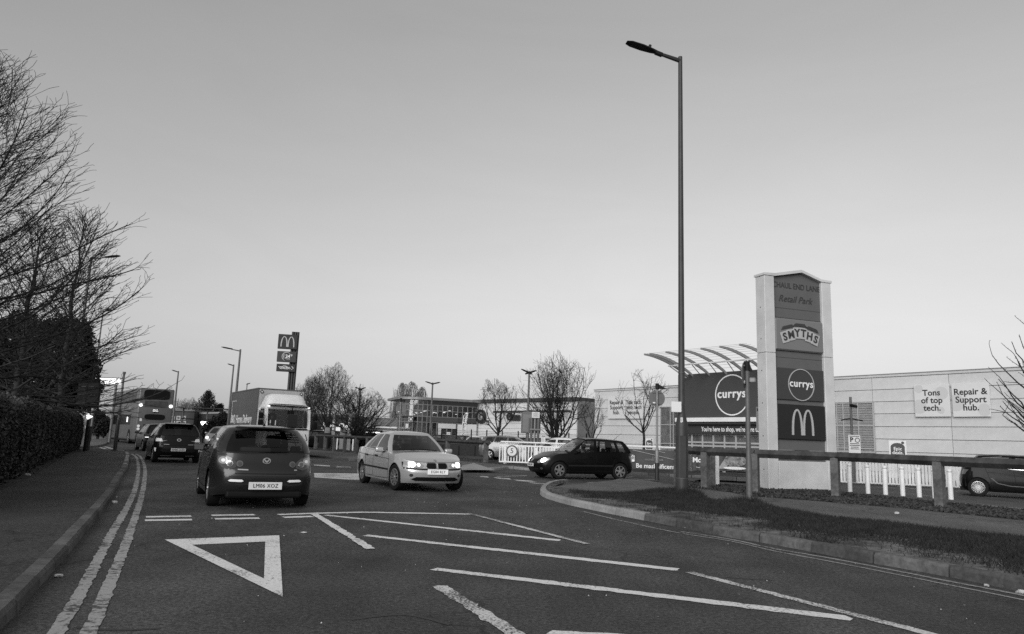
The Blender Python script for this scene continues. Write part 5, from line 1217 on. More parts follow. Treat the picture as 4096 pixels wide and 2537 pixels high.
for (u, v, w, h, lb_) in ((323, 1588, .32, .22, 'small white notice hanging before the dark evergreen'), (274, 1623, .45, .2, 'pale notice low behind the hedge beside the lamp column')):
    p = at(u, v, 40); o = thing('notice_board', lb_, 'sign', (p.x, 40, gz(40))); b = MB(); b.box((0, 0, p.z - gz(40)), (w, .03, h), .005); b.build('panel', 'sign_white', o); b = MB(); b.cyl((0, .05, 0), (0, .05, p.z - gz(40)), .03, n=8); b.build('post', 'galvanised_dark', o)

# ---------------------------------------------------------------- birdsmouth timber rail fences
def timber_fence(label, posts, h, pw, rw, over=.0, group='timber rail fences'):
    P = [Vector(p) for p in posts]; o = thing('timber_fence', label, 'fence', P[0], 0, group)
    for i, p in enumerate(P):
        q = P[min(i + 1, len(P) - 1)] - P[max(i - 1, 0)]; an = math.atan2(q.y, q.x); l = p - P[0]
        b = MB(); b.box((0, 0, (h - rw * .35) / 2 - .1), (pw, pw, h - rw * .35 + .2), .008); b.build('post', 'timber_post', o, l, (0, 0, an + random.uniform(-.04, .04)))
    for i in range(len(P) - 1):
        a, c = P[i] - P[0], P[i + 1] - P[0]; d = c - a; ext = d.normalized() * over
        a2 = a - (ext if i == 0 else Vector()); c2 = c + (ext if i == len(P) - 2 else Vector())
        q = (c2 - a2).to_track_quat('X', 'Z').to_matrix(); L = (c2 - a2).length - .006
        b = MB(); b.box((a2 + c2) / 2 + Vector((0, 0, h - rw * .35)), (L, rw, rw), .008, rot=q @ Matrix.Rotation(R(45), 3, 'X')); b.build('rail', 'timber', o)
    return o
fp = [G(3022, 1972, KH), G(3345, 1991, KH), G(3763, 2030, KH)]
d = fp[2] - fp[1]; fp.append(fp[2] + d * .95); 
hh = at(3763, 1812, fp[2].y).z - fp[2].z
timber_fence('heavy timber rail fence along the footpath in front of the totem and parked hatchback', [G(2822, 1955, KH)] + fp, 1.13, .2, .17, over=.3)
timber_fence('short timber rail returning beside the banners behind the tall lamp', [G(2845, 1946, KH), G(2845, 1946, KH) + Vector((-.55, 2.2, .01))], 1.12, .2, .17)
mp = [(1261, 1796), (1298, 1800), (1335, 1805), (1377, 1811), (1423, 1815), (1468, 1818)]
MP = [G(u, v, KH) for u, v in mp]
mh_ = 1.0
timber_fence('timber rail fence in front of the vacuum machines and dark hedge', MP + [MP[-1] + (MP[-1] - MP[-2]) * k for k in (1, 2, 3, 4)], 1.05, .2, .16)
NP = [G(1730, 1828, KH), G(1789, 1833, KH), G(1942, 1850, KH)]
timber_fence('timber rail fence behind the silver saloon in front of the parked estate car', NP, 1.06, .22, .17, over=.4)

# ---------------------------------------------------------------- white railing, speed sign, banners
RA, RB_ = at(1996, 1855, 38.5), at(3045, 1890, 36.6); RA.z, RB_.z = gz(RA.y) + KH, gz(RB_.y) + KH
rd = (RB_ - RA); RL = math.hypot(rd.x, rd.y); rrz = math.atan2(rd.y, rd.x)
rail = thing('white_railing', 'long white tubular railing with vertical bars carrying the 5 sign and banners', 'railing', RA, rrz)
def LX(u, v=1830): return onwall(u, v, RA, rrz)[0]
def LZ(u, v): return onwall(u, v, RA, rrz)[1]
zt, zm, zb = LZ(2000, 1767), LZ(1999, 1781), LZ(1993, 1846)
b = MB(); b.cyl((.05, 0, zt), (RL, 0, zt), .045, n=10); b.build('hand_rail', 'white_rail', rail)
for z in (zm, zb): b = MB(); b.box((RL / 2, 0, z), (RL, .05, .07)); b.build('cross_rail', 'white_rail', rail)
pm = None
for k in range(int(2.9 / .148) + 1):
    x = .02 + k * .148
    if pm is None: b = MB(); b.box((0, 0, 0), (.055, .03, zm - zb)); pm = b.build('bar', 'white_rail', rail, (x, 0, (zm + zb) / 2)).data
    else: link('bar', pm, None, rail, (x, 0, (zm + zb) / 2))
for k in range(9):
    x = .3 + k * 1.55; 
    if x < RL: b = MB(); b.box((0, .06, (zm - .05) / 2 - .1), (.15, .1, zm + .15), .01); b.build('post', 'white_paint', rail, (x, 0, 0))
    b = MB(); b.cyl((x, 0, zm), (x, 0, zt), .025, n=8); b.build('spigot', 'white_rail', rail)
cx, cz = onwall(2048, 1805, RA, rrz)
o = thing('speed_sign', 'round white sign with a dark ring reading 5 on the white railing', 'road sign', RA + Vector((math.cos(rrz) * cx, math.sin(rrz) * cx, 0)) + Vector((0, -.06, 0)), rrz)
b = MB(); b.cyl((0, 0, cz), (0, -.03, cz), .30, n=36); b.build('sign_rim', mat('sign_ring', .07, .5), o); b = MB(); b.cyl((0, -.03, cz), (0, -.036, cz), .235, n=36); b.build('sign_face', 'sign_white', o)
lettering('5', .36, 'letters_dark', o, (0, -.045, cz + .01), ext=.003, name='numeral')
mat('banner_dark', .045, .5, var=.3, scale=1.5, bump=.2, bscale=3); mat('banner_streak', .28, .5, var=.3, scale=4); mat('banner_food', .22, .6, var=.9, scale=7, detail=6); mat('banner_pale', .35, .6, var=.3, scale=3)
def banner(label, u0, u1, v0=1794, v1=1876):
    x0, x1 = LX(u0), LX(u1); z1, z0 = LZ(u0, v0 + (u0 - 2500) * .036), LZ(u0, v1 + (u0 - 2500) * .026)
    o = thing('banner', label, 'banner', RA + Vector((math.cos(rrz) * x0, math.sin(rrz) * x0, 0)) + Vector((math.sin(rrz), -math.cos(rrz), 0)) * .09, rrz, 'advertising banners on the railing')
    W_ = x1 - x0; b = MB(); n = 18; A_ = []; B_ = []
    for k in range(n + 1):
        f = k / n; y = .018 * math.sin(f * 23) + .01 * math.sin(f * 51); sg = .02 * math.sin(f * math.pi)
        A_.append(b.bm.verts.new((W_ * f, y, z0 + sg))); B_.append(b.bm.verts.new((W_ * f, y * .6, z1 - sg)))
    for k in range(n): b.bm.faces.new((A_[k], A_[k + 1], B_[k + 1], B_[k]))
    b.build('cloth', 'banner_dark', o, smooth=60); return o, W_, z0, z1
o, W_, z0, z1 = banner('dark banner on the railing reading Be masknificent with TRY ME flash', 2440, 2762)
xt = LX(2543) - LX(2440); lettering('Be masknificent', .30, 'letters_white', o, (xt, -.045, z0 + .19), align='LEFT', ext=.002, bold=.006, name='lettering')
b = MB(); b.box((LX(2526) - LX(2440), -.042, z0 + .55), (.30, .01, .34), .03); tm = b.build('flash', 'letters_white', o); lettering('TRY\nME!', .17, 'letters_dark', o, (LX(2526) - LX(2440), -.052, z0 + .62), ext=.002, bold=.006, line=.8, name='flash_lettering')
lettering('THE\nMASKED SINGER', .12, 'banner_streak', o, (LX(2616) - LX(2440), -.045, z0 + .55), ext=.002, line=.8, name='faint_lettering')
for (u0, v0, u1, v1) in ((2530, 1800, 2700, 1840), (2610, 1800, 2660, 1812), (2455, 1800, 2490, 1845)):
    p, q = onwall(u0, v0, RA, rrz, .1), onwall(u1, v1, RA, rrz, .1); x0 = LX(2440)
    b = MB(); dx, dz = q[0] - p[0], q[1] - p[1]; L = math.hypot(dx, dz); b.box(((p[0] + q[0]) / 2 - x0, -.040, (p[1] + q[1]) / 2), (L, .006, .03), rot=(0, -math.atan2(dz, dx), 0)); b.build('light_streak', 'banner_streak', o)
o, W_, z0, z1 = banner('dark banner on the railing lettered McSpicy beside the timber post', 2764, 2852)
lettering('McSpicy', .33, 'letters_white', o, (.06, -.045, z0 + .52), align='LEFT', ext=.002, bold=.012, name='lettering'); lettering('Your fiery', .1, 'letters_white', o, (.22, -.045, z0 + .17), align='LEFT', ext=.002, name='small_lettering')
o, W_, z0, z1 = banner('banner picturing chopped food hung on the railing left of the totem', 2866, 2985, 1796, 1874)
b = MB(); b.prism(ellipse(W_ * .62, (z0 + z1) / 2 + .06, W_ * .36, .26, 24, 2.4), .02, Matrix.Translation((0, -.02, 0)) @ XZ); b.build('food_picture', 'banner_food', o); b = MB(); b.prism([(.05, z0 + .1), (W_ * .3, z0 + .12), (W_ * .55, z1 - .08), (W_ * .38, z1 - .06)], .015, Matrix.Translation((0, -.015, 0)) @ XZ); b.build('picture_ground', 'banner_pale', o)
b = MB(); b.prism(ellipse(W_ * .6, z0 + .16, W_ * .38, .07, 20), .02, Matrix.Translation((0, -.03, 0)) @ XZ); b.build('picture_roll', 'letters_white', o)
for u, lb_ in ((2868, 'white post standing left of the chopped-food banner'),):
    p = G(u, 1942, KH); o = thing('white_bollard', lb_, 'bollard', p, 0, 'white bollards'); b = MB(); b.box((0, 0, .52), (.13, .13, 1.05), .015); b.build('post', 'white_paint', o)
for u, lb_ in ((2993, 'white gate post just left of the grey sign post'),):
    p = at(u, 1900, 34); o = thing('white_gate', lb_, 'gate', (p.x, 34, gz(34)), 0)
    for x in (0, .32): b = MB(); b.box((x, 0, .55), (.06, .06, 1.1)); b.build('stile', 'white_paint', o)
    for z in (.25, .6, .95): b = MB(); b.box((.16, 0, z), (.26, .03, .06)); b.build('bar', 'white_paint', o)

# ---------------------------------------------------------------- white bollards and slatted fence on the right
bl = [(3400, 1855, 1953), (3472, 1860, 1958), (3542, 1864, 1961), (3611, 1867, 1964), (3677, 1871, 1968), (3739, 1875, 1971), (3803, 1878, 1974)]
words_ = ['first', 'second', 'third', 'fourth', 'fifth', 'sixth', 'seventh']
bmsh = None
for i, (u, v0, v1) in enumerate(bl):
    y = 26.5 - .35 * i; p = at(u, v1, y); t = at(u, v0, y)
    o = thing('white_bollard', 'white cylindrical bollard before the slatted fence, %s from the totem' % words_[i], 'bollard', (p.x, y, gz(y) - .12), 0, 'white bollards')
    h = t.z - o.location.z
    b = MB(); b.lathe([(.075, 0), (.075, h - .015), (.06, h), (.001, h + .002)], 16); b.build('tube', 'white_paint', o, smooth=35)
    b = MB(); b.lathe([(.078, 0), (.12, .0), (.085, .03), (.078, .035)], 16); b.build('base_collar', 'galvanised_dark', o)
    b = MB(); b.cyl((0, 0, h - .09), (0, 0, h - .07), .0765, n=16); b.build('band', 'galvanised', o)
fy0, fy1 = 33.5, 32.0; A0, A1 = at(3360, 1929, fy0), at(3851, 1932, fy1); srz = math.atan2(A1.y - A0.y, A1.x - A0.x); SL = math.hypot(A1.x - A0.x, A1.y - A0.y)
sf = thing('slatted_fence', 'white vertical-slat fence behind the row of bollards', 'fence', (A0.x, A0.y, gz(fy0) - .13), srz)
szt, szb = at(3360, 1841, fy0).z - sf.location.z, A0.z - sf.location.z
ns = 37; sm = None
for k in range(ns):
    x = SL * (k + .5) / ns
    if sm is None: b = MB(); b.box((0, 0, 0), (.10, .04, szt - szb), .006); sm = b.build('slat', 'slat_paint', sf, (x, 0, (szt + szb) / 2)).data
    else: link('slat', sm, None, sf, (x, 0, (szt + szb) / 2), (0, 0, random.uniform(-.05, .05)))
for z in (szt - .03, szb + .02): b = MB(); b.box((SL / 2, .05, z), (SL, .05, .07)); b.build('rail', 'white_paint', sf)
for k in range(5): b = MB(); b.box((SL * k / 4, .12, szt / 2), (.08, .08, szt)); b.build('post', 'galvanised_dark', sf)

# ---------------------------------------------------------------- retail park totem
T0 = G(3077, 1960, KH); trz = R(19.5)
tot = thing('retail_park_totem', 'tall white twin-pillar totem sign listing the retail park shops', 'sign', T0, trz)
def TX(u, v=1700, off=0.0): return onwall(u, v, T0, trz, off)
mat('totem_white', .60, .55, var=.06, scale=3, var2=.12, scale2=1); mat('totem_panel', .115, .6, var=.06, scale=2); mat('totem_grey', .19, .55); mat('totem_dark', .05, .5); mat('totem_black', .016, .5); mat('letters_mid', .045, .5); mat('letters_pale', .45, .5)
PW, PD = .37, .44
xr_ = TX(3346, 1700)[0] - .02; x_in0, x_in1 = PW, xr_ - PW
zL = TX(3065, 1090)[1]; zR = TX(3334, 1128)[1]; ztop = (zL + zR) / 2; zap = TX(3205, 1084, -.1)[1]; xap = TX(3205, 1084)[0]
zj = TX(3070, 1409)[1]
for x0, lb_ in ((0, None), (xr_ - PW, None)):
    b = MB(); b.span((x0, 0, 0), (x0 + PW, PD, zj - .006), .012); b.build('pillar_lower', 'totem_white', tot)
    b = MB(); b.span((x0, 0, zj + .006), (x0 + PW, PD, ztop - .07), .012); b.build('pillar_upper', 'totem_white', tot)
    b = MB(); b.span((x0 + .02, .02, zj - .01), (x0 + PW - .02, PD - .02, zj + .01)); b.build('pillar_joint', 'cladding_joint', tot)
    for k in range(7):
        b = MB(); b.cyl((x0 - .004, PD * .5, .6 + k * 1.0), (x0 + .01, PD * .5, .6 + k * 1.0), .02, n=8); b.build('fixing', 'sign_black', tot)
cap = MB(); cw = [(-.03, ztop - .07), (PW + .02, ztop - .07), (xap, zap - .09), (xr_ - PW - .02, ztop - .07), (xr_ + .03, ztop - .07), (xr_ + .03, ztop), (xr_ - PW - .02, ztop + .01), (xap, zap), (PW + .02, ztop + .02), (-.03, ztop)]
cap.prism(cw, PD + .06, Matrix.Translation((0, PD + .03, 0)) @ XZ); cap.build('roof_cap', 'totem_white', tot)
yb = .10
b = MB(); b.prism([(x_in0, .02), (x_in1, .02), (x_in1, ztop - .08), (xap, zap - .10), (x_in0, ztop - .08)], .12, Matrix.Translation((0, yb + .12, 0)) @ XZ); b.build('back_panel', 'totem_panel', tot)
def tz(v): return TX(3203, v, -yb)[1]
xm = (x_in0 + x_in1) / 2; wI = x_in1 - x_in0
def tpanel(name, v0, v1, m, t=.05, bev=.01, x0=None, x1=None):
    b = MB(); b.span((x_in0 + .01 if x0 is None else x0, yb - t, tz(v1)), (x_in1 - .01 if x1 is None else x1, yb, tz(v0)), bev); return b.build(name, m, tot)
tpanel('smyths_panel', 1283, 1409, 'totem_grey', .10, .04, x_in0 + .004, x_in1 + .05 - .05)
tpanel('currys_panel', 1478, 1603, 'totem_dark', .06)
tpanel('burger_panel', 1621, 1760, 'totem_black', .08, .02)
tpanel('plinth_panel', 1846, 1957, 'totem_white', .10)
for v0, v1 in ((1801, 1808), (1829, 1838)):
    for f in (.18, .5, .8): b = MB(); b.box((x_in0 + wI * f, yb - .02, (tz(v0) + tz(v1)) / 2), (wI * .26, .03, abs(tz(v1) - tz(v0)))); b.build('slot_strip', 'totem_grey' if f != .5 else 'totem_dark', tot)
for v in (1241, 1279, 1436): b = MB(); b.box((xm, yb - .002, tz(v)), (wI, .008, .012)); b.build('panel_joint', 'totem_dark', tot)
lettering('CHAUL END LANE', .26, 'letters_mid', tot, (xm, yb - .012, tz(1151)), ext=.004, sx=.86, name='title_lettering')
lettering('Retail Park', .30, 'letters_mid', tot, (xm - .06, yb - .012, tz(1203)), ext=.004, shear=.35, sx=1.0, name='script_lettering')
ringp = lambda cx, cz, r0, r1, n=40: [(cx + r0 * math.cos(2 * math.pi * k / n), cz + r0 * math.sin(2 * math.pi * k / n)) for k in range(n)]
def ring(parent, cx, cz, r0, r1, y, m, name='ring', sxx=1.0):
    b = MB(); n = 48
    for k in range(n):
        a0, a1 = 2 * math.pi * k / n, 2 * math.pi * (k + 1) / n
        b.prism([(cx + sxx * r * math.cos(a), cz + r * math.sin(a)) for r, a in ((r0, a0), (r1, a0), (r1, a1), (r0, a1))], .02, Matrix.Translation((0, y, 0)) @ XZ)
    return b.build(name, m, parent)
cz = tz(1541); ring(tot, xm + .03, cz, .475, .50, yb - .06, 'letters_pale', 'circle_mark'); lettering('currys', .325, 'letters_white', tot, (xm + .03, yb - .075, cz + .03), ext=.006, space=1.1, bold=.006, name='currys_lettering')
arches(tot, xm + .02, tz(1690), .84, .80, 'letters_pale', yb - .085, .02, 'arches_mark')
zc = tz(1346)
for i, ch in enumerate('SMYTHS'):
    f = i - 2.5; blk = i // 2; xb = xm + f * .235; dz = .10 - .07 * abs(f) ** 1.1; an = -f * .13
    b = MB(); b.box((0, 0, 0), (.27, .02, .36), .008); q = b.build('letter_block', 'letters_pale', tot, (xb, yb - .115 - .002 * i, zc + dz), (0, -an * -1, 0)); q.rotation_euler = (0, -an * -1 if False else f * .13, 0)
    lettering(ch, .33, 'letters_mid', q, (0, -.016, 0), ext=.004, bold=.012, name='letter')
for i, f in enumerate((-1.5, 0.5, 1.6)):
    b = MB(); b.prism([(-.26, 0), (.26, 0), (.18, .09), (-.16, .09)], .02, XZ); b.build('block_top', 'letters_mid', tot, (xm + (-.47, 0, .47)[i], yb - .11, zc + (.20, .29, .20)[i]), (0, (-.26, 0, .26)[i], 0))

# ---------------------------------------------------------------- golden arches pylon far left of centre
my = 70; m0 = at(1150, 1735, my)
py = thing('pylon_sign', 'black three-panel pylon sign with arches, OPEN 24 HOURS and drive-thru car above the lorry', 'sign', (m0.x, my, gz(my)), R(14))
mrz = R(14); MO = Vector((m0.x, my, gz(my)))
def MX(u, v): return onwall(u, v, MO, mrz)
for k in range(3):
    xa, _ = MX(1155 + k * 10, 1540); zt_ = MX(1160, 1325)[1]; b = MB(); b.cyl((xa, .35, 0), (xa, .35, zt_), .13, n=12); b.build('steel_tube', 'sign_black', py, smooth=40)
def mp_(name, u0, v0, u1, v1, m):
    a, c = MX(u0, v0), MX(u1, v1); b = MB(); b.span((a[0], -.05, c[1]), (c[0], .22, a[1]), .02); return b.build(name, m, py), (a[0] + c[0]) / 2, (a[1] + c[1]) / 2, c[0] - a[0], a[1] - c[1]
p, x, z, w, h = mp_('arches_panel', 1115, 1336, 1187, 1399, 'totem_black'); arches(py, x, z, w * .72, h * .72, 'letters_pale', -.06)
p, x, z, w, h = mp_('hours_panel', 1110, 1404, 1183, 1451, 'fascia_dark'); lettering('24', h * .42, 'letters_white', py, (x + .1, -.07, z + .03), ext=.003, bold=.012, name='hours_lettering'); lettering('HOURS', h * .14, 'letters_white', py, (x + .1, -.07, z - h * .2), ext=.003, name='hours_lettering'); lettering('OPEN', h * .17, 'letters_white', py, (x - .25, -.07, z), rot=(R(90), R(-90), 0), ext=.003, name='hours_lettering')
b = MB()
for k in range(18):
    a0, a1 = R(250 - k * 12), R(250 - (k + 1) * 12); t0 = .02 + .05 * math.sin(math.pi * k / 18)
    b.prism([(x + r * math.cos(a), z + r * math.sin(a)) for r, a in ((h * .38, a0), (h * .38 + t0, a0), (h * .38 + t0, a1), (h * .38, a1))], .02, Matrix.Translation((0, -.06, 0)) @ XZ)
b.prism([(x + h * .28, z + h * .26), (x + h * .56, z + h * .22), (x + h * .42, z + h * .02)], .02, Matrix.Translation((0, -.06, 0)) @ XZ); b.build('clock_arrow', 'letters_pale', py)
p, x, z, w, h = mp_('drive_panel', 1107, 1455, 1180, 1489, 'totem_black')
b = MB(); b.tube([(x + q * w, -.07, z + r * h) for q, r in ((-.34, .0), (-.28, -.14), (-.18, -.14), (-.14, -.05), (-.08, -.14), (.1, -.14), (.14, -.05), (.18, -.14), (.24, -.12), (.2, .06), (.08, .1), (0, .22), (-.14, .22), (-.22, .08), (-.4, .1))], .03, 6); b.tube([(x + .3 * w, -.07, z + .22 * h), (x + .4 * w, -.07, z), (x + .3 * w, -.07, z - .22 * h)], .035, 6); b.build('car_mark', 'letters_white', py)
lettering('Drive-Thru', .15, 'letters_white', py, (x - .12, -.07, z + .03), ext=.003, bold=.006, name='drive_lettering')

# ---------------------------------------------------------------- sign cabinet and tubes behind the railing
cy = 42.5; c0 = at(2108, 1790, cy); cab = thing('sign_cabinet', 'large grey round-topped sign cabinet on a post behind the white railing', 'sign', (c0.x, cy, gz(cy)), R(12))
def CX_(u, v): return onwall(u, v, (c0.x, cy, gz(cy)), R(12))
a, c = CX_(2088, 1646), CX_(2130, 1734); x0, x1, z1_, z0_ = a[0], c[0], a[1], c[1]; mat('cabinet', .17, .55, var=.12, scale=4)
b = MB(); b.prism([(x0, z0_), (x1, z0_), (x1, z1_ - .06), (x0 + (x1 - x0) * .7, z1_), (x0 + (x1 - x0) * .3, z1_), (x0, z1_ - .06)], .22, Matrix.Translation((0, .1, 0)) @ XZ); b.build('cabinet_box', 'cabinet', cab)
b = MB(); b.span((x0 + .05, -.145, z0_ + .06), (x1 - .04, -.12, z1_ - .16), .008); b.build('cabinet_door', 'sign_grey', cab)
xm_ = (x0 + x1) / 2; b = MB(); b.lathe([(.12, 0), (.12, .5), (.075, .56), (.075, z0_ + .01)], 14); b.build('post', 'galvanised_dark', cab, (xm_ + .05, 0, 0), smooth=40)
c1 = at(2141, 1790, 41.5); fr = thing('tube_sign', 'back of a small road sign on clustered grey tubes with a white notice above', 'sign', (c1.x, 41.5, gz(41.5)), R(12))
def FX(u, v): return onwall(u, v, (c1.x, 41.5, gz(41.5)), R(12))
for u, v0 in ((2127, 1672), (2140, 1674), (2154, 1672)):
    q = FX(u, v0); b = MB(); b.cyl((q[0], 0, 0 if u != 2154 else .75), (q[0], 0, q[1]), .075 if u != 2140 else .055, n=12); b.build('tube', 'galvanised_dark' if u != 2140 else 'galvanised', fr)
b = MB(); b.box((FX(2140, 1719)[0], -.09, FX(2140, 1719)[1]), (.62, .05, .09), .01); b.build('clamp_bar', 'galvanised', fr)
a, c = FX(2116, 1672), FX(2163, 1735); b = MB(); b.span((a[0], .08, c[1]), (c[0], .12, a[1]), .02); b.build('sign_panel', 'sign_back', fr)
a, c = FX(2126, 1648), FX(2156, 1673); b = MB(); b.span((a[0], -.13, c[1]), (c[0], -.11, a[1]), .004); n_ = b.build('notice', 'sign_white', fr)
for k in range(6): b = MB(); b.box(((a[0] + c[0]) / 2, -.132, a[1] - .05 - k * (a[1] - c[1] - .08) / 6), ((c[0] - a[0]) * (.75 if k % 3 else .5), .004, .014)); b.build('text_line', 'sign_grey', n_)
def notice(label, px, y, wpx, hpx, lines=6, post_h=True, head=True, face='sign_white', rz=0.0):
    p = at(px[0], px[1], y); w = wpx * y / FOC; h = hpx * y / FOC; g = gz(y); o = thing('notice_sign', label, 'sign', (p.x, y, g), rz)
    b = MB(); b.box((0, 0, p.z - g), (w, .03, h), .006); f = b.build('panel', face, o)
    if head: b = MB(); b.box((0, -.018, p.z - g + h * .38), (w * .84, .006, h * .12)); b.build('heading_bar', 'letters_dark', f)
    for k in range(lines): b = MB(); b.box((-w * .03 * (k % 3), -.018, p.z - g + h * .22 - k * h * .62 / lines), (w * (.8 - .12 * (k % 3)), .006, h * .03)); b.build('text_line', 'sign_grey', f)
    b = MB(); b.cyl((0, .05, 0), (0, .05, p.z - g + h * .4), .03, n=8); b.build('post', 'galvanised_dark', o); return o
notice('white parking notice on a post between the sign tubes and the big tree', (2173, 1757), 40.5, 17, 31)
notice('pale boxed notice on a post in front of the dark hedge', (1435, 1721), 62, 17, 20, 3, head=False)
notice('small white notice above the black bin beside the lorry', (1299, 1710), 63, 10, 28, 4)
pk = notice('white parking sign with P symbol on the post right of the totem', (3418, 1778), 33, 47, 73, 0, head=False)
p = at(3418, 1778, 33); g = gz(33)
lettering('P', .28, 'letters_dark', pk, (-.13, -.02, p.z - g + .19), ext=.003, bold=.01, name='parking_symbol'); ring(pk, .12, p.z - g + .19, .085, .105, -.02, 'letters_dark', 'ring_symbol')
for k, w in enumerate((.4, .44, .34, .38)): b = MB(); b.box((0, -.018, p.z - g + .03 - k * .075), (w, .006, .028)); b.build('text_line', 'letters_dark', pk)
b = MB(); b.box((0, -.018, p.z - g + .35), (.44, .006, .04)); b.build('heading_bar', 'sign_grey', pk)
q = at(3412, 1588, 33); b = MB(); b.cyl((-.05, .1, 0), (-.05, .1, q.z - g), .055, n=10); b.build('camera_pole', 'galvanised_dark', pk)
q = at(3422, 1625, 33); b = MB(); b.box((.02, -.02, q.z - g), (.16, .32, .13), .03, rot=(R(12), 0, R(30))); b.build('camera_housing', 'black', pk); q = at(3414, 1679, 33); b = MB(); b.tube([(-.5, .1, q.z - g - .03), (-.05, .1, q.z - g + .04), (.45, .1, q.z - g - .03)], .03, 6); b.build('camera_arms', 'black', pk)
notice('striped notice board half hidden behind the left pillar of the totem', (3040, 1675), 33, 30, 92, 6, face='sign_grey')
for (u, v, y, w, h, lb_) in ((2598, 1775, 47, 29, 42, 'white Epic deals board standing before the shop wall near the sapling'), (3591, 1797, 40, 54, 66, 'white Epic deals board showing above the timber rail on the right')):
    p = at(u, v, y); g = gz(y); s = y / FOC; o = thing('advert_board', lb_, 'sign', (p.x, y, g), R(-30), 'boards advertising deals'); zc_ = p.z - g
    b = MB(); b.box((0, 0, zc_ / 2 + h * s / 4), (w * s * 1.15, .05, zc_ + h * s / 2), .01); b.build('board', 'sign_white', o)
    b = MB(); b.prism([(-w * s * .46, zc_ - h * s * .5), (w * s * .46, zc_ - h * s * .5)] + [(w * s * .46 * math.cos(a * math.pi / 10), zc_ + h * s * .12 + w * s * .3 * math.sin(a * math.pi / 10)) for a in range(11)], .012, Matrix.Translation((0, -.025, 0)) @ XZ); b.build('arch_print', 'fascia', o)
    lettering('Epic\ndeals.', h * s * .27, 'letters_white', o, (0, -.045, zc_ - h * s * .1), ext=.002, bold=.003, line=.85); b = MB(); b.prism(ellipse(w * s * .34, zc_ + h * s * .38, w * s * .1, w * s * .09), .012, Matrix.Translation((0, -.025, 0)) @ XZ); b.build('brand_dot', 'letters_dark', o)
# ================================================================= BUILDINGS
CRZ = math.atan2(-.809, .588); c_ = at(2930, 1700, 58.0); CO = Vector((c_.x, 58.0, gz(58.0)))
shop = thing('retail_store', 'pale panelled electrical store with dark currys fascia, curved canopy fins and wall boards', 'building', CO, CRZ)
def W(u, v, off=0.0): return onwall(u, v, CO, CRZ, off)
x0 = W(2378, 1600)[0]; x1 = W(4096, 1600)[0] + 10; ztp = W(3500, 1501)[1]
b = MB(); b.span((x0 + .05, .12, -.2), (x1, 30, ztp - .05)); b.build('wall_core', 'cladding_joint', shop)
zr = [W(3500, v)[1] for v in (1511, 1560, 1608, 1656, 1707, 1756, 1806)]
dz = (zr[0] - zr[-1]) / 6; zz = zr[:]
while zz[-1] > 0.35: zz.append(max(zz[-1] - dz, 0.05))
xj = W(3494, 1700)[0]; sp_ = W(3805, 1700)[0] - xj; cols = [xj + sp_ * k for k in range(-12, 8)]; cols = [x0 + .0] + [c for c in cols if x0 + .6 < c < x1 - .5] + [x1]
pm_ = {}
for a, c in zip(cols, cols[1:]):
    for zt_, zb_ in zip(zz, zz[1:]):
        key = (round(c - a, 2), round(zt_ - zb_, 2))
        if key not in pm_:
            b = MB(); b.box((0, 0, 0), (c - a - .03, .08, zt_ - zb_ - .03), .01); o = b.build('wall_panel', 'cladding', shop, ((a + c) / 2, .07, (zt_ + zb_) / 2)); pm_[key] = o.data
        else: link('wall_panel', pm_[key], None, shop, ((a + c) / 2, .07, (zt_ + zb_) / 2))
b = MB(); b.span((x0 - .05, -.04, zz[0]), (x1, .4, ztp), .02); b.build('parapet', mat('parapet', .55, .6, var=.1, scale=2), shop)
b = MB(); b.span((x0 - .08, -.07, ztp), (x1, .5, ztp + .05)); b.build('coping', 'cladding_joint', shop)
b = MB(); b.span((x0 + .02, .12, 0), (x0 + .06, 30, ztp - .06)); b.build('return_wall', 'cladding', shop)
mat('blind', .40, .7, var=.15, scale=3); mat('frame_pale', .42, .5); mat('pane_back', .16, .6, var=.5, scale=.8)
def glazing(parent, xs, zs, y, frame='frame_pale', back='pane_back', blinds=False, fw=.07, pane='shop_glass', name='window'):
    q = sub(name, parent, (0, y, 0))
    b = MB(); b.span((xs[0], .06, zs[0]), (xs[-1], .075, zs[-1])); b.build('backing', back, q)
    for a, c in zip(xs, xs[1:]):
        for d_, e in zip(zs, zs[1:]): b = MB(); b.span((a + fw / 2, 0, d_ + fw / 2), (c - fw / 2, .008, e - fw / 2)); b.build('pane', pane, q)
    b = MB()
    for x in xs: b.span((x - fw / 2, -.03, zs[0]), (x + fw / 2, .05, zs[-1]))
    for z in zs: b.span((xs[0] - fw / 2, -.034, z - fw / 2), (xs[-1] + fw / 2, .046, z + fw / 2))
    b.build('frame', frame, q)
    if blinds:
        b = MB(); n = int((zs[-1] - zs[0]) / .16)
        for k in range(n): b.span((xs[0] + .05, .03, zs[0] + k * .16), (xs[-1] - .05, .045, zs[0] + k * .16 + .135))
        b.build('blind', 'blind', q)
    return q
zs = [W(3500, v)[1] for v in (1811, 1796, 1704, 1611)]
glazing(shop, [W(u, 1700)[0] for u in (3300, 3352, 3378, 3437, 3498)], zs, -.10, blinds=True)
zs = [W(2650, v)[1] for v in (1794, 1774, 1700, 1629)]
glazing(shop, [W(u, 1700)[0] for u in (2646, 2685, 2697, 2725)], zs, -.10)
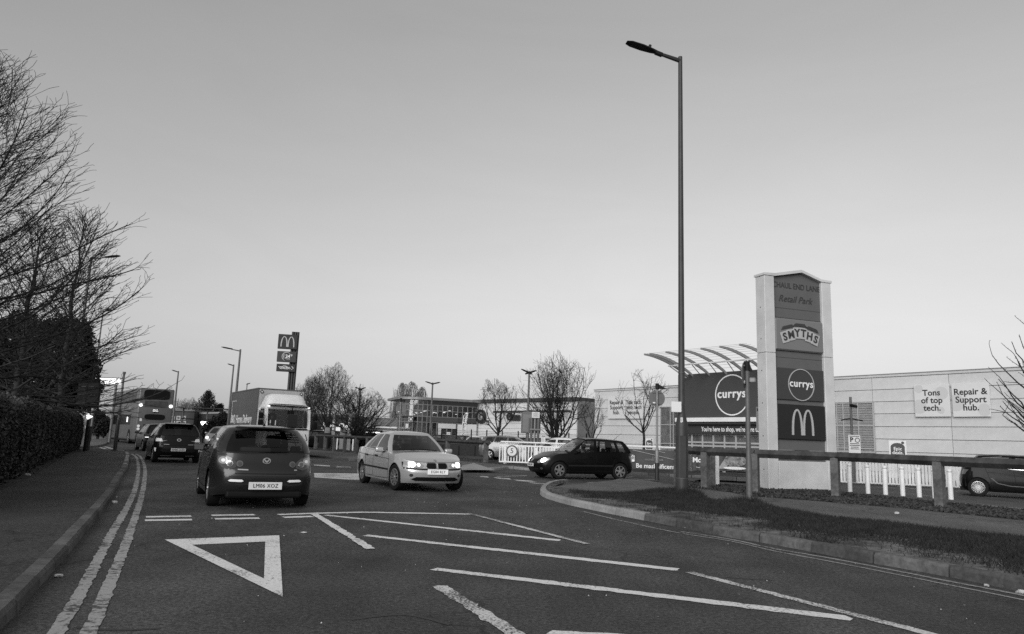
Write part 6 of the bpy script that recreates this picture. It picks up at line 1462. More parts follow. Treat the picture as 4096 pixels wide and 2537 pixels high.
# entrance fascia
FO = 1.3
fx0, fx1 = W(2712, 1600, FO)[0], W(3030, 1600, FO)[0] + 5.2
fz1, fz0 = W(2760, 1497, FO)[1], W(2760, 1672, FO)[1]
b = MB(); b.span((fx0, -FO, fz0), (fx1, .1, fz1), .02); b.build('fascia', 'fascia', shop)
b = MB(); b.span((fx0 - .05, -FO - .35, fz0 - .34), (fx1, .1, fz0 - .004), .03); b.build('canopy_edge', 'white_paint', shop)
b = MB(); b.span((fx0, -FO - .2, fz0 - .52), (fx1, .1, fz0 - .344)); b.build('canopy_soffit', 'fascia_dark', shop)
bz1, bz0 = fz0 - .53, W(2800, 1736, FO)[1]
b = MB(); b.span((fx0, -FO + .1, bz0), (fx1, .1, bz1), .01); b.build('slogan_band', 'fascia_dark', shop)
tx = W(2806, 1712, FO - .1)[0]; txe = W(3052, 1725, FO - .1)[0]
o = lettering("You're here to shop, we're here to help", .52, 'letters_white', shop, (tx, -FO + .08, (bz0 + bz1) / 2), align='LEFT', ext=.01, bold=.006, name='slogan_lettering')
w_ = o.dimensions.x if o.dimensions.x > 0 else 8
k_ = (W(3030, 1725, FO)[0] - tx) / (max(v.co.x for v in o.data.vertices) * 34.5 / 40); o.scale = (k_, 1, 1)
glazing(shop, [fx0 + .05 + k * (fx1 - fx0 - .1) / 12 for k in range(13)], [.1, W(2900, 1786, .9)[1], W(2900, 1772, .9)[1], bz0 - .02], -.9, fw=.13, name='entrance_doors')
cx_, cz_ = W(2928, 1580, FO); r_ = (W(2928, 1498, FO)[1] - W(2928, 1663, FO)[1]) / 2
ring(shop, cx_, cz_, r_ - .09, r_, -FO - .01, 'letters_white', 'circle_mark'); lettering('currys', r_ * .60, 'letters_white', shop, (cx_ - .02, -FO - .03, cz_ + r_ * .05), ext=.03, space=1.1, bold=.018, name='currys_lettering')
# curved fin canopy
e0, e1 = W(2771, 1492, FO)[0], W(2931, 1481, FO)[0]; fs = (e1 - e0) / 2.35
tipL = 5.0; ez = W(2771, 1492, FO)[1]; tzp = onwall(2624, 1413, CO, CRZ, FO + tipL)[1]
def rib_pt(t): return -FO - tipL * t, ez - .25 + (tzp - ez + .25) * math.sin(t * math.pi / 2) ** .85
for k, xr__ in enumerate([e0 - .55] + [e0 + fs * j for j in range(0, 6)]):
    b = MB(); n = 14; up, dn = [], []
    for i in range(n + 1):
        y, z = rib_pt(i / n); h = .13 + .10 * math.sin(math.pi * min(1, .25 + i / n * .75)); up.append((y, z + h / 2)); dn.append((y, z - h / 2))
    V1 = [b.bm.verts.new((xr__ + s * .05, y, z)) for s in (-1, 1) for y, z in up]; V2 = [b.bm.verts.new((xr__ + s * .05, y, z)) for s in (-1, 1) for y, z in dn]; m_ = n + 1
    for i in range(n):
        b.bm.faces.new((V1[i], V1[i + 1], V1[m_ + i + 1], V1[m_ + i])); b.bm.faces.new((V2[i], V2[i + 1], V2[m_ + i + 1], V2[m_ + i])); b.bm.faces.new((V1[i], V1[i + 1], V2[i + 1], V2[i])); b.bm.faces.new((V1[m_ + i], V1[m_ + i + 1], V2[m_ + i + 1], V2[m_ + i]))
    b.bm.faces.new((V1[0], V1[m_], V2[m_], V2[0])); b.bm.faces.new((V1[n], V1[m_ + n], V2[m_ + n], V2[n]))
    b.build('canopy_rib', mat('rib_metal', .3, .5), shop, smooth=40)
for i in range(1, 11):
    y, z = rib_pt(i / 11 + .02); b = MB(); b.cyl((e0 - .6, y, z + .10), (e0 + fs * 5.2, y, z + .10), .009, n=5); b.build('louvre_blade', 'galvanised', shop)
y, z = rib_pt(.42); b = MB(); b.cyl((e0 - .7, y, z - .2), (e0 + fs * 5, y, z - .2), .06, n=8); b.build('canopy_beam', 'white_paint', shop)
for j in range(5): b = MB(); b.cyl((e0 + fs * j, y, z - .2), (e0 + fs * (j - .6), -FO, fz1), .04, n=6); b.build('canopy_strut', 'white_paint', shop)
b = MB(); b.cyl((e0 - .6, y, z - .2), (e0 - .6, -FO - .1, fz1 - .3), .05, n=8); b.build('canopy_strut', 'white_paint', shop)
# wall boards
mat('board', .68, .5, var=.04, scale=1.5); mat('bubble', .58, .4)
def board(pxs, txt, size, bub):
    a, c = W(*pxs[0], .1), W(*pxs[1], .1); b = MB(); b.span((a[0], -.16, c[1]), (c[0], -.08, a[1]), .01); o = b.build('wall_board', 'board', shop)
    for fx, fz, r in bub:
        xc, zc_ = a[0] + (c[0] - a[0]) * fx, c[1] + (a[1] - c[1]) * fz; rr = r * (a[1] - c[1])
        pts = [(min(max(xc + rr * math.cos(t * math.pi / 16), a[0] + .02), c[0] - .02), min(max(zc_ + rr * math.sin(t * math.pi / 16), c[1] + .02), a[1] - .02)) for t in range(32)]
        b = MB()
        try: b.prism(pts, .006, Matrix.Translation((0, -.16, 0)) @ XZ); b.build('printed_bubble', 'bubble', o)
        except ValueError: pass
    lettering(txt, size * (a[1] - c[1]), 'letters_dark', o, ((a[0] + c[0]) / 2, -.172, (a[1] + c[1]) / 2), ext=.003, bold=.010, line=.9)
board(((3656, 1541), (3805, 1667)), 'Tons\nof top\ntech.', .26, [(.14, .88, .13), (.14, .32, .22), (.78, .72, .2), (.74, .2, .11)])
board(((3806, 1535), (3966, 1667)), 'Repair &\nSupport\nhub.', .26, [(.1, .42, .25), (.85, .2, .18)])
board(((2434, 1588), (2502, 1675)), 'Repair &\nSupport\nhub.', .25, []); board(((2504, 1587), (2572, 1675)), 'Talk tech,\nwith tech\npeople.', .25, [])

# ---------------------------------------------------------------- white dealership hall with end wall coloured for shade
dA, dB = at(1905, 1765, 100), at(2306, 1780, 87); drz = math.atan2(dB.y - dA.y, dB.x - dA.x); DL = math.hypot(dB.x - dA.x, dB.y - dA.y)
hall = thing('dealership_hall', 'long white clad hall with tyre-shaped wall signs and end wall coloured for shade behind the bare trees', 'building', (dA.x, 100, gz(100)), drz)
def HX(u, v, off=0.0): return onwall(u, v, (dA.x, 100, gz(100)), drz, off)
hz = HX(1905, 1600)[1]
b = MB(); b.span((0, .1, 0), (DL, 22, hz - .4)); b.build('hall_wall', 'cladding_joint', hall)
hp = None; nr = 9
for i in range(4):
    for k in range(nr):
        z = (hz - .45) * (k + .5) / nr; loc = (DL * (i + .5) / 4, .06, z)
        if hp is None: b = MB(); b.box((0, 0, 0), (DL / 4 - .04, .1, (hz - .45) / nr - .03)); hp = b.build('wall_panel', mat('hall_white', .68, .6, var=.05, scale=1), hall, loc).data
        else: link('wall_panel', hp, None, hall, loc)
b = MB(); b.span((-.2, -.3, hz - .42), (DL + .1, 22, hz)); b.build('roof_edge', 'fascia', hall)
b = MB(); b.span((DL + .01, .05, 0), (DL + .1, 22, hz - .42)); b.build('end_wall', 'cladding_shaded', hall)  # same white hall, its shaded end put into a darker colour
for u, v, r, rr in ((1930, 1666, .62, .9), (2046, 1667, .36, .5)):
    x, z = HX(u, v); b = MB(); b.lathe([(rr * .66, -.15), (rr, -.15), (rr, .15), (rr * .66, .15), (rr * .66, -.15)], 24, Matrix.Translation((x, -.3, z)) @ Matrix.Rotation(R(90), 4, 'X')); b.build('tyre_sign', 'sign_black', hall, smooth=40)
    b = MB(); b.lathe([(rr * .3, -.06), (rr * .62, -.06), (rr * .62, .06), (rr * .3, .06)], 20, Matrix.Translation((x, -.3, z)) @ Matrix.Rotation(R(90), 4, 'X')); b.build('hub_sign', 'sign_grey', hall)
xa, za = HX(2005, 1650); xb, _ = HX(2330, 1650); b = MB(); b.span((xa, -1.4, za - .12), (min(xb, DL), -1.1, za + .12)); b.build('canopy_beam', 'fascia_dark', hall)
for u in (1962, 2010, 2060, 2083, 2180, 2280): x, _ = HX(u, 1690); zt_, zb_ = HX(u, 1650)[1], HX(u, 1684)[1]; b = MB(); b.span((x - .04, -1.3, zb_), (x + .04, -1.2, zt_)); b.build('hanger', 'fascia_dark', hall)
x, z = HX(2068, 1672); b = MB(); b.box((x, -.2, z), (1.6, .06, .7), .02); b.build('poster', 'banner_dark', hall)
b = MB(); xa = HX(1905, 1684)[0]; b.span((xa, -.4, HX(1950, 1684)[1]), (HX(1960, 1684)[0], -.1, HX(1950, 1682)[1])); b.build('ledge', 'fascia_dark', hall)

# ---------------------------------------------------------------- glazed showroom with curved corner
sA, sB = at(1703, 1765, 97), at(1904, 1768, 99.5); srz2 = math.atan2(sB.y - sA.y, sB.x - sA.x); SLn = math.hypot(sB.x - sA.x, sB.y - sA.y)
show = thing('glazed_showroom', 'two-storey glazed car showroom with curved corner and lit ceiling lamps', 'building', (sA.x, 97, gz(97)), srz2)
def SX(u, v): return onwall(u, v, (sA.x, 97, gz(97)), srz2)
shz = SX(1720, 1592)[1]; mat('show_frame', .20, .5); mat('show_inside', .62, .8, var=.2, scale=.4); mat('show_dark', .05, .7)
rad = 2.6; colx = [SLn * k / 10 for k in range(11)]
arc = [(-rad * math.sin(R(a)) * 1.25, rad * (1 - math.cos(R(a)))) for a in range(0, 91, 11)]
plan = [(x, 0) for x in colx[::-1]] + arc[1:]
zrow = [0.05, SX(1720, 1745)[1], SX(1720, 1690)[1], SX(1720, 1667)[1], SX(1720, 1643)[1], SX(1720, 1620)[1], shz - .3]
zrow = sorted(zrow)
b = MB(); b.span((-.5, 6.0, 0), (SLn, 6.2, shz - .3)); b.build('back_wall', 'show_inside', show)
b = MB(); b.span((-3.0, .3, zrow[3] - .15), (SLn, 6, zrow[3])); b.build('upper_floor', 'show_dark', show)
b = MB(); b.prism([(SLn + .3, -.5), (SLn + .3, 8), (-3.6, 8)] + [(x * 1.12 - .1, y - .5) for x, y in arc[::-1]], .32, Matrix.Translation((0, 0, shz - .3))); b.build('roof_slab', 'galvanised', show)
b = MB(); b.span((SLn - .05, .0, 0), (SLn + .1, 8, shz - .3)); b.build('side_wall', 'cladding', show)
fr_ = MB()
for i, (x, y) in enumerate(plan):
    fr_.span((x - .05, y - .05, 0), (x + .05, y + .05, shz - .28))
for (xa, ya), (xb, yb_) in zip(plan, plan[1:]):
    L = math.hypot(xb - xa, yb_ - ya); an = math.atan2(yb_ - ya, xb - xa)
    for z in zrow: fr_.box(((xa + xb) / 2, (ya + yb_) / 2 - .002, z), (L, .11, .07), rot=(0, 0, an))
    for z0_, z1_ in zip(zrow, zrow[1:]):
        b = MB(); b.box(((xa + xb) / 2, (ya + yb_) / 2, (z0_ + z1_) / 2), (L - .1, .012, z1_ - z0_ - .07), rot=(0, 0, an)); b.build('pane', 'showroom_glass', show)
fr_.build('glazing_frame', 'show_frame', show)
a, c = SX(1712, 1668), SX(1830, 1692); b = MB(); b.span((a[0], -.12, c[1]), (c[0], .06, a[1])); b.build('fascia_band', 'fascia', show)
b = MB(); b.span((0, -.08, zrow[-2] + .05), (SLn, -.04, zrow[-1] - .05)); b.build('upper_blind', 'glass_dark', show)
random.seed(11)
for k in range(16):
    u, v = random.uniform(1670, 1850), random.uniform(1641, 1656); x, z = SX(u, v); b = MB(); b.box((x, random.uniform(1, 3), z), (.30, .3, .08), .02); b.build('ceiling_lamp', 'lamp_soft', show)
for u in (1780, 1803): x, z = SX(u, 1655); b = MB(); b.box((x, 5.9, z - .1), (.9, .05, .7)); b.build('lit_wall', 'lamp_soft', show) if False else b.bm.free()
for (u0, v0, u1, v1, m) in ((1634, 1668, 1650, 1686, 'sign_white'), (1752, 1694, 1822, 1716, 'cladding'), (1830, 1698, 1868, 1760, 'board'), (1870, 1698, 1903, 1760, 'board'), (1832, 1673, 1903, 1694, 'banner_dark'), (1752, 1714, 1765, 1764, 'cladding'), (1786, 1728, 1800, 1750, 'sign_white'), (1622, 1695, 1632, 1712, 'sign_white')):
    a, c = SX(u0, v0), SX(u1, v1); b = MB(); b.span((a[0], -.11, c[1]), (c[0], -.06, a[1])); b.build('display_panel', m, show)
ring(show, SX(1642, 1677)[0], SX(1642, 1677)[1], .18, .26, -.12, 'letters_dark', 'brand_ring')
# feather flag
fy_ = 84; f0 = at(1847, 1765, fy_); flag = thing('feather_flag', 'tall grey feather flag lettered DynamSelect before the showroom', 'flag', (f0.x, fy_, gz(fy_)), R(0))
b = MB(); P_ = [at(1847, 1765, fy_), at(1850, 1700, fy_), at(1855, 1665, fy_), at(1862, 1654, fy_), at(1870, 1652, fy_)]; b.tube([p - flag.location for p in P_], .05, 6); b.build('flag_pole', 'white_rail', flag)
b = MB(); b.poly([at(u, v, fy_) - flag.location for u, v in ((1848, 1742), (1851, 1700), (1856, 1667), (1868, 1656), (1870, 1668), (1862, 1700), (1855, 1744))]); o = b.build('flag_cloth', 'fascia', flag)
m_ = at(1857, 1700, fy_) - flag.location; lettering('DynamSelect', .52, 'letters_white', flag, (m_.x + .05, -.05, m_.z), rot=(R(90), R(-82), 0), ext=.005, bold=.01)

# ---------------------------------------------------------------- low white building with ribbed roof, restaurant, brick building
lA = at(1400, 1760, 108); low = thing('low_white_building', 'low white building with ribbed sloping roof behind the dark hedge', 'building', (lA.x, 108, gz(108)), R(-4))
def LW(u, v): return onwall(u, v, (lA.x, 108, gz(108)), R(-4))
xe = LW(1640, 1740)[0]; ze = LW(1500, 1712)[1]; zr_ = LW(1500, 1692)[1]
b = MB(); b.span((0, 0, 0), (xe, 9, ze)); b.build('wall', 'cladding', low)
b = MB(); b.span((-.4, -.5, ze), (xe, -.2, ze + .22)); b.build('gutter', 'white_paint', low)
for k in range(22):
    xa, xb = xe * k / 22, xe * (k + 1) / 22 - .05; b = MB(); b.bm.faces.new([b.bm.verts.new(p) for p in ((xa, -.4, ze + .2), (xb, -.4, ze + .2), (xb, 5, zr_ + .8), (xa, 5, zr_ + .8))]); r = bmesh.ops.extrude_face_region(b.bm, geom=b.bm.faces[:]); bmesh.ops.translate(b.bm, vec=(0, 0, .08), verts=[v for v in r['geom'] if isinstance(v, bmesh.types.BMVert)]); b.build('roof_sheet', 'galvanised' if k % 5 != 3 else 'galvanised_dark', low)
a, c = LW(1566, 1722), LW(1612, 1745); b = MB(); b.span((a[0], -.1, c[1]), (c[0], .0, a[1])); b.build('sign_panel', 'fascia_dark', low); lettering('EIGHT BEST', .85, 'letters_pale', low, ((a[0] + c[0]) / 2, -.12, (a[1] + c[1]) / 2 + .1), ext=.01, bold=.02, shear=.2, sx=.8)
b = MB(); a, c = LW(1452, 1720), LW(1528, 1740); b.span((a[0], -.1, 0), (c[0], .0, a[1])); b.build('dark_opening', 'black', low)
for u in (1462, 1478, 1500, 1514): x, z = LW(u, 1731); b = MB(); b.box((x, -.12, z), (.7, .05, .16)); b.build('lit_window', 'lamp_soft', low)
dAA = at(1170, 1760, 96); deli = thing('restaurant_building', 'low dark restaurant with script sign seen between the vacuum machines and trees', 'building', (dAA.x, 96, gz(96)), R(2))
def DW(u, v): return onwall(u, v, (dAA.x, 96, gz(96)), R(2))
xe = DW(1415, 1740)[0]; ze = DW(1300, 1668)[1]; b = MB(); b.span((0, 0, 0), (xe, 8, ze)); b.build('wall', mat('brick_dark', .05, .8, var=.3, scale=6), deli); b = MB(); b.span((-.3, -.4, ze), (xe + .3, 8.3, ze + .35)); b.build('roof', 'galvanised_dark', deli)
x, z = DW(1352, 1706); lettering('Dee Dees', 1.05, 'letters_white', deli, (x, -.1, z), ext=.02, bold=.012, shear=.3, name='script_sign'); b = MB(); x, z = DW(1361, 1717); b.box((x, -.1, z), (1.7, .1, .5)); b.build('lit_sign', 'tail_lit', deli)
for u in (1225, 1255, 1290, 1320): x, z = DW(u, 1700); b = MB(); b.box((x, -.05, z), (1.1, .08, 1.6)); b.build('window', 'glass_dark', deli)
bA = at(678, 1740, 76); brick = thing('brick_building', 'low dark brick building with poster boards right of the bus', 'building', (bA.x, 76, gz(76)), R(0))
def BW(u, v): return onwall(u, v, (bA.x, 76, gz(76)), 0)
mat('brick', .055, .85, var=.25, scale=12); ze = BW(740, 1645)[1]; xm1 = BW(773, 1700)[0]; xe = BW(965, 1700)[0]
b = MB(); b.span((-2, 0, 0), (xm1, 8, ze)); b.build('front_wall', 'brick', brick); b = MB(); b.span((-2.1, -.15, ze), (xm1 + .05, 8, ze + .15)); b.build('parapet', 'galvanised_dark', brick)
z2 = BW(900, 1648)[1]; z3 = BW(775, 1656)[1]; b = MB(); b.prism([(xm1 + .06, 0), (xe, 0), (xe, z2), (xm1 + .06, z3)], 6, Matrix.Translation((0, 7, 0)) @ XZ); b.build('wing_wall', 'brick', brick)
b = MB(); b.prism([(xm1 + .06, z3), (xe, z2), (xe, z2 + .18), (xm1 + .06, z3 + .18)], 6.3, Matrix.Translation((0, 7.2, 0)) @ XZ); b.build('wing_coping', 'galvanised', brick)
for r_i in range(2):
    for c_i in range(3):
        x, z = BW(693 + c_i * 22, 1672 + r_i * 20); b = MB(); b.box((x, -.05, z), (.44, .06, .40), .01); q = b.build('poster_board', 'banner_pale', brick); b = MB(); b.prism(ellipse(x, z, .13, .1, 12), .02, Matrix.Translation((0, -.085, 0)) @ XZ); b.build('poster_print', 'letters_dark', q)
a, c = BW(749, 1634), BW(960, 1643); b = MB(); b.span((a[0], -3.2, c[1]), (c[0], -1.0, a[1])); cn = b.build('canopy_roof', 'fascia_dark', brick)
for u in (766, 860): x = BW(u, 1700)[0]; b = MB(); b.cyl((x, -2.2, 0), (x, -2.2, BW(u, 1636)[1]), .08, n=8); b.build('canopy_post', 'galvanised_dark', brick)
tl = at(818, 1700, 70); o = thing('twin_lamp', 'pair of small glowing lamps on a bracket before the dark brick wall', 'lamp', (tl.x, 70, gz(70)))
zl = at(818, 1693, 70).z - gz(70); b = MB(); b.cyl((0, 0, 0), (0, 0, zl + .3), .06, n=8); b.tube([(-2.2, 0, zl + .35), (0, 0, zl + .32), (.5, 0, zl + .32)], .05, 6); b.build('bracket_post', 'black', o)
for x in (-.16, .2): b = MB(); b.lathe([(.03, -.18), (.17, .05), (.17, .1), (.03, .16)], 10, Matrix.Translation((x, -.1, zl))); b.build('lamp_globe', 'lamp_lit', o)

# ---------------------------------------------------------------- vacuum machines, bin and bollards behind the timber rail
def vacuum(label, u, v0, v1, y):
    p = at(u, v1, y); g = gz(y); t = at(u, v0, y); o = thing('vacuum_machine', label, 'vacuum machine', (p.x, y, g), R(8), 'forecourt vacuum machines'); h = t.z - g
    b = MB(); b.box((0, 0, h * .42), (.30, .26, h * .84), .02); b.build('column', 'galvanised', o); b = MB(); b.lathe([(.001, .30), (.12, .28), (.17, .18), (.18, 0), (.16, -.1)], 14, Matrix.Translation((.02, 0, h - .3))); b.build('domed_head', 'galvanised', o, smooth=50)
    b = MB(); b.box((.03, -.02, h * .74), (.24, .24, h * .44), .02); b.build('head_shaft', 'cabinet', o)
    for k in range(4): b = MB(); b.box((-.05, -.145, h * (.58 + k * .09)), (.12, .01, h * .05)); b.build('instruction_plate', 'sign_white', o)
    b = MB(); b.tube([(.1, -.1, h * .6), (.3, -.15, h * .3), (.35, -.2, .15), (.6, -.2, .06), (.85, -.15, .35)], .035, 6); b.build('hose', 'rubber', o)
    b = MB(); b.box((-.5, .05, h * .32), (.42, .4, h * .6), .03); b.build('cabinet', 'sign_grey', o); b = MB(); b.box((-.5, -.16, h * .42), (.26, .02, h * .22), .01); b.build('control_panel', 'cabinet', o)
    return o
vacuum('left forecourt vacuum machine with domed head behind the timber rail', 1330, 1658, 1786, 62.5); vacuum('right forecourt vacuum machine with domed head behind the timber rail', 1393, 1655, 1790, 60.5)
for u, v0, v1, y, lb_ in ((1411, 1744, 1792, 59, 'slim white bollard right of the vacuum machines'), (1348, 1740, 1788, 61, 'slim white bollard between the two vacuum machines')):
    p, t = at(u, v1, y), at(u, v0, y); o = thing('white_bollard', lb_, 'bollard', (p.x, y, gz(y)), 0, 'white bollards'); b = MB(); b.cyl((0, 0, 0), (0, 0, t.z - gz(y)), .06, n=10); b.build('tube', 'white_paint', o)
p = at(1297, 1780, 61.5); o = thing('litter_bin', 'black square bin behind the timber rail beside the lorry', 'bin', (p.x, 61.5, gz(61.5))); b = MB(); b.box((0, 0, .62), (.85, .7, 1.2), .04); b.build('bin_body', 'black', o); b = MB(); b.box((0, 0, 1.27), (.9, .75, .1), .03); b.build('bin_lid', 'trim', o)
# mesh fence and low dark wall in front of the dealership cars
my_ = 57.5; u_posts = [1652, 1711, 1765, 1825, 1884, 1946, 2008, 2072, 2140, 2208, 2275, 2346]; p0 = at(1652, 1765, my_); mf = thing('mesh_fence', 'black-posted wire mesh fence in front of the dealership cars', 'fence', (p0.x, my_, gz(my_)))
zt_ = at(1884, 1718, my_).z - gz(my_)
for u in u_posts: p = at(u, 1765, my_); b = MB(); b.box((p.x - p0.x, 0, zt_ / 2), (.09, .09, zt_)); b.build('post', 'black', mf)
xe = at(2346, 1765, my_).x - p0.x
for k in range(9): b = MB(); b.cyl((0, 0, zt_ * (.45 + .06 * k)), (xe, 0, zt_ * (.45 + .06 * k)), .012, n=4); b.build('wire', 'galvanised_dark', mf)
p1 = at(1560, 1800, 56.5); o = thing('low_wall', 'low dark retaining wall under the parked cars and mesh fence', 'wall', (p1.x, 56.5, gz(56.5))); L = at(2330, 1800, 56.5).x - p1.x; hw = at(1850, 1778, 56.5).z - gz(56.5)
b = MB(); b.span((0, 0, 0), (L, .3, hw)); b.build('wall_face', mat('wall_dark', .028, .85, var=.2, scale=4), o); b = MB(); b.span((-.02, -.03, hw), (L + .02, .33, hw + .08)); b.build('wall_coping', 'fascia_dark', o)
for u in (1770, 1835, 1900, 1962): p = at(u, 1800, 56.5); b = MB(); b.box((p.x - p1.x, -.03, hw - .45), (.05, .05, .7)); b.build('wall_strap', 'black', o)
# ================================================================= VEGETATION
class Segs:
    def __init__(s): s.a = []
    def add(s, p, q, r0, r1): s.a.append((p[0], p[1], p[2], q[0], q[1], q[2], r0, r1))
    def mesh(s, name, k=3):
        A = np.array(s.a); p, q, r0, r1 = A[:, :3], A[:, 3:6], A[:, 6], A[:, 7]; d = q - p; d /= np.linalg.norm(d, axis=1)[:, None] + 1e-9
        up = np.where(np.abs(d[:, 2:3]) < .9, np.array([[0, 0, 1.]]), np.array([[1., 0, 0]])); u = np.cross(d, up); u /= np.linalg.norm(u, axis=1)[:, None]; w = np.cross(d, u)
        n = len(A); V = np.zeros((n, 2 * k, 3)); F = []
        for i in range(k):
            t = 2 * math.pi * i / k; o = u * math.cos(t) + w * math.sin(t); V[:, i] = p + o * r0[:, None]; V[:, k + i] = q + o * r1[:, None]
        base = np.arange(n)[:, None] * 2 * k
        for i in range(k): j = (i + 1) % k; F.append(base + np.array([[i, j, k + j, k + i]]))
        return npmesh(name, V.reshape(-1, 3), np.concatenate(F))
def rv(rnd, s): return Vector((rnd.gauss(0, s), rnd.gauss(0, s), rnd.gauss(0, s)))
def perp(d, rnd, ang):
    a = d.orthogonal().normalized(); a.rotate(Matrix.Rotation(rnd.uniform(0, 2 * math.pi), 3, d)); return (d * math.cos(ang) + a * math.sin(ang)).normalized()
def bare_tree(label, base, H, rx, cz, rz, seed, n1=9, fork=.18, r0=.12, el=(35, 80), dens=1.0, m='wood_bark_mid', trop=.06, step=.3, rt=.0085, group='bare trees around the retail park', levels=3, ang=(22, 48)):
    rnd = random.Random(seed); o = thing('bare_tree', label, 'tree', base, 0, group); big, tw = Segs(), Segs(); n_max = [0]
    def inside(p): return ((p.x / rx) ** 2 + (p.y / rx) ** 2 + ((p.z - cz) / rz) ** 2) < 1 + .38 * math.sin(p.x * 2.6 + seed) * math.sin(p.z * 2.1 + p.y * 2 + seed) + .12 * math.sin(p.x * 7 + p.z * 5)
    f = H * fork; p = Vector((0, 0, -.1)); 
    for i in range(4):
        q = Vector((rnd.gauss(0, .03), rnd.gauss(0, .03), f * (i + 1) / 4)); big.add(p, q, r0 * (1.25 - .1 * i), r0 * (1.15 - .1 * i)); p = q
    def grow(p, d, r, lvl, maxL):
        L = 0; n_max[0] += 1
        st = step * (1, .8, .62, .5)[min(lvl, 3)]
        while L < maxL:
            d = (d + rv(rnd, .10 + .05 * lvl) + Vector((0, 0, trop))).normalized(); q = p + d * st; L += st
            if not inside(q) and (lvl > 0 or L > H * .22): 
                break
            r1 = max(r * (.90 if lvl < 2 else .84), rt * .6); (big if lvl < 2 else tw).add(p, q, r, r1); p, r = q, r1
            if lvl < levels and L > (maxL * .12 if lvl else .4):
                for _ in range(2 if rnd.random() < .25 * dens else 1):
                    if rnd.random() < (.62, .72, .6)[min(lvl, 2)] * dens:
                        grow(p, perp(d, rnd, R(rnd.uniform(*ang))), max(r * .62, rt), lvl + 1, (maxL * .55, maxL * .5, st * 4)[min(lvl, 2)] * rnd.uniform(.6, 1.1))
        if lvl < levels and r > rt:
            for _ in range(2): grow(p, perp(d, rnd, R(rnd.uniform(10, 30))), max(r * .7, rt), lvl + 1, st * 5)
    for i in range(n1):
        az = 2 * math.pi * (i + rnd.uniform(-.3, .3)) / n1; e = R(rnd.uniform(*el)); d = Vector((math.cos(az) * math.cos(e), math.sin(az) * math.cos(e), math.sin(e)))
        grow(Vector((0, 0, f * rnd.uniform(.8, 1.0))), d, r0 * rnd.uniform(.45, .65), 0, H * 1.1)
    link('trunk', big.mesh('trunk', 5), m, o); link('crown', tw.mesh('crown', 3), m, o); return o
def T(u, v, y): p = at(u, v, y); return (p.x, p.y, gz(p.y) + .05)
def ht(u, v, y): return at(u, v, y).z - gz(y)
H = ht(1290, 1468, 62); bare_tree('large dome-crowned bare tree with dense upright branches right of the lorry', T(1305, 1780, 63), H, 2.35, H * .60, H * .42, 3, 12, .2, .15, (40, 86), .86, trop=.07)
H = ht(1225, 1520, 66); bare_tree('bare tree half hidden between the lorry and the dome-crowned tree', T(1232, 1780, 66), H, 1.7, H * .58, H * .44, 5, 8, .2, .12, (40, 84), .85)
H = ht(1430, 1552, 60); bare_tree('low wide bare tree with dense dark crown behind the vacuum machines', T(1425, 1785, 61), H, 2.75, H * .58, H * .42, 8, 13, .22, .17, (12, 75), .92, m='wood_bark', trop=.03)
H = ht(1985, 1528, 54); bare_tree('small bare tree with open spreading crown left of the sign cabinet', T(1990, 1790, 54), H, 1.75, H * .66, H * .36, 13, 8, .34, .10, (28, 76), .92, m='wood_bark')
H = ht(2230, 1432, 47); bare_tree('biggest bare tree, many-stemmed, behind the white railing', T(2226, 1800, 47), H, 2.55, H * .60, H * .42, 21, 10, .16, .17, (36, 84), .84, m='wood_bark')
H = ht(2365, 1590, 55); bare_tree('thin bare sapling at the corner of the store wall', T(2366, 1790, 55), H, 1.15, H * .62, H * .42, 34, 6, .3, .07, (35, 80), .8, m='wood_bark')
H = ht(2580, 1486, 42); bare_tree('sparse bare tree in front of the Talk tech board', T(2574, 1800, 42), H, 1.45, H * .68, H * .36, 55, 7, .40, .075, (26, 82), .74, m='wood_bark', step=.26)
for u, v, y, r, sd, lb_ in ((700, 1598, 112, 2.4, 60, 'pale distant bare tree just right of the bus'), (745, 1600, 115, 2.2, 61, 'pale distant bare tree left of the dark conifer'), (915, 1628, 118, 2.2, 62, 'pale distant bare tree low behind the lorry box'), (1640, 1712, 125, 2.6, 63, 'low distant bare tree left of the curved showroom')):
    H = ht(u, v, y); bare_tree(lb_, T(u, 1760, y), H, r, H * .55, H * .46, sd, 10, .12, .08, (40, 86), .9, m='willow_twig', step=.5, rt=.02)

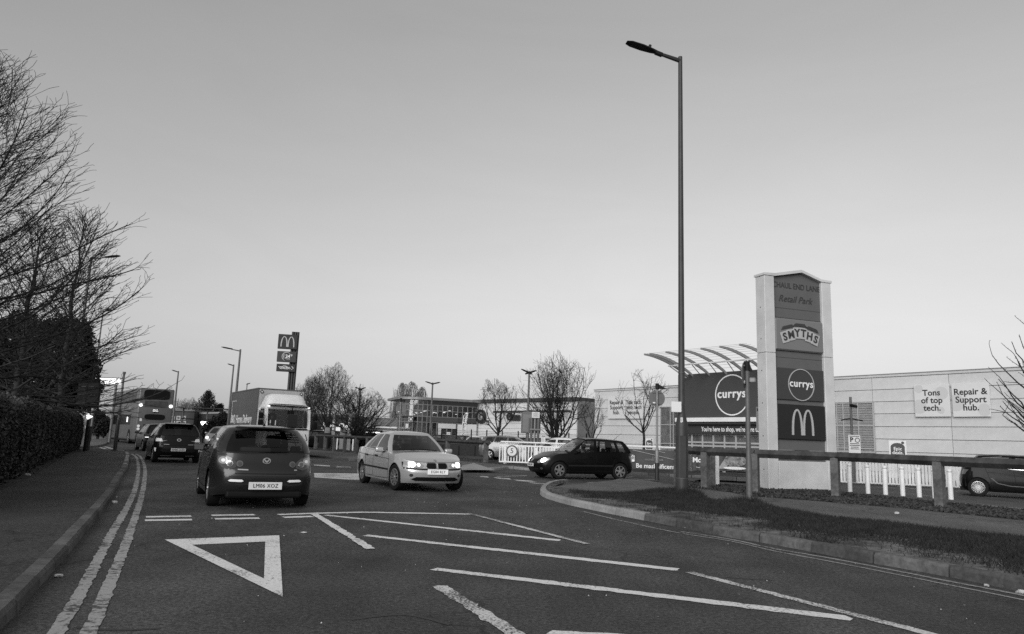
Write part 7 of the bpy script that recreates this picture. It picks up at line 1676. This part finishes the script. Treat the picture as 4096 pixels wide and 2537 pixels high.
# big limes on the left: long rising limbs with alternate side twigs
def lime(label, base, H, spread, seed, nl, zlow, m='wood_bark', rt=.0085, r0=.2, tw_step=.2, only=None):
    rnd = random.Random(seed); o = thing('lime_tree', label, 'tree', base, 0, 'tall bare trees behind the hedge'); big, tw = Segs(), Segs()
    n = 16; p = Vector((0, 0, -.1))
    for i in range(n):
        q = Vector((rnd.gauss(0, .05), rnd.gauss(0, .05), H * (i + 1) / n)); big.add(p, q, r0 * (1 - i / n) + .02, r0 * (1 - (i + 1) / n) + .015); p = q
    for k in range(nl):
        f = (k + rnd.random()) / nl; z = zlow + (H * .97 - zlow) * f; az = k * 2.39996 + rnd.uniform(-.3, .3)
        L = spread * ((1 - f) ** .55 * .95 + .06) * rnd.uniform(.78, 1.08); e = R(6 + 64 * f ** .6 + rnd.uniform(-9, 9)); d = Vector((math.cos(az) * math.cos(e), math.sin(az) * math.cos(e), math.sin(e)))
        p = Vector((0, 0, z)); ns = max(5, int(L / .3)); r = .011 + .042 * (1 - f) * L / spread; side = 1
        if only and d.x * only[0] + d.y * only[1] < only[2]: continue
        for i in range(ns):
            t = i / ns; d = (d + rv(rnd, .06) + Vector((0, 0, (-.01 if t < .4 else .045)))).normalized(); q = p + d * (L / ns); r1 = max(rt * 1.1, r * (1 - .9 / ns)); big.add(p, q, r, r1); p, r = q, r1
            if t > .12:
                for _ in range(2):
                    side = -side; l2 = (.45 + .34 * L * (1 - t) ** .8 * .8) * rnd.uniform(.6, 1.1)
                    lat = d.cross(Vector((0, 0, 1))).normalized() * side; e2 = (d * rnd.uniform(.75, 1.1) + lat * rnd.uniform(.5, .95) + Vector((0, 0, rnd.uniform(-.35, .30)))).normalized()
                    pp, rr = p.copy(), max(rt, r * .5); m2 = max(2, int(l2 / .2)); s3 = 1
                    for j in range(m2):
                        e2 = (e2 + rv(rnd, .09) + Vector((0, 0, .035))).normalized(); qq = pp + e2 * (l2 / m2); r2 = max(rt * .75, rr * .82); tw.add(pp, qq, rr, r2)
                        if j > 0:
                            for _ in range(2 if rnd.random() < .35 else 1):
                                s3 = -s3; l3 = rnd.uniform(.14, .42); e3 = (e2 + e2.orthogonal().normalized() * 0 + e2.cross(Vector((0, 0, 1))).normalized() * s3 * rnd.uniform(.4, .9) + Vector((0, 0, rnd.uniform(-.2, .45)))).normalized()
                                m3 = qq + e3 * l3 * .55; tw.add(qq, m3, rt * .9, rt * .75); e4 = (e3 + rv(rnd, .25)).normalized(); tw.add(m3, m3 + e4 * l3 * .5, rt * .8, rt * .7)
                        pp, rr = qq, r2
    link('trunk', big.mesh('trunk', 5), m, o); link('crown', tw.mesh('crown', 3), m, o); return o
b0 = at(-330, 1750, 19.5); lime('tall bare tree reaching in from the left edge with long rising limbs', (b0.x, b0.y, gz(19.5)), 10.5, 6.2, 5, 100, 1.9, r0=.24, rt=.0075, only=(.8, -.3, -.5))
b0 = at(222, 1740, 31); lime('straight-stemmed bare tree standing behind the hedge before the dark evergreen', (b0.x, 31, gz(31)), ht(255, 880, 31), 3.4, 9, 60, 2.0, r0=.15, rt=.011)
b0 = at(40, 1740, 26); lime('bare tree behind the hedge between the other two tall bare trees', (b0.x, 26, gz(26)), 8.2, 3.6, 14, 46, 1.8, r0=.16, rt=.010)

# foliage from many small leaf faces
def leaf_cloud(n, blobs, size, seed, shell=.35, up=.3):
    g = np.random.default_rng(seed); wts = np.array([b[3] * b[4] * b[5] for b in blobs]) ** .7; idx = g.choice(len(blobs), n, p=wts / wts.sum()); B_ = np.array(blobs)[idx]
    v = g.normal(0, 1, (n, 3)); v /= np.linalg.norm(v, axis=1)[:, None]; rr = 1 - shell * g.random(n) ** 1.5; rr *= 1 + .16 * np.sin(v[:, 0] * 7 + B_[:, 0]) * np.sin(v[:, 2] * 6 + B_[:, 1]) + g.normal(0, .06, n)
    return B_[:, :3] + v * rr[:, None] * B_[:, 3:6]
def leaves_mesh(name, c, size, seed, aspect=.6):
    g = np.random.default_rng(seed); n = len(c); u = g.normal(0, 1, (n, 3)); u /= np.linalg.norm(u, axis=1)[:, None]; w = np.cross(u, g.normal(0, 1, (n, 3))); w /= np.linalg.norm(w, axis=1)[:, None]; s = (size * g.uniform(.5, 1.2, n))[:, None]
    V = np.stack([c - u * s, c + w * s * aspect, c + u * s, c - w * s * aspect], 1); return npmesh(name, V.reshape(-1, 3), np.arange(n * 4).reshape(n, 4))
# clipped hedge on the left
HP = [p for p in HB[1:6]]; HP = [Vector((p.x, p.y, 0)) for p in HP]
hl = smoothline(HP, 6); hb_ = offs(hl, -.30); 
g = np.random.default_rng(3)
base = hb_[0]; hedge = thing('hedge', 'dark clipped hedge along the left footway', 'hedge', (base.x, base.y, gz(base.y)))
hl_ = np.array([(p.x, p.y) for p in hb_]); seg = np.linalg.norm(np.diff(hl_, axis=0), axis=1); cum = np.concatenate([[0], np.cumsum(seg)]); tot_ = cum[-1]
# height rule: about 1.75 m, near end a little taller
def hedge_pts(n, mode):
    s = g.random(n) ** 1.35 * tot_ if mode != 'end' else g.random(n) * .3
    i = np.clip(np.searchsorted(cum, s) - 1, 0, len(seg) - 1); f = (s - cum[i]) / seg[i]; p = hl_[i] + (hl_[i + 1] - hl_[i]) * f[:, None]; t = (hl_[i + 1] - hl_[i]) / seg[i][:, None]; nrm = np.stack([t[:, 1], -t[:, 0]], 1)
    top = 1.78 + .05 * np.sin(s * 2.1) + .04 * np.sin(s * 5.3 + 1); k = g.random(n); bul = .10 * np.sin(s * 3.1) + .06 * np.sin(s * 7.7)
    if mode == 'face': z = top * k; dep = -(.12 * np.sin(k * 3.1) + bul * .7) + np.abs(g.normal(0, .07, n)) + np.clip((k - .88) * 1.6, 0, 1) * .5
    elif mode == 'top': z = top + g.normal(0, .045, n) + (g.random(n) ** 6) * .12; dep = .08 + 1.5 * k
    else: z = top * g.random(n); dep = 1.5 * k
    return np.concatenate([p + nrm * dep[:, None], (GZ(p[:, 1]) + z)[:, None]], 1)
sgn = 1
test = hedge_pts(4, 'top'); 
C_ = np.concatenate([hedge_pts(62000, 'face'), hedge_pts(26000, 'top'), hedge_pts(4000, 'end')]); C_ = C_ - np.array([[base.x, base.y, gz(base.y)]])
link('foliage', leaves_mesh('foliage', C_, .042, 5), 'hedge_leaf', hedge)
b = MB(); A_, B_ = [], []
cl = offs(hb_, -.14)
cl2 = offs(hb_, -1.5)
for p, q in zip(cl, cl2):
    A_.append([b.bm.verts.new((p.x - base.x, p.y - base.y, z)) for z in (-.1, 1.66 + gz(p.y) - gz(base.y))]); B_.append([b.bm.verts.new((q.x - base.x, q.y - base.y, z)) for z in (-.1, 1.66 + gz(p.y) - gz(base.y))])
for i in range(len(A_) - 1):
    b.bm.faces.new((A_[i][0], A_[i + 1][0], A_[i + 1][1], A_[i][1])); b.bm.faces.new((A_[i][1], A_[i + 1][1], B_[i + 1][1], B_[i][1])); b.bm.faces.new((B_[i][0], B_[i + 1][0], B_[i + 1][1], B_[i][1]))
b.bm.faces.new((A_[0][0], A_[0][1], B_[0][1], B_[0][0])); b.build('light_block_core', 'black', hedge)  # solid black core added inside the hedge to block light
ep = G(347, 1802, KH); o = thing('timber_post', 'short dark timber post at the far end of the hedge', 'post', ep); b = MB(); b.box((0, 0, .55), (.16, .16, 1.1), .01); b.build('shaft', 'timber', o); b = MB(); b.box((0, 0, 1.12), (.2, .2, .05), .01); b.build('cap', 'timber', o)

def shrub(name, label, u, y, blobs_px, n, size, m, group, seed, stems=5):
    # blobs given as (u, v, half width px, half height px) at the distance y
    p = at(u, 1780, y); g0 = gz(y); o = thing(name, label, 'tree' if 'tree' in name or 'conifer' in name else 'shrub', (p.x, y, g0), 0, group); s = y / FOC; bl_ = []
    rnd = random.Random(seed)
    for (bu, bv, hw, hh_) in blobs_px: q = at(bu, bv, y); bl_.append((q.x - p.x, rnd.uniform(-.5, .5) * hw * s, q.z - g0, hw * s, hw * s * .9, hh_ * s))
    c = leaf_cloud(n, bl_, size, seed); c = c[c[:, 2] > .02]; link('foliage', leaves_mesh('foliage', c, size, seed), m, o)
    sg = Segs(); 
    for (x, yy, z, a, b_, h) in bl_:
        pp = Vector((0, 0, -.05)); qq = Vector((x, yy, z)); mid = pp.lerp(qq, .5) + Vector((0, 0, .3)); sg.add(pp, mid, .10, .07); sg.add(mid, qq, .07, .03)
        for _ in range(stems): e = qq + Vector((rnd.uniform(-.8, .8) * a, rnd.uniform(-.8, .8) * b_, rnd.uniform(-.2, .9) * h)); sg.add(qq, e, .03, .01)
    link('trunk', sg.mesh('trunk', 5), 'wood_bark', o); return o
shrub('evergreen_tree', 'broad dark evergreen tree behind the hedge on the left', 170, 37, [(60, 1480, 130, 120), (200, 1420, 130, 140), (300, 1430, 90, 150), (120, 1350, 110, 90), (330, 1560, 62, 90), (220, 1570, 120, 80), (20, 1390, 90, 110), (-60, 1500, 120, 140), (255, 1330, 95, 70), (345, 1470, 52, 60), (140, 1600, 130, 50)], 52000, .085, 'evergreen_leaf', 'evergreens', 2)
shrub('dark_bush', 'dark bush beneath the branches just left of the bus', 385, 66, [(395, 1690, 28, 50), (415, 1705, 22, 40)], 5000, .1, 'evergreen_leaf', 'dark bushes', 3)
shrub('dark_bush', 'large dark rounded bush left of the lorry before the brick wall', 880, 68, [(875, 1715, 50, 45), (905, 1700, 42, 48), (930, 1690, 28, 36), (845, 1735, 30, 22)], 12000, .09, 'evergreen_leaf', 'dark bushes', 4)
shrub('dark_bush', 'long dark shrub row behind the timber rail right of the vacuum machines', 1490, 64, [(1440, 1762, 40, 26), (1490, 1758, 45, 26), (1545, 1756, 45, 26), (1600, 1754, 40, 24), (1650, 1758, 36, 20)], 15000, .08, 'evergreen_leaf', 'dark bushes', 5)
shrub('dark_bush', 'low dark shrubs under the row of banners', 2660, 38.3, [(2500, 1880, 40, 8), (2600, 1882, 50, 9), (2720, 1886, 50, 9), (2850, 1890, 60, 9), (2950, 1894, 50, 9)], 6000, .05, 'evergreen_leaf', 'dark bushes', 6)
def conifer(label, u, vtop, y, wpx, seed):
    p = at(u, 1780, y); g0 = gz(y); H = ht(u, vtop, y); o = thing('conifer_tree', label, 'tree', (p.x, y, g0), 0, 'dark conifers'); rnd = random.Random(seed); sg = Segs(); pts = []; Rm = wpx * y / FOC
    sg.add((0, 0, -.1), (0, 0, H), .14, .02)
    for k in range(90):
        f = (k + rnd.random()) / 90; z = H * (.12 + .87 * f); L = Rm * (1 - f) ** .85 * rnd.uniform(.7, 1.12) + .15; az = k * 2.4; d = Vector((math.cos(az), math.sin(az), .25)); pp = Vector((0, 0, z))
        for j in range(5): d = (d + Vector((0, 0, .12))).normalized(); q = pp + d * L / 5; sg.add(pp, q, .02, .012); pp = q; pts += [tuple(pp + rv(rnd, .11 + .05 * (1 - f))) for _ in range(int(26 * (1 - f) + 8))]
    link('trunk', sg.mesh('trunk', 4), 'wood_bark', o); link('crown', leaves_mesh('crown', np.array(pts), .13, seed, .35), 'conifer_leaf', o)
conifer('large dark conifer rising behind the brick building', 812, 1566, 92, 82, 1); conifer('small dark conifer right of the large conifer', 868, 1618, 94, 18, 2); conifer('slender dark conifer tip beside the lorry', 855, 1624, 95, 14, 3)
# weeping willows behind the showroom
def willow(label, u, y, heads, seed, n=120):
    p = at(u, 1760, y); g0 = gz(y); o = thing('willow_tree', label, 'tree', (p.x, y, g0), 0, 'weeping willows'); rnd = random.Random(seed); big, tw = Segs(), Segs(); s = y / FOC
    for (hu, hv, hw, drop) in heads:
        q = at(hu, hv, y); q = Vector((q.x - p.x, 0, q.z - g0)); pp = Vector((0, 0, 0)); 
        for j in range(5): r = Vector((q.x * (j + 1) / 5 + rnd.gauss(0, .15), rnd.gauss(0, .3), q.z * (j + 1) / 5)); big.add(pp, r, .22 * (1 - j / 6), .22 * (1 - (j + 1) / 6)); pp = r
        for k in range(int(n * hw / 50)):
            a = rnd.uniform(0, 6.28); ra = hw * s * rnd.random() ** .5; e = q + Vector((math.cos(a) * ra, math.sin(a) * ra, rnd.uniform(-.3, .5) - (ra / (hw * s)) ** 2 * .8)); 
            if k % 3 == 0: mid = q.lerp(e, .5) + Vector((0, 0, .4)); big.add(q, mid, .05, .04); big.add(mid, e, .04, .02)
            c = e; L = drop * s * rnd.uniform(.4, 1.1); nn = 5
            for j in range(nn): e2 = c + Vector((rnd.gauss(0, .08), rnd.gauss(0, .08), -L / nn)); tw.add(c, e2, .022, .018); c = e2
    link('trunk', big.mesh('trunk', 5), 'willow_twig', o); link('crown', tw.mesh('crown', 3), 'willow_twig', o)
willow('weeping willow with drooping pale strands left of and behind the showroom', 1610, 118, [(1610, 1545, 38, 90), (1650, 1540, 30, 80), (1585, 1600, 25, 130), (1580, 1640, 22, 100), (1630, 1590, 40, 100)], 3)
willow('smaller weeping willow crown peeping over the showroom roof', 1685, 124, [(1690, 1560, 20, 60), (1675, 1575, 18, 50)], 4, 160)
# branches of a tree standing just outside the right edge
def edge_tree():
    y = 22; tp = at(4330, 1800, y); o = thing('bare_tree', 'leafless budding branches of a tree reaching in at the right edge', 'tree', (tp.x, y, gz(y)), 0, 'bare trees around the retail park'); rnd = random.Random(8); big, tw = Segs(), Segs(); L0 = Vector((0, 0, 1.6))
    big.add((0, 0, -.1), L0, .11, .09)
    tips = [(3968, 1420), (4047, 1367), (4076, 1340), (3993, 1516), (3981, 1553), (4000, 1625), (4011, 1605), (4036, 1602), (4058, 1690), (4055, 1415), (4100, 1300), (4180, 1250), (4300, 1230), (4420, 1260), (4560, 1330), (4640, 1480), (4600, 1600), (4010, 1660), (4063, 1425), (3999, 1510), (4090, 1480)]
    for i, (u, v) in enumerate(tips):
        e = at(u, v, y + rnd.uniform(-.4, .5)) - o.location; n = 12; a = L0 + Vector((0, 0, rnd.uniform(-.2, .3))); c = a.lerp(e, .5) + Vector((.0, rnd.uniform(-.3, .3), -.45)); pp = a
        for j in range(1, n + 1):
            t = j / n; q = a * (1 - t) ** 2 + c * 2 * t * (1 - t) + e * t * t + (rv(rnd, .025) if j < n else Vector()); r = .05 * (1 - t) + .009; big.add(pp, q, .05 * (1 - (j - 1) / n) + .009, r)
            d = (q - pp).normalized()
            if t > .35:
                for _ in range(4): w = q.lerp(pp, rnd.random()); tw.add(w, w + (d * .4 + rv(rnd, .6)).normalized() * rnd.uniform(.02, .05), .007, .006)
                if rnd.random() < .35: 
                    dd = (d + rv(rnd, .5) + Vector((-.2, 0, .2))).normalized(); w = q
                    for k in range(4):
                        w2 = w + dd * .11; tw.add(w, w2, .011 - .001 * k, .010 - .001 * k); w = w2; dd = (dd + rv(rnd, .1) + Vector((0, 0, .08))).normalized()
                        tw.add(w, w + (dd * .3 + rv(rnd, .6)).normalized() * .035, .006, .005)
            pp = q
    link('trunk', big.mesh('trunk', 5), 'wood_bark', o); link('crown', tw.mesh('crown', 3), 'wood_bark', o)
edge_tree()
# far wood that reads as one mass
def far_wood():
    rnd = random.Random(77); tw = Segs()
    for k in range(420):
        x = rnd.uniform(-140, 60); y = rnd.uniform(150, 190); h = rnd.uniform(3.0, 5.2); p = Vector((x, y, .3)); 
        for j in range(6):
            a = rnd.uniform(0, 6.28); e = p + Vector((math.cos(a) * rnd.uniform(.3, 1.8), math.sin(a), h * rnd.uniform(.6, 1))); tw.add(p, e, .09, .03)
            for _ in range(4): f = p.lerp(e, rnd.uniform(.4, .95)); tw.add(f, f + Vector((rnd.gauss(0, .6), rnd.gauss(0, .6), rnd.uniform(.3, 1.1))), .04, .02)
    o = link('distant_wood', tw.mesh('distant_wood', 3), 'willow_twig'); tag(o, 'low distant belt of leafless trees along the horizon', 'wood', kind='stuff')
far_wood()
